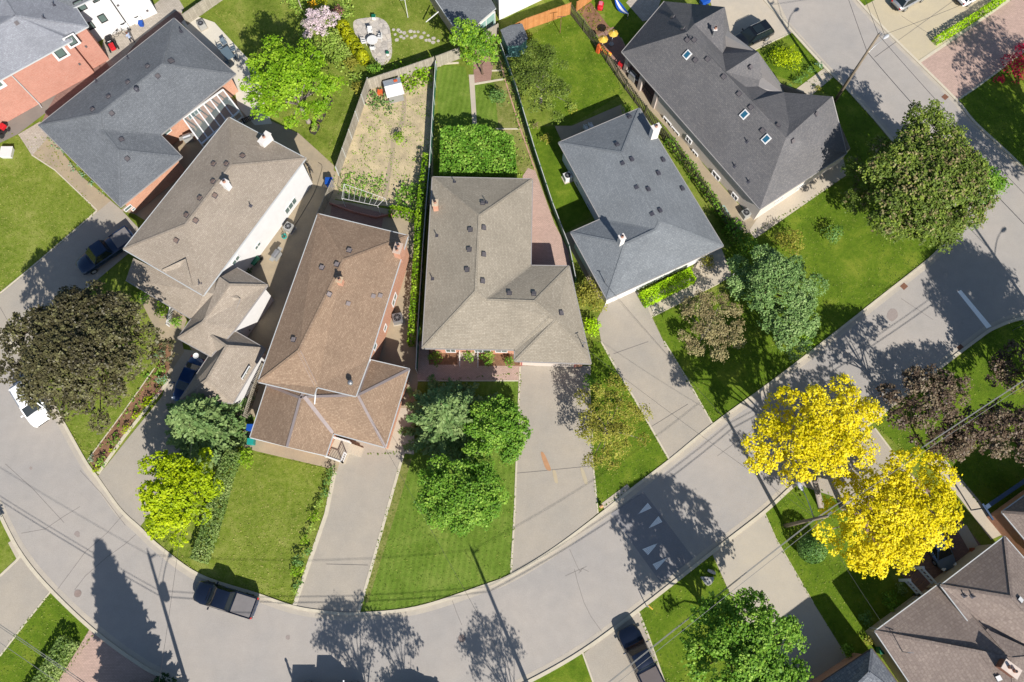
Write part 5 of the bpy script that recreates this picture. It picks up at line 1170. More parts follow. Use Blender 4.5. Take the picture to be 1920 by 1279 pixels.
lf['gt_olive'] = m_leaf('grass_blade_olive', A(108,124,38), A(134,148,54), A(176,174,98), .1, .8); lf['gt_deep'] = m_leaf('grass_blade_deep', A(84,112,28), A(106,132,38), A(150,164,72), .1, .8)
tufts('grass_tufts', [[(-120,180),(0,240),(45,262),(88,258),(130,330),(178,398),(60,497),(0,545),(-120,600)], [(400,850),(480,850),(604,876),(628,884),(605,965),(553,1130),(480,1110),(375,1075),(300,1022),(330,1000),(380,900)], [(120,790),(250,620),(300,640),(300,690),(165,858)], [(610,300),(655,170),(680,140),(690,150),(632,310)], [(650,0),(770,-10),(830,60),(850,85),(720,128),(735,80),(735,55),(680,30)], [(400,20),(560,20),(640,160),(600,250),(520,220),(470,90)]], 16, 'gt_olive')
tufts('grass_tufts', [[(690,852),(775,845),(800,715),(975,700),(964,960),(957,1076),(905,1098),(780,1138),(676,1150),(725,960),(757,850)], [(1112,640),(1127,642),(1185,742),(1252,862),(1185,913),(1122,958),(1110,850)], [(1225,592),(1370,540),(1360,470),(1400,445),(1590,330),(1752,470),(1557,630),(1440,720),(1338,794),(1245,642)], [(1434,962),(1492,910),(1560,925),(1640,1040),(1720,1150),(1640,1250),(1590,1230),(1525,1130),(1470,1040)], [(1199,1146),(1333,1040),(1380,1140),(1420,1279),(1243,1279),(1225,1225)], [(96,1112),(165,1172),(176,1190),(108,1279),(60,1360),(-100,1360),(0,1228)], [(1768,690),(1830,642),(1920,600),(1940,700),(1940,940),(1880,1000),(1765,855),(1720,870),(1645,800)], [(990,70),(1070,20),(1085,25),(1130,95),(1168,175),(1040,236),(1030,150)], [(1797,189),(1832,165),(1920,98),(1940,320),(1918,310),(1832,230)], [(1425,100),(1485,62),(1547,127),(1578,160),(1640,228),(1600,300),(1560,180)]], 14, 'gt_deep')
# ================================================================== FENCES
wood_grey = m_boards('fence_grey', A(196,188,172), A(174,166,150)); wood_or = m_boards('fence_cedar', A(226,160,102), A(208,140,84)); wood_old = m_boards('fence_old', A(150,144,120), A(130,124,102))
green_mesh = m_plain('fence_green', A(58,128,106), 0.6, 0.15, 3); post_w = m_plain('post_galvanised', A(214,218,214), 0.4, 0.08)
def fence(label, pts, h, mt, style='board', post=None, step=2.3, cat='fence', name='fence', rail=None, group=None):
    P = pv(pts); root = thing(name, label, cat, (P[0].x, P[0].y, 0), group=group); post = post or mt; pm = MB(); cut = 0
    for i in range(len(P) - 1):
        a, b = P[i], P[i + 1]; d = b - a; L = d.length; d = d / L; an = atan2(d.y, d.x); n = max(1, round(L / step))
        if style == 'board': pm.beam(a + Vector((0, 0, h / 2)), b + Vector((0, 0, h / 2)), 0.04, h); pm.beam(a + Vector((0, 0, h)), b + Vector((0, 0, h)), .11, .04)
        elif style == 'picket':
            k = int(L / 0.24)
            for j in range(k): q = a + d * (j + .5) * (L / k); pm.box(q, (0.13, 0.03, h * random.uniform(.97, 1.02)), an)
            for z in (.3, h - .3): pm.beam(a + Vector((0, 0, z)), b + Vector((0, 0, z)), .05, .09)
        elif style == 'slats':
            k = int(L / 0.16)
            for j in range(k): q = a + d * (j + .5) * (L / k); pm.box(q, (0.10, 0.03, h), an)
            pm.beam(a + Vector((0, 0, h)), b + Vector((0, 0, h)), .08, .05)
        elif style == 'mesh':
            pm.beam(a + Vector((0, 0, h / 2)), b + Vector((0, 0, h / 2)), 0.025, h - .1); pm.beam(a + Vector((0, 0, h)), b + Vector((0, 0, h)), .07, .07, 1)
        for j in range(n + (1 if i == len(P) - 2 else 0)):
            q = a + d * (L * j / n); m = MB()
            if style == 'mesh': m.tube([q, q + Vector((0, 0, h + .12))], .045, 6)
            else: m.box(q, (.1, .1, h + .08), an)
            m.build('post', post, root)
    pm.build('panel', [mt, rail or mt], root); return root
fence('weathered grey board fence along the left side of the vegetable garden', [(694,166),(672,228),(636,330)], 1.8, wood_grey, 'board', post_w)
fence('weathered grey board fence across the top of the vegetable garden', [(694,168),(755,148),(816,127)], 1.8, wood_grey, 'board')
fence('short grey board fence behind the green round tree', [(820,126),(862,110)], 1.8, wood_grey, 'board')
fence('short grey board fence beside the annex patio doors', [(897,86),(934,66)], 1.8, wood_grey, 'board')
fence('green privacy fence between the vegetable garden and the small lawns', [(819,132),(813,230),(808,320),(796,470),(788,600),(783,700)], 1.55, green_mesh, 'mesh', post_w, rail=post_w)
fence('low green mesh fence right of the small lawns', [(938,92),(968,175),(1002,290),(1035,390),(1066,470),(1078,530)], 1.2, green_mesh, 'mesh', green_mesh, rail=post_w)
fence('fresh orange cedar fence at the top beside the white house', [(948,75),(986,56),(1068,27)], 1.8, wood_or, 'board')
fence('orange cedar fence section behind the mulched bed', [(1080,22),(1108,2)], 1.5, wood_or, 'board')
fence('old greenish picket fence left of the long gabled house', [(1068,26),(1120,92),(1172,168),(1208,216)], 1.7, wood_old, 'picket')
fence('old greenish picket fence between the slate bungalow and the gabled house', [(1208,216),(1262,285),(1322,368),(1376,440)], 1.7, wood_old, 'picket')
fence('grey slatted gate fence behind the brown roof house', [(628,352),(600,415)], 1.5, wood_grey, 'slats')
fence('grey slatted fence squeezed between the garage wing and the brown roof', [(500,690),(482,735),(466,785)], 1.5, wood_grey, 'slats')
fence('grey wooden fence beside the air conditioner at the top left', [(352,46),(432,-10)], 1.6, wood_grey, 'board')
fence('narrow light fence at the top edge by the lilac', [(566,18),(556,-20)], 1.4, wood_grey, 'board')
fence('low brick garden wall above the shaded patio', [(620,384),(664,400),(706,410),(735,404)], 0.45, brick_red, 'board', cat='wall', name='garden_wall')
fence('small white railing by the front step of the split level house', [(325,582),(318,612)], 0.8, white_m, 'slats', cat='railing', name='step_railing')
fence('thin black railing on the paving behind the sunroom', [(458,232),(480,222)], 0.8, black_m, 'slats', cat='railing', name='yard_railing')
# ================================================================== VEHICLES
tyre_m = m_plain('tyre', (0.02, 0.02, 0.02, 1), 0.8, 0.1); rim_m = m_plain('rim', (0.45, 0.46, 0.48, 1), 0.35, 0.05, metal=0.7)
carglass = m_glass('car_glass', (0.012, 0.018, 0.022, 1), 0.04); lampr = m_plain('tail_lamp', (0.5, 0.02, 0.02, 1), 0.25, 0.05); lampw = m_plain('head_lamp', (0.75, 0.77, 0.8, 1), 0.15, 0.03)
chrome = m_plain('chrome', (0.7, 0.7, 0.72, 1), 0.18, 0.02, metal=0.9)
def paint(name, col, metal=0.25, coat=0.8, rough=0.34):
    t = NT(name); t.b.inputs['Coat Weight'].default_value = coat; t.b.inputs['Coat Roughness'].default_value = 0.06
    n = t.noise(t.pos(), 6, 3); t.l(t.ramp(n, [(0.3, mulc(col, .94)), (0.7, mulc(col, 1.06))]), t.b.inputs['Base Color']); t.b.inputs['Roughness'].default_value = rough; t.b.inputs['Metallic'].default_value = metal; return t.m
def loft(m, secs, mi=0, close=True):
    """secs: list of rings (same count)"""
    n = len(secs[0]); vs = [p for r in secs for p in r]; fs = []
    for i in range(len(secs) - 1):
        for k in range(n): fs.append((i * n + k, i * n + (k + 1) % n, (i + 1) * n + (k + 1) % n, (i + 1) * n + k))
    if close: fs.append(tuple(range(n))[::-1]); fs.append(tuple(range((len(secs) - 1) * n, len(secs) * n)))
    m.mesh(vs, fs, mi)
def ring(x, w, z0, z1, c=0.16, tum=0.06):
    """rounded section across the car at station x: half width w"""
    h = z1 - z0; c = min(c, h * .45, w * .45)
    return [(x, -w + c * .5, z0), (x, w - c * .5, z0), (x, w, z0 + c), (x, w, z0 + h * .55), (x, w - tum * .4, z1 - c * .8), (x, w - tum - c, z1), (x, 0, z1 + .025), (x, -(w - tum - c), z1), (x, -(w - tum * .4), z1 - c * .8), (x, -w, z0 + h * .55), (x, -w, z0 + c)]
def car(name, label, cat, loc, rz, mpaint, kind='sedan', L=4.7, W=1.84, Ht=1.45, cover=None, group=None, sunroof=False):
    """local x = forward, origin at ground centre"""
    o = thing(name, label, cat, (loc[0], loc[1], 0.02), rz, group); w = W / 2; h2 = L / 2; m = MB()
    def part(nm, mb, mt, par=None, smooth=True, bevel=0): 
        ob = mb.build(nm, mt, par or o, local=True, smooth=smooth, bevel=bevel, uv=False)
        if smooth and bevel == 0:
            e = ob.modifiers.new('edge', 'EDGE_SPLIT'); e.split_angle = radians(38)
        return ob
    def glasshouse(xs, zb, zt, wb, wt):
        """xs = base front, roof front, roof rear, base rear"""
        bf, rf, rr, br = xs; g = MB(); e = 0.012
        q = lambda x, y, z: (x, y, z)
        F = [q(bf, -wb, zb), q(bf, wb, zb), q(rf, wt, zt), q(rf, -wt, zt)]; Rr = [q(br, wb, zb), q(br, -wb, zb), q(rr, -wt, zt), q(rr, wt, zt)]
        S1 = [q(bf, wb, zb), q(br, wb, zb), q(rr, wt, zt), q(rf, wt, zt)]; S2 = [q(br, -wb, zb), q(bf, -wb, zb), q(rf, -wt, zt), q(rr, -wt, zt)]
        body = MB()
        for f in (F, Rr, S1, S2): body.poly(f)
        # roof panel, gently domed
        nx = 6; ny = 6; vs = []
        for i in range(nx + 1):
            for j in range(ny + 1):
                u = i / nx; v = j / ny; vs.append((rf + (rr - rf) * u, -wt + 2 * wt * v, zt + 0.055 * (1 - (2 * u - 1) ** 2) ** .5 * (1 - (2 * v - 1) ** 4) + 0.004))
        body.mesh(vs, [(i * (ny + 1) + j, i * (ny + 1) + j + 1, (i + 1) * (ny + 1) + j + 1, (i + 1) * (ny + 1) + j) for i in range(nx) for j in range(ny)])
        cab = part('cabin', body, mpaint)
        for nm, f, ins in (('windshield', F, .10), ('rear_window', Rr, .10), ('side_window', S1, .13), ('side_window', S2, .13)):
            c = sum((Vector(p) for p in f), Vector()) / 4; n = (Vector(f[1]) - Vector(f[0])).cross(Vector(f[3]) - Vector(f[0])).normalized(); P_ = []
            if n.dot(c - Vector(((rf + rr) / 2, 0, zb))) < 0: n = -n
            for p in f: p = Vector(p); P_.append(p + (c - p).normalized() * ins + n * 0.014)
            gm_ = MB(); gm_.poly(P_); part(nm, gm_, carglass, None, False)
        return cab
    if kind == 'pickup':
        st = [(-h2, w * .92, .42, .98), (-h2 + .12, w * .97, .34, 1.06), (-h2 + 2.0, w, .32, 1.08), (0.0, w, .32, 1.06), (h2 - 1.45, w, .32, 1.08), (h2 - .75, w * .98, .34, 1.03), (h2 - .2, w * .90, .36, .95), (h2, w * .78, .44, .82)]
        glasshouse((h2 - 1.42, h2 - 2.15, h2 - 3.35, h2 - 3.62), 1.05, Ht - .05, w * .93, w * .76)
        b = MB(); b.box((-h2 + 1.02, 0, 1.075), (1.78, W * .82, .045)); part('bed_cover', b, cover or m_plain('tonneau', A(140,136,136), .7, .08), None, False, .02)
        b = MB()
        for s in (-1, 1): b.box((-h2 + 1.0, s * w * .90, 1.05), (1.95, .10, .09))
        b.box((-h2 + .05, 0, 1.02), (.08, W * .86, .09)); part('bed_rail', b, mpaint, None, False, .02)
    elif kind == 'suv':
        st = [(-h2, w * .88, .45, .95), (-h2 + .1, w * .95, .34, 1.05), (-h2 + .9, w, .30, 1.08), (0.4, w, .30, 1.02), (h2 - 1.2, w, .30, 1.02), (h2 - .55, w * .97, .32, .95), (h2 - .15, w * .86, .36, .85), (h2, w * .7, .42, .72)]
        glasshouse((h2 - 1.15, h2 - 1.95, -h2 + .55, -h2 + .18), .98, Ht - .05, w * .93, w * .74)
        b = MB()
        for s in (-1, 1): b.tube([(h2 - 2.1, s * w * .70, Ht + .03), (-h2 + .8, s * w * .70, Ht + .03)], .025, 6)
        part('roof_rail', b, chrome)
    else:
        tz = .88 if kind == 'sedan' else .92
        st = [(-h2, w * .80, .45, tz - .06), (-h2 + .14, w * .92, .32, tz + .02), (-h2 + .8, w, .26, tz + .04), (0.2, w, .26, tz), (h2 - 1.2, w, .26, tz), (h2 - .6, w * .96, .28, tz - .08), (h2 - .18, w * .84, .32, tz - .2), (h2, w * .64, .38, tz - .32)]
        if kind == 'sedan': glasshouse((h2 - 1.12, h2 - 1.95, -h2 + 1.35, -h2 + .68), tz - .02, Ht - .04, w * .90, w * .66)
        else: glasshouse((h2 - 1.05, h2 - 1.85, -h2 + .75, -h2 + .22), tz - .02, Ht - .04, w * .90, w * .68)
    loft(m, [ring(x, ww, z0, z1) for x, ww, z0, z1 in st]); part('body', m, mpaint)
    if sunroof:
        b = MB(); b.box((h2 - 2.75, 0, Ht + .0), (1.1, W * .48, .03)); part('sunroof', b, carglass, None, False)
    b = MB(); b.box((h2 - .06, 0, .40), (.14, W * .62, .16)); part('front_bumper', b, black_m, None, False, .02); b = MB(); b.box((-h2 - .02, 0, .42), (.12, W * .70, .16)); part('rear_bumper', b, chrome if kind == 'pickup' else black_m, None, False, .02)
    b = MB()
    for k in range(2): b.beam((h2 - 1.3 + k * .02, -w * .55, st[4][3] + .01), (h2 - 1.3, w * .55, st[4][3] + .01), .04, .02)
    part('wiper', b, black_m, None, False)
    for s in (-1, 1):
        for x in (h2 - .92, -h2 + .98):
            R_ = .36 if kind in ('pickup', 'suv') else .32; t = MB(); t.tube([(x, s * (w - .20), R_), (x, s * (w + .012), R_)], R_, 20); wh = part('wheel', t, tyre_m)
            t = MB(); t.tube([(x, s * (w), R_), (x, s * (w + .022), R_)], R_ * .62, 14); part('rim', t, rim_m, wh)
        b = MB(); b.box((h2 - .22, s * w * .62, st[-2][2] + .28), (.26, .34, .14), -s * .5); part('headlight', b, lampw, None, False, .03)
        b = MB(); b.box((-h2 + .06, s * w * (.86 if kind == 'pickup' else .74), .66), (.14, .20 if kind != 'pickup' else .16, .34 if kind == 'pickup' else .18)); part('tail_light', b, lampr, None, False, .02)
        mx = {'pickup': h2 - 1.75, 'suv': h2 - 1.55}.get(kind, h2 - 1.55); b = MB(); b.box((mx, s * (w + .12), .98), (.12, .24, .16)); part('side_mirror', b, mpaint, None, False, .03)
        b = MB(); b.box(((h2 - 2.6), s * (w + .005), .80), (.18, .02, .035)); part('door_handle', b, chrome, None, False)
    return o
def park(a, b):
    """ground pose from photo pixels of tail b to nose a"""
    p, q = G(*a, 0.8), G(*b, 0.8); c = (p + q) / 2; return (c.x, c.y), atan2(p.y - q.y, p.x - q.x), (p - q).length
navy = paint('paint_navy', (0.006, 0.022, 0.06, 1)); black_p = paint('paint_black', (0.008, 0.010, 0.014, 1)); silver = paint('paint_silver', (0.42, 0.43, 0.44, 1), .6); white_p = paint('paint_white', (0.80, 0.80, 0.80, 1), 0); blue_p = paint('paint_blue', (0.008, 0.04, 0.13, 1)); steel = paint('paint_steel_blue', (0.14, 0.20, 0.30, 1), .5); grey_p = paint('paint_grey', (0.12, 0.12, 0.125, 1), .5)
navy2 = paint('paint_dark_navy', (0.008, 0.014, 0.032, 1), .4)
l, r, n = park((148,504),(246,437)); car('pickup_truck','dark navy pickup truck with dull grey bed cover parked on the far left driveway','pickup truck', l, r, navy, 'pickup', n, 1.98, 1.85)
l, r, n = park((367,1106),(478,1141)); car('pickup_truck','dark navy pickup truck with grey bed cover parked along the street kerb','pickup truck', l, r, navy2, 'pickup', n, 1.98, 1.85)
l, r, n = park((1177,1184),(1229,1290)); car('pickup_truck','dark blue and grey pickup truck nosing out of the bottom driveway under the wires','pickup truck', l, r, navy2, 'pickup', 5.7, 2.0, 1.88, cover=m_plain('tonneau_brown', A(112,104,104), .6, .08))
l, r, n = park((1378,82),(1446,50)); car('suv','black sport utility car with sunroof parked by the three gabled house','car', l, r, black_p, 'suv', 4.7, 1.9, 1.68, sunroof=True)
l, r, n = park((1740,-24),(1675,12)); car('sedan','silver grey car at the top edge, tail towards the street','car', l, r, silver, 'hatch', 4.4, 1.8, 1.5)
l, r, n = park((1862,-36),(1792,4)); car('sedan','white car at the top edge beside the thin hedge','car', l, r, white_p, 'hatch', 4.5, 1.82, 1.5)
l, r, n = park((88,808),(24,704)); car('suv','white car mostly hidden beneath the purple maple tree','car', l, r, white_p, 'suv', 4.9, 1.92, 1.65)
l, r, n = park((333,752),(372,672)); car('sedan','dark blue sedan parked against the taupe garage wing','car', l, r, blue_p, 'sedan', 4.6, 1.82, 1.45)
l, r, n = park((1783,1066),(1736,982)); car('hatchback','steel blue car in the shade under the lower yellow locust tree','car', l, r, steel, 'hatch', 4.3, 1.78, 1.5)
l, r, n = park((690,1304),(545,1304)); car('pickup_truck','white pickup truck cut off by the bottom edge of the street','pickup truck', l, r, white_p, 'pickup', 5.9, 2.0, 1.95)
l, r, n = park((820,1310),(735,1318)); car('sedan','grey car just below the bottom edge in front of the white pickup','car', l, r, grey_p, 'sedan', 4.6, 1.82, 1.5)
# ================================================================== POLES, LAMPS AND WIRES
pole_m = m_plain('pole_wood', A(150,136,118), 0.85, 0.2, 3); lamp_arm = m_plain('lamp_arm', A(196,198,200), 0.4, 0.06, metal=.4); wire_m = m_plain('wire', A(150,150,148), 0.5, 0.05); wired_m = m_plain('wire_dark', (0.05, 0.05, 0.055, 1), 0.6, 0.05)
def pole(label, base, h=10.8, lamp=None, transformer=False, lean=(0, 0)):
    g = Vector(base); o = thing('utility_pole', label, 'utility pole', (g.x, g.y, 0)); top = g + Vector((lean[0], lean[1], h)); m = MB()
    m.tube([g, g.lerp(top, .5), top], [.19, .15, .12], 12); m.build('pole', pole_m, o, smooth=True)
    m = MB(); m.beam(top + Vector((-.0, 0, -.35)), top + Vector((.5, .35, -.35)), .1); m.tube([top + Vector((0, 0, 0)), top + Vector((0, 0, .3))], .05, 6); m.build('insulator_arm', metal_m, o)
    if transformer:
        c = g + Vector((.42, .1, h * .70)); m = MB(); m.disc(c, .30, .95, 16, 0, .30); m.disc(c + Vector((0, 0, .95)), .31, .08, 16, 0, .2); m.build('transformer', metal_m, o)
    if lamp:
        az, L, z = lamp; d = Vector((cos(az), sin(az), 0)); b = g.lerp(top, z / h); pts = [b + d * (L * t) + Vector((0, 0, 1.0 * sin(t * pi / 2))) for t in (0, .2, .4, .6, .8, .93)]
        m = MB(); m.tube(pts, [.045, .042, .04, .036, .032, .03], 8); a = m.build('lamp_arm', lamp_arm, o, smooth=True); e = pts[-1]; m = MB(); rr = [(0, .05), (.12, .12), (.35, .19), (.6, .2), (.78, .12), (.84, .03)]
        side = Vector((-d.y, d.x, 0)); rg = []
        for x, w in rr: c = e + d * x; rg.append([tuple(c + side * (w * cos(k * pi / 4)) + Vector((0, 0, w * .45 * sin(k * pi / 4)))) for k in range(8)])
        loft(m, rg); m.build('lamp_head', m_plain('lamp_shell', A(214,216,220), .4, .04), a, smooth=True)
    return top
def polebase(tip, h): return G(*tip) + SV * (h / tan(SUN_EL))
ld = ang((1521,962),(1494,915))
tC = pole('wooden utility pole with street lamp standing between the yellow locusts', G(1472,986), 10.0, (ld, 2.6, 7.2))
tD = pole('wooden utility pole with street lamp beside the gabled house on the side street', G(1565,190), 10.8, (ang((1620,104),(1652,80)) , 2.2, 7.6))
bA = polebase((278,1037), 10.8); bB = polebase((883,1028), 11.2); bE = polebase((1822,418), 10.8)
tA = pole('utility pole with transformer just below the bottom edge at the left', bA, 10.8, (radians(70), 2.4, 7.8), True)
tB = pole('plain utility pole just below the bottom edge in the middle', bB, 11.2, None)
tE = pole('utility pole beyond the right edge near the street corner', bE, 10.8, (radians(40), 2.4, 7.8))
def wire(label, a, b, sag=.55, r=.02, mt=None, group='overhead wires strung between the poles'):
    a = Vector(a); b = Vector(b); m = MB(); m.tube([a.lerp(b, t) + Vector((0, 0, -sag * 4 * t * (1 - t))) for t in [k / 14 for k in range(15)]], r, 5, cap=False)
    o = m.build('overhead_wire', mt or wire_m, origin=(a.x, a.y, 0)); tag(o, label, 'wire', group)
f = lambda t, dz, dx=0: Vector((t.x + dx, t.y, t.z - dz))
fl = G(-260, 930, 0); fl = Vector((fl.x, fl.y, 10.8))
lv = {.1: 'topmost thin', 2.6: 'upper low', 3.0: 'lowest and thickest'}
for dz, r_ in ((.1, .018), (2.6, .022), (3.0, .028)):
    for a_, b_, w_ in ((fl, tA, 'over the bottom left corner lawn'), (tA, tB, 'below the bottom edge by the white pickup'), (tB, tC + Vector((0, 0, .3)), 'crossing the bottom driveway pickup'), (tC + Vector((0, 0, .3)), tE, 'over the copper trees at right')):
        wire(lv[dz] + ' overhead wire ' + w_, f(a_, dz), f(b_, dz), r=r_)
fn = G(1440, -240, 0); wire('dark overhead wire running up the side street, left one of the top pair', f(tD, .1), Vector((fn.x, fn.y, 10.5)), mt=wired_m, group='side street wires'); wire('dark overhead wire running up the side street, right one of the top pair', f(tD, .1, .6), Vector((fn.x + .7, fn.y, 10.5)), mt=wired_m, group='side street wires')
wire('low dark cable running up the side street from its lamp pole', f(tD, 2.6), Vector((fn.x, fn.y, 8.2)), r=.022, mt=wired_m, group='side street wires'); wire('dark overhead wire from the side street pole to the corner pole', f(tD, .1), f(tE, .1), mt=wired_m, group='side street wires'); wire('thick dark overhead cable from the side street pole to the corner pole', f(tD, 2.6), f(tE, 2.6), r=.03, mt=wired_m, group='side street wires')
wire('dark service wire from the side street pole across to the cream driveway house', f(tD, .4), G(1960,-60,5.0), .5, mt=wired_m, group='side street wires')
for (px, py, hh), t, l in (((1134,530,4.5), tC, 'service wire reaching the white bungalow roof mast'), ((1093,650,4.6), tC, 'service wire reaching the center bungalow roof mast'), ((700,800,4.2), tB, 'service wire reaching the brown roof house'), ((1692,1222,5.2), tC, 'service wire reaching the rose roof house mast'), ((375,690,4.3), tA, 'service wire reaching the taupe garage wing')):
    wire(l, f(t, 2.2), G(px, py, hh),         .5, .012, mt=wired_m, group='service wires to the houses')
# ================================================================== YARD THINGS
plast_w = m_plain('plastic_white', A(248,248,246), .5, .04); plast_b = m_plain('plastic_blue', A(30,90,190), .5, .06); plast_r = m_plain('plastic_red', A(220,40,50), .5, .08); teal_m = m_plain('teal_plastic', A(40,170,160), .5, .1); ac_m = m_plain('ac_casing', A(190,190,186), .5, .06, metal=.2); orange_m = m_plain('plastic_orange', A(236,110,60), .5, .06); yellow_m = m_plain('canvas_yellow', A(240,196,80), .7, .08); grn_m = m_plain('plastic_green', A(30,120,90), .5, .08); wood_m = m_plain('garden_wood', A(176,150,120), .8, .15)
def aircon(label, px, py, rz, s=.85, h=.75, mt=None, z=0.02):
    g = G(px, py, 0.4); o = thing('air_conditioner', label, 'air conditioner', (g.x, g.y, z)); c = Vector((g.x, g.y, z)); m = MB(); m.box(c, (s, s, h), rz); m.build('casing', mt or ac_m, o, bevel=.03)
    m = MB(); m.disc(c + Vector((0, 0, h)), s * .40, .03, 20); gr = m.build('fan_grille', black_m, o); m = MB()
    for k in range(4): a = rz + k * pi / 4; m.beam(c + Vector((cos(a) * s * .4, sin(a) * s * .4, h + .045)), c - Vector((cos(a) * s * .4, sin(a) * s * .4, -h - .045)), .025, .02)
    m.disc(c + Vector((0, 0, h + .03)), .12, .04, 12); m.build('fan_blade', metal_m, gr); m = MB(); m.box(c + Vector((0, 0, -z)), (s + .2, s + .2, .03), rz); m.build('base_pad', conc_m, o)
a1 = ang((429,220),(231,467))
aircon('square air conditioner beside the long white wall of the split level house', 542, 427, a1); aircon('round cornered air conditioner on the concrete beside the brown roof house', 746, 598, .2, .95, .8, metal_m)
aircon('white air conditioner behind the slate roofed bungalow side wall', 1064, 332, .4, .8, .75, plast_w); aircon('air conditioner in the nook at the lower end of the gabled house', 1398, 401, .5, .8, .7); aircon('left one of the two air conditioners at the white stucco house', 232, 47, .5, .9, .8, plast_w); aircon('right one of the two air conditioners at the white stucco house', 257, 34, .5, .9, .8, plast_w); aircon('air conditioner in a wooden surround by the top left fence', 378, 47, .6, .8, .7)
def bin_(name, label, px, py, s, h, mt, lid=None, rz=0, cat='bin'):
    g = G(px, py, h / 2); o = thing(name, label, cat, (g.x, g.y, 0)); m = MB(); m.box((g.x, g.y, 0.02), (s * .85, s * .85, h), rz, taper=1.15); m.build('bin_body', mt, o, bevel=.02); m = MB(); m.box((g.x, g.y, h + .02), (s * 1.02, s * 1.02, .05), rz); m.build('lid', lid or mt, o, bevel=.02)
bin_('recycling_bin','blue recycling tub on the paving below the air conditioners',265,45,.5,.5,plast_b); bin_('blue_barrel','bright blue barrel cover at the corner of the vegetable garden fence',618,343,.75,.9,plast_b,cat='barrel'); bin_('garden_bin','teal bin beside the porch wall of the brown roof house',472,829,.6,.8,teal_m)
bin_('garbage_bin','blue bin beside the left wall of the brown roof house',471,803,.6,.9,plast_b); bin_('bucket','orange bucket beside the tarpaulin shed',713,174,.55,.4,orange_m,cat='bucket'); bin_('planter_tub','round green and white tub at the top of the flagstone patio',701,33,.45,.5,plast_w,grn_m,cat='planter'); bin_('planter_tub','small green planter at the lower part of the flagstone patio',727,101,.35,.35,plast_w,grn_m,cat='planter'); bin_('flower_pot','dark flower pot on the bare concrete slab by the mailbox steps',1822,1031,.35,.35,m_plain('terracotta',A(190,110,80),.8,.1),cat='flower pot')
bin_('green_bin','green bin behind the grey speckled roof corner',1651,1219,.6,.9,grn_m); bin_('water_butt','blue water barrel in the shaded back yard by the picket',700,1000,.01,.01,plast_b) if False else None
bin_('storage_box','small white utility box on the lawn at the left edge',14,287,1.25,.5,plast_w,cat='utility box')
# round white table and chairs on the flagstone patio
def rtable(label, px, py, r=.62, mt=None):
    g = G(px, py, .7); o = thing('garden_table', label, 'table', (g.x, g.y, 0)); m = MB(); m.disc((g.x, g.y, .70), r, .04, 28); m.build('tabletop', mt or plast_w, o)
    for k in range(4): a = k * pi / 2 + .4; m = MB(); m.beam((g.x + cos(a) * r * .7, g.y + sin(a) * r * .7, 0), (g.x + cos(a) * r * .5, g.y + sin(a) * r * .5, .7), .05, up=(1, 0, 0)); m.build('leg', mt or plast_w, o)
def chair(label, px, py, rz, mt=None, group=None):
    g = G(px, py, .45); o = thing('garden_chair', label, 'chair', (g.x, g.y, 0), group=group); c = Vector((g.x, g.y, 0)); mt = mt or plast_w; R_ = Matrix.Rotation(rz, 3, 'Z')
    m = MB(); m.box(c + Vector((0, 0, .42)), (.5, .5, .04), rz); m.build('seat', mt, o, bevel=.01); m = MB(); q = c + R_ @ Vector((-.25, 0, .45)); m.box(q, (.05, .5, .5), rz); m.build('backrest', mt, o, bevel=.01)
    for s in (-1, 1):
        m = MB(); m.beam(c + R_ @ Vector((-.24, s * .25, .64)), c + R_ @ Vector((.22, s * .25, .64)), .05); m.build('armrest', mt, o)
        for x in (-.22, .22): m = MB(); q = c + R_ @ Vector((x, s * .22, 0)); m.beam(q, q + Vector((0, 0, .44)), .045, up=(1, 0, 0)); m.build('leg', mt, o)
rtable('round white garden table on the flagstone patio', 698, 75)
for x, y, rz, l in ((694,58,-1.5,'white garden chair above the round white table'),(682,78,.2,'white garden chair left of the round white table'),(699,90,1.5,'white garden chair below the round white table'),(712,69,3.0,'white garden chair right of the round white table')): chair(l, x, y, rz)
# patio dining set, top left
g = G(426, 100, .72); o = thing('patio_table', 'dark rectangular patio table on the pale concrete behind the charcoal roof', 'table', (g.x, g.y, 0)); m = MB(); m.box((g.x, g.y, .70), (1.7, 1.0, .04), radians(125)); m.build('tabletop', m_glass('table_glass', (.10,.14,.17,1), .15), o)
for s in (-1, 1):
    for q in (-1, 1): m = MB(); c = Vector((g.x, g.y, 0)) + Matrix.Rotation(radians(125), 3, 'Z') @ Vector((s * .75, q * .4, 0)); m.beam(c, c + Vector((0, 0, .7)), .05, up=(1,0,0)); m.build('leg', black_m, o)
for x, y, rz, l in ((412,88,.6,'grey patio chair at the upper left side of the dark table'),(424,118,1.2,'grey patio chair at the lower end of the dark table'),(437,92,3.6,'grey patio chair right of the dark table'),(441,108,3.4,'grey patio chair nearest the big green tree'),(420,80,-.8,'grey patio chair at the upper end of the dark table')): chair(l, x, y, rz, m_plain('chair_grey', A(120,136,150), .5, .05))
# raised beds
for x, y, l in ((614,192,'uppermost dark planter box on the side lawn edge'),(601,218,'middle dark planter box on the side lawn edge'),(590,241,'lowest dark planter box on the side lawn edge')):
    g = G(x, y, .3); o = thing('planter_box', l, 'planter', (g.x, g.y, 0)); rz = radians(65); m = MB(); m.box((g.x, g.y, 0), (1.15, .6, .45), rz); m.build('box', m_plain('planter_dark', A(70,66,62), .8, .1), o); m = MB(); m.box((g.x, g.y, .45), (1.05, .5, .03), rz); m.build('soil', mulch_m, o)
    n = 260; P = np.array([g.x, g.y, .52]) + (rng.random((n, 3)) - .5) * np.array([.6, 1.0, .12]); leafmesh('plants', P, np.tile([0,0,1.], (n,1)) + rng.normal(size=(n,3)) * .5, .12, rng.random(n), lf['straw'], o)
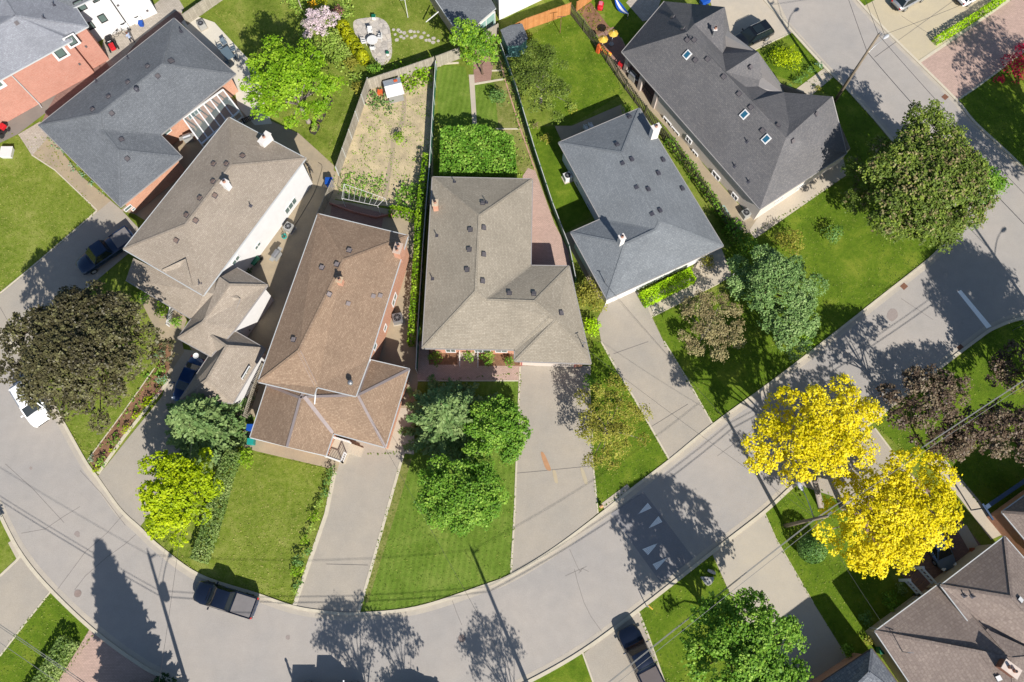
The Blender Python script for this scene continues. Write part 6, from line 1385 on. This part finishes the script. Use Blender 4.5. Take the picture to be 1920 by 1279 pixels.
# tarpaulin shed
c = G(738, 165, 1.2); rz = radians(16); o = thing('garden_shed', 'small white and translucent tarpaulin roofed shed in the vegetable garden', 'shed', (c.x, c.y, 0)); m = MB(); m.box((c.x, c.y, 0), (1.6, 2.0, 1.25), rz); m.build('wall', m_plain('shed_grey', A(160,160,156), .8, .1), o)
R_ = Matrix.Rotation(rz, 3, 'Z'); P_ = lambda x, y, z: Vector((c.x, c.y, 0)) + R_ @ Vector((x, y, z))
m = MB(); m.poly([P_(-.95, -1.1, 1.25), P_(.95, -1.1, 1.25), P_(.95, .1, 1.65), P_(-.95, .1, 1.65)], 0); m.poly([P_(-.95, .1, 1.65), P_(.95, .1, 1.65), P_(.95, 1.1, 1.3), P_(-.95, 1.1, 1.3)], 1); m.build('roof', [plast_w, m_plain('tarp_blue_grey', A(196,206,216), .4, .12)], o)
m = MB(); m.box(P_(.4, .6, 1.46), (.4, .3, .08), rz); m.build('roof_patch', orange_m, o)
# second shed, grey roof, tarps at its foot
o = thing('garden_shed', 'small shed with grey roof under the sparse apple tree', 'shed', tuple(G(962, 62, 0))); q = [G(x, y, 2.0) for x, y in ((938,56),(958,47),(979,44),(990,72),(975,86),(951,86))]
m = MB(); m.flat(q); m.build('roof', sh_char, o); ins_ = inset(q, .12); m = MB(); m.prism([(p.x, p.y) for p in ins_], -.02, 1.98, cap=False); m.build('wall', m_plain('shed_teal', A(120,170,168), .7, .08), o)
g = G(968, 92, .5); n = 12; m = MB(); vs = []
for i in range(n + 1):
    for j in range(n + 1): u, v = i / n - .5, j / n - .5; vs.append((g.x + u * 2.2 + v * .3, g.y + v * 1.1 + u * .5, max(.02, .75 * (1 - (2 * u) ** 4) * (1 - (2 * v) ** 4) + random.uniform(-.12, .12))))
m.mesh(vs, [(i * (n + 1) + j, (i + 1) * (n + 1) + j, (i + 1) * (n + 1) + j + 1, i * (n + 1) + j + 1) for i in range(n) for j in range(n)]); tag(m.build('tarpaulin', m_plain('tarp_silver', A(200,222,232), .3, .25, 8), origin=(g.x, g.y, 0)), 'crumpled silvery tarpaulin heap at the foot of the grey roofed shed', 'tarpaulin')
# trellis frame over the vegetable garden
o = thing('garden_trellis', 'thin white pipe trellis frame over the lower end of the vegetable garden', 'trellis', tuple(G(640, 372))); pts = [G(645,345,1.9), G(641,372,1.9), G(708,386,1.9), G(722,372,1.9)]
m = MB()
for a, b in ((pts[0], pts[1]), (pts[1], pts[2]), (pts[0], pts[3]), (pts[3], pts[2])): m.tube([a, b], .022, 6)
for k in range(7): t = k / 7; m.tube([pts[0].lerp(pts[3], t), pts[1].lerp(pts[2], t + .05)], .015, 5)
m.build('frame', plast_w, o)
for p in pts: m = MB(); m.tube([p, Vector((p.x, p.y, 0))], .022, 6); m.build('leg', plast_w, o)
# parasols
for x, y, l in ((1131,73,'yellow patio parasol nearer the picket fence'),(1150,62,'yellow patio parasol nearer the gabled house')):
    g = G(x, y, 1.9); o = thing('parasol', l, 'parasol', (g.x, g.y, 0)); m = MB(); vs = [(g.x, g.y, 2.2)] + [(g.x + cos(k * pi / 4) * .56, g.y + sin(k * pi / 4) * .56, 1.85) for k in range(8)]; m.mesh(vs, [(0, k + 1, (k + 1) % 8 + 1) for k in range(8)]); m.build('canopy', yellow_m, o); m = MB(); m.tube([(g.x, g.y, 0), (g.x, g.y, 2.25)], .03, 8); m.build('pole', plast_w, o); m = MB(); m.disc((g.x, g.y, 0.06), .28, .08, 16); m.build('base', ac_m, o)
# slide
g0, g1 = G(1124,84,1.2), G(1146,104,.1); o = thing('toy_slide', 'yellow and orange plastic toy slide on the shaded brick patio', 'slide', (g1.x, g1.y, 0)); m = MB(); pts = [g0.lerp(g1, t) + Vector((0, 0, -.25 * sin(t * pi))) for t in [k / 8 for k in range(9)]]
for i in range(8): m.beam(pts[i], pts[i + 1], .45, .05)
m.build('chute', yellow_m, o)
for s in (-1, 1):
    m = MB(); d = (g1 - g0).normalized(); sd_ = Vector((-d.y, d.x, 0)).normalized() * .25 * s
    for i in range(8): m.beam(pts[i] + sd_ + Vector((0, 0, .06)), pts[i + 1] + sd_ + Vector((0, 0, .06)), .05, .12)
    m.build('side_rail', orange_m, o)
m = MB(); m.box((g0.x, g0.y, 0), (.5, .4, 1.2), .8, taper=.8); m.build('ladder', orange_m, o)
# toy car, hammock, red chair, blue lounge
g = G(1126,10,.3); o = thing('toy_car', 'small red toy car with pink seat on the back lawn', 'toy car', (g.x, g.y, 0)); m = MB(); loft(m, [ring(g.x * 0 + x, w, .12, z, .08, .03) for x, w, z in ((-.6, .25, .4), (-.4, .33, .5), (.3, .33, .5), (.6, .24, .36))]); b = m.build('body', plast_r, o, local=True, uv=False); b.rotation_euler.z = 1.4
m = MB(); m.box((0, 0, .5), (.35, .4, .25)); s_ = m.build('seat', m_plain('pink', A(230,130,150), .6, .05), o, local=True, uv=False); s_.rotation_euler.z = 1.4
for x in (-.38, .38):
    for s in (-1, 1): m = MB(); m.tube([(x, s * .3, .14), (x, s * .38, .14)], .14, 12); w_ = m.build('wheel', tyre_m, o, local=True, uv=False); w_.rotation_euler.z = 1.4
o = thing('hammock', 'long blue and white striped hammock at the top edge', 'hammock', tuple(G(1164, 10))); m = MB(); a, b = G(1153,-6,.9), G(1178,26,.9); d = (b - a); sd_ = Vector((-d.y, d.x, 0)).normalized()
for i in range(12):
    t0, t1 = i / 12, (i + 1) / 12
    for j, mi in ((-1, 0), (0, 1), (1, 0)):
        w0, w1 = .12 * sin(pi * t0) + .02, .12 * sin(pi * t1) + .02; z = lambda t: Vector((0, 0, -.5 * sin(pi * t)))
        m.poly([a.lerp(b, t0) + z(t0) + sd_ * w0 * (2 * j - 1), a.lerp(b, t0) + z(t0) + sd_ * w0 * (2 * j + 1), a.lerp(b, t1) + z(t1) + sd_ * w1 * (2 * j + 1), a.lerp(b, t1) + z(t1) + sd_ * w1 * (2 * j - 1)], mi)
m.build('fabric', [plast_b, plast_w], o)
for q in (a, b): m = MB(); m.tube([Vector((q.x, q.y, 0)), q], .04, 8); m.build('post', metal_m, o)
chair('red garden chair under the eave beside the veranda', 1164, 121, 1.0, plast_r); chair('white garden chair on the shaded back patio of the slate bungalow', 1099, 240, .4); chair('white bench chair beside the other white chair on the shaded back patio', 1108, 236, .4)
g = G(1322,2,.5); o = thing('blue_cart', 'blue covered cart against the gabled house porch at the top edge', 'cart', (g.x, g.y, 0)); m = MB(); m.box((g.x, g.y, .25), (1.1, .7, .5), .5); m.build('cover', plast_b, o, bevel=.05)
for s in (-1, 1): m = MB(); m.tube([(g.x + s * .3, g.y - .35, .2), (g.x + s * .3, g.y - .42, .2)], .2, 12); m.build('wheel', tyre_m, o)
# clothes line posts
for x, y, l, k in ((1050,62,'thin metal clothes pole with a crossbar on the back lawn',2.6),(765,33,'white basketball style pole leaning out over the back lawn',2.8)):
    g = G(x, y); o = thing('clothes_pole', l, 'pole', (g.x, g.y, 0)); m = MB(); m.tube([g, g + Vector((0, 0, k))], .04, 8); m.build('pole', rust_m if x > 1000 else plast_w, o); m = MB(); m.beam(g + Vector((-.5, 0, k)), g + Vector((.5, .1, k)), .05); m.build('crossbar', rust_m if x > 1000 else plast_w, o)
m = MB(); a, b = G(799,41,.9), G(822,22,2.3); m.tube([a, b], .06, 8); tag(m.build('white_pipe', plast_w, origin=(a.x, a.y, 0)), 'white downpipe sticking out from the annex roof corner over the lawn', 'pipe')
# mowers
def mower(label, px, py, rz, s=1.0):
    g = G(px, py, .4); o = thing('riding_mower', label, 'mower', (g.x, g.y, 0), rz)
    def p(nm, mb, mt): return mb.build(nm, mt, o, local=True, uv=False, bevel=.03)
    m = MB(); m.box((.45, 0, .35), (.8 * s, .55, .4)); p('hood', m, plast_r); m = MB(); m.box((-.1, 0, .15), (1.1 * s, 1.0, .18)); p('deck', m, black_m); m = MB(); m.box((-.3, 0, .5), (.4, .45, .12)); m.box((-.5, 0, .6), (.1, .45, .4)); p('seat', m, black_m)
    m = MB(); m.box((-.75, 0, .3), (.5, .7, .45)); p('grass_bag', m, black_m); m = MB(); m.tube([(.15, 0, .6), (-.05, 0, .92)], .03, 6); m.tube([(-.05, -.18, .92), (-.05, .18, .92)], .03, 6); p('steering_bar', m, metal_m)
    for x, r_ in ((.55, .2), (-.45, .27)):
        for q in (-1, 1): m = MB(); m.tube([(x, q * .42, r_), (x, q * .54, r_)], r_, 14); p('wheel', m, tyre_m)
mower('red riding mower on the paving between the two brick houses', 209, 84, radians(-60)); mower('small red mower at the left edge of the dark driveway', 1, 245, radians(60), .8)
# bicycles
def bike(label, px, py, rz, lay=0.0):
    g = G(px, py, .4); o = thing('bicycle', label, 'bicycle', (g.x, g.y, 0), rz)
    def tor(x, nm):
        m = MB(); R = .33; pts = [(x + cos(a) * R, 0, .34 + sin(a) * R) for a in [k * pi / 12 for k in range(25)]]; m.tube(pts, .022, 6, cap=False); w = m.build(nm, tyre_m, o, local=True, uv=False)
        m = MB()
        for k in range(6): a = k * pi / 6; m.tube([(x + cos(a) * R, 0, .34 + sin(a) * R), (x - cos(a) * R, 0, .34 - sin(a) * R)], .004, 3)
        m.build('spoke', metal_m, w, local=True, uv=False)
    tor(-.52, 'wheel'); tor(.52, 'wheel'); m = MB()
    for a, b in (((-.52,0,.34),(-.15,0,.80)),((-.52,0,.34),(-.02,0,.30)),((-.02,0,.30),(-.15,0,.85)),((-.02,0,.30),(.38,0,.78)),((-.15,0,.78),(.38,0,.80)),((.38,0,.85),(.52,0,.34)),((.36,0,.9),(.38,0,.78))): m.tube([a, b], .018, 6)
    m.build('frame', black_m, o, local=True, uv=False); m = MB(); m.box((-.16, 0, .86), (.24, .12, .05)); m.build('saddle', black_m, o, local=True, uv=False); m = MB(); m.tube([(.32, -.25, .95), (.36, 0, .93), (.32, .25, .95)], .014, 6); m.build('handlebar', metal_m, o, local=True, uv=False)
bike('bicycle leaning at the rear corner of the split level house', 578, 312, radians(-50)); bike('second bicycle below the other at the split level house corner', 582, 325, radians(-75)); bike('bicycle on the paving by the white stucco house', 225, 62, radians(20))
# barbecue and clutter by the white wall
def bbq(label, px, py, rz):
    g = G(px, py, .6); o = thing('barbecue', label, 'barbecue', (g.x, g.y, 0), rz); m = MB(); m.box((0, 0, .1), (1.0, .5, .7)); m.build('cabinet', ac_m, o, local=True, uv=False, bevel=.02); m = MB(); loft(m, [[(x, -.27, .8), (x, .27, .8), (x, .24, 1.0), (x, .1, 1.1), (x, -.1, 1.1), (x, -.24, 1.0)] for x in (-.42, .42)]); m.build('hood', metal_m, o, local=True, uv=False)
    for s in (-1, 1): m = MB(); m.box((s * .68, 0, .78), (.34, .45, .04)); m.build('side_shelf', ac_m, o, local=True, uv=False)
bbq('stainless barbecue on the concrete beside the split level white wall', 518, 478, a1); bbq('dark barbecue in the corner between the sunroom and the brick wing', 352, 258, .4); bbq('barbecue on the shaded veranda of the gabled house', 1187, 143, radians(-50))
g = G(532,442,.5); o = thing('hose_reel', 'coiled teal garden hose on a reel by the long white wall', 'hose', (g.x, g.y, 0)); m = MB(); m.tube([(g.x + cos(a) * (.2 + .02 * a / 6), g.y + sin(a) * (.2 + .02 * a / 6), .1 + a * .02) for a in [k * pi / 6 for k in range(40)]], .03, 6); m.build('hose', teal_m, o); m = MB(); m.tube([(g.x, g.y, 0), (g.x, g.y, .9)], .03, 6); m.build('stand', black_m, o)
m = MB(); a = G(609,312); hose = [(597,305),(604,312),(600,330),(590,360),(572,392),(560,412),(548,430)]; m.tube([Vector((v.x, v.y, .04)) for v in pv(spline(hose, 5))], .025, 5); tag(m.build('garden_hose', m_plain('hose_dark', A(90,84,72), .6, .1), origin=tuple(G(597,305))), 'dark hose snaking over the concrete behind the brown roof house', 'hose')
# post sign, stone, stop sign
g = G(1330,1083); o = thing('address_stone', 'pale teardrop shaped stone with tiny dark numerals on the shaded kerb lawn', 'stone', (g.x, g.y, 0)); out = spline([(1313,1082),(1320,1081),(1330,1082),(1338,1082),(1338,1088),(1334,1095),(1328,1098),(1322,1095),(1317,1088)], 3, True); P_ = pv(out); m = MB(); cz = sum(P_, Vector()) / len(P_)
m.mesh([(p.x, p.y, 0) for p in P_] + [(p.x * .9 + cz.x * .1, p.y * .9 + cz.y * .1, .22) for p in P_] + [(cz.x, cz.y, .26)], [(i, (i + 1) % len(P_), len(P_) + (i + 1) % len(P_), len(P_) + i) for i in range(len(P_))] + [(len(P_) + i, len(P_) + (i + 1) % len(P_), 2 * len(P_)) for i in range(len(P_))]); m.build('stone', m_plain('stone_white', A(206,204,200), .8, .1), o)
m = MB()
for i, (x, s_) in enumerate(((1321,.10),(1324.2,.05),(1327,.10))): q = G(x, 1087, .27); m.box(q, (s_, .13, .015), 0)
m.build('numeral', black_m, o)
m = MB(); a, b = G(1327,1069,.1), G(1341,1075,.1); m.tube([a, a.lerp(b, .5) + Vector((0,0,.05)), b], [.12, .16, .13], 8); tag(m.build('white_log', m_plain('log_pale', A(226,216,210), .8, .1), origin=(a.x, a.y, 0)), 'short pale log lying on the grass above the address stone', 'log')
g = G(1898,620); o = thing('stop_sign', 'red octagonal stop sign with green street plate at the right edge corner', 'sign', (g.x, g.y, 0)); m = MB(); m.tube([g, g + Vector((0, 0, 3.0))], .035, 8); m.build('post', metal_m, o); rz = radians(-35)
X_ = Vector((cos(rz), sin(rz), 0)); Nn_ = Vector((sin(rz), -cos(rz), 0)) * -1; c = g + Vector((0, 0, 2.4)); m = MB()
for dd, mi, rr in ((.02, 0, .38), (.026, 1, .34)):
    m.mesh([tuple(c + X_ * (rr * cos(pi / 8 + k * pi / 4)) + Vector((0, 0, rr * sin(pi / 8 + k * pi / 4))) + Nn_ * (dd + .02)) for k in range(8)], [tuple(range(8)), tuple(range(8))[::-1]], mi)
sp_ = m.build('sign_plate', [plast_w, m_plain('stop_red', A(200,30,60), .4, .03)], o); 
cu = bpy.data.curves.new('stop_text', 'FONT'); cu.body = 'STOP'; cu.size = .24; cu.align_x = 'CENTER'; cu.align_y = 'CENTER'; cu.extrude = .002
to = bpy.data.objects.new('lettering', cu); C.objects.link(to); to.parent = sp_; to.matrix_local = Matrix.Translation(Vector((0, 0, 2.4)) + Nn_ * .052) @ Matrix.Rotation(rz + pi, 4, 'Z') @ Matrix.Rotation(pi / 2, 4, 'X'); cu.materials.append(plast_w)
bpy.context.view_layer.update(); tm = bpy.data.meshes.new_from_object(to.evaluated_get(bpy.context.evaluated_depsgraph_get())); t2 = bpy.data.objects.new('lettering', tm); t2.parent = sp_; t2.matrix_local = to.matrix_local.copy(); C.objects.link(t2); bpy.data.objects.remove(to)
m = MB(); c2 = g + Vector((0, 0, 2.95)); m.beam(c2 - X_ * .45, c2 + X_ * .45, .03, .18); m.build('street_plate', m_plain('plate_green', A(70,150,130), .5, .05), o)
g = G(1212,1137); o = thing('fire_marker', 'slim white post marker at the kerb by the bottom driveway', 'post', (g.x, g.y, 0)); m = MB(); m.tube([g, g + Vector((0, 0, 1.2))], .04, 8); m.build('post', plast_w, o); m = MB(); m.box(g + Vector((.35, -.1, 0)), (.5, .12, .06), -.7); m.build('base_plate', yellow_m, o)
g = G(1224,584); o = thing('lamp_post', 'small white garden lamp post on the white bungalow walk', 'lamp post', (g.x, g.y, 0)); m = MB(); m.tube([g, g + Vector((0, 0, 1.6))], .035, 8); m.build('post', plast_w, o); m = MB(); m.lathe(g + Vector((0, 0, 1.6)), [(.06, 0), (.14, .12), (.13, .28), (.03, .38)], 12); m.build('lantern', m_plain('lantern_dark', A(96,98,100), .4, .05), o)
g = G(1373,518); o = thing('lamp_post', 'small white garden lamp post at the far end of the front walk', 'lamp post', (g.x, g.y, 0)); m = MB(); m.tube([g, g + Vector((0, 0, 1.4))], .03, 8); m.build('post', plast_w, o); m = MB(); m.lathe(g + Vector((0, 0, 1.4)), [(.05, 0), (.1, .1), (.1, .2), (.03, .3)], 12); m.build('lantern', plast_w, o)
g = G(1127,950); o = thing('fire_hydrant', 'small orange hydrant at the corner of the wide driveway and the street', 'hydrant', (g.x, g.y, 0)); m = MB(); m.lathe(g, [(.17, 0), (.17, .05), (.11, .08), (.11, .5), (.15, .52), (.13, .62), (.03, .7)], 12); m.build('barrel', m_plain('hydrant_peach', A(214,166,120), .6, .1), o)
for s in (-1, 1): m = MB(); m.tube([g + Vector((0, 0, .38)), g + Vector((s * .2, 0, .38))], .06, 8); m.build('nozzle', m_plain('hydrant_cap', A(230,200,170), .5, .05), o)
g = G(366,666, 3.1); o = thing('satellite_dish', 'small white satellite dish on the eave of the split level house', 'satellite dish', (g.x, g.y, 2.6)); m = MB(); m.lathe((g.x, g.y, 2.85), [(.02, 0), (.18, .03), (.28, .10), (.27, .11), (.16, .06)], 16); m.build('dish', plast_w, o); m = MB(); m.tube([(g.x, g.y, 2.6), (g.x, g.y, 2.88)], .03, 6); m.build('mount', black_m, o)
o = thing('wheelbarrow', 'dark wheelbarrow in the shade behind the small mid wing', 'wheelbarrow', tuple(G(480,492))); g = G(480,492); m = MB(); m.box((g.x, g.y, .3), (.8, .6, .3), .9, taper=1.25); m.build('tray', grn_m, o); m = MB(); m.tube([(g.x + .5, g.y + .35, .2), (g.x + .55, g.y + .3, .2)], .2, 12); m.build('wheel', tyre_m, o)
for i, (x, y, l) in enumerate(((463,616,'dark potted shrub in the shaded nook of the mid wing'), (466,510,'dark potted shrub beside the small mid wing roof'))):
    bush('potted_shrub', l, x, y, 9, 'dark', 1.1, .12, lobes=6)
m = MB(); g = G(1403,348 + 8); m.flat([(v.x, v.y, .5) for v in pv([(1348,388),(1358,384),(1370,404),(1362,410)], .5)]); q = pv([(1348,388),(1358,384),(1370,404),(1362,410)], .5); m = MB(); m.prism([(p.x, p.y) for p in q], .02, .5); tag(m.build('cold_frame', m_plain('cover_pale_green', A(176,200,190), .3, .08), origin=(q[0].x, q[0].y, 0)), 'pale translucent cold frame box beside the picket fence', 'box')
# ================================================================== PEOPLE
def person(label, px, py, rz, shirt, legs, hair, pose=0, skin=A(214,168,140)):
    g = G(px, py); root = thing('person', label, 'person', (g.x, g.y, 0), rz)
    J = {'pel': (0,0,.93), 'spine': (0.01,0,1.12), 'chest': (.015,0,1.33), 'neck': (0,0,1.48), 'head': (.02,0,1.60), 'crown': (.01,0,1.73)}
    for s, t in ((1, 'l'), (-1, 'r')):
        f = .10 * s if pose else 0.02 * s
        J['hip' + t] = (0, .10 * s, .90); J['knee' + t] = (.05 + f, .11 * s, .50); J['ankle' + t] = (-.02 + f * 1.6, .11 * s, .09); J['toe' + t] = (.17 + f * 1.6, .12 * s, .035)
        J['sh' + t] = (0, .19 * s, 1.41); J['elb' + t] = (-.02 + .12 * pose, .25 * s, 1.14); J['wri' + t] = (.10 + .22 * pose, .25 * s, .93 + .12 * pose); J['palm' + t] = (.13 + .25 * pose, .245 * s, .86 + .12 * pose)
    E_ = [('pel','spine'),('spine','chest'),('chest','neck'),('neck','head'),('head','crown')]; R_ = dict(pel=.15, spine=.135, chest=.155, neck=.058, head=.095, crown=.07)
    for t in 'lr':
        E_ += [('pel','hip'+t),('hip'+t,'knee'+t),('knee'+t,'ankle'+t),('ankle'+t,'toe'+t),('chest','sh'+t),('sh'+t,'elb'+t),('elb'+t,'wri'+t),('wri'+t,'palm'+t)]
        R_.update({'hip'+t: .095, 'knee'+t: .06, 'ankle'+t: .042, 'toe'+t: .04, 'sh'+t: .065, 'elb'+t: .042, 'wri'+t: .028, 'palm'+t: .034})
        for k, (dy, L) in enumerate(((-.032,.07),(-.011,.085),(.011,.08),(.032,.065))):
            b = J['palm'+t]; J['f%d%s' % (k, t)] = (b[0] + .02, b[1] + dy, b[2] - .045); J['g%d%s' % (k, t)] = (b[0] + .045, b[1] + dy * 1.1, b[2] - .045 - L * .6); E_ += [('palm'+t, 'f%d%s' % (k, t)), ('f%d%s' % (k, t), 'g%d%s' % (k, t))]; R_.update({'f%d%s' % (k, t): .011, 'g%d%s' % (k, t): .008})
        b = J['palm'+t]; s = 1 if t == 'l' else -1; J['th'+t] = (b[0] + .05, b[1] - s * .03, b[2] - .01); E_.append(('palm'+t, 'th'+t)); R_['th'+t] = .010
    names = list(J); me = bpy.data.meshes.new('body'); me.from_pydata([J[n] for n in names], [(names.index(a), names.index(b)) for a, b in E_], []); o = bpy.data.objects.new('body', me); C.objects.link(o); o.parent = root
    sk = o.modifiers.new('skin', 'SKIN'); ly = me.skin_vertices[0] if me.skin_vertices else None
    if ly is None:
        bm = bmesh.new(); bm.from_mesh(me); bm.verts.layers.skin.verify(); bm.to_mesh(me); bm.free(); ly = me.skin_vertices[0]
    for i, n in enumerate(names): r = R_[n]; ly.data[i].radius = (r, r * (.8 if n in ('pel', 'spine', 'chest') else 1)); ly.data[i].use_root = (n == 'pel')
    sb = o.modifiers.new('sub', 'SUBSURF'); sb.levels = 1; sb.render_levels = 1
    t = NT('person_skin_' + label[:8]); gm = t.n('ShaderNodeTexCoord'); sx = t.n('ShaderNodeSeparateXYZ'); t.l(gm.outputs['Object'], sx.inputs[0])
    c1 = t.mix(t.ramp(sx.outputs[2], [(0.88, 0.0), (0.885, 1.0)], 'CONSTANT'), legs, shirt); ns = t.math('GREATER_THAN', sx.outputs[2], 1.47); c1 = t.mix(ns, c1, skin)
    ax = t.math('ABSOLUTE', sx.outputs[1]); hand = t.math('MULTIPLY', t.math('GREATER_THAN', ax, .21), t.math('LESS_THAN', sx.outputs[2], 1.1)); c1 = t.mix(hand, c1, skin); me.materials.append(t.done(c1, .75))
    m = MB(); m.lathe((0.0, 0, 1.62), [(.105, -.02), (.115, .05), (.10, .11), (.06, .15), (.01, .165)], 14); m.build('hair', m_plain('hair_' + label[:6], hair, .7, .1), root, local=True, uv=False, smooth=True)
    m = MB()
    for s in (-1, 1): m.box((.105, s * .035, 1.615), (.02, .022, .014)); m.box((0.0, s * .105, 1.575), (.035, .02, .06))
    m.box((.118, 0, 1.57), (.03, .025, .04), taper=.5); m.box((.104, 0, 1.535), (.02, .05, .012)); m.build('face', m_plain('face_' + label[:6], mulc(skin, .75), .7, .05), root, local=True, uv=False)
person('person in pale blue top walking on the paving beside the riding mower', 250, 80, radians(150), A(190,206,236), A(40,40,60), (0.10,0.04,0.03,1), 1)
person('person in dark clothes standing behind the white pickup at the bottom edge', 552, 1286, radians(20), A(60,64,80), A(50,50,60), (0.03,0.02,0.015,1), 0)
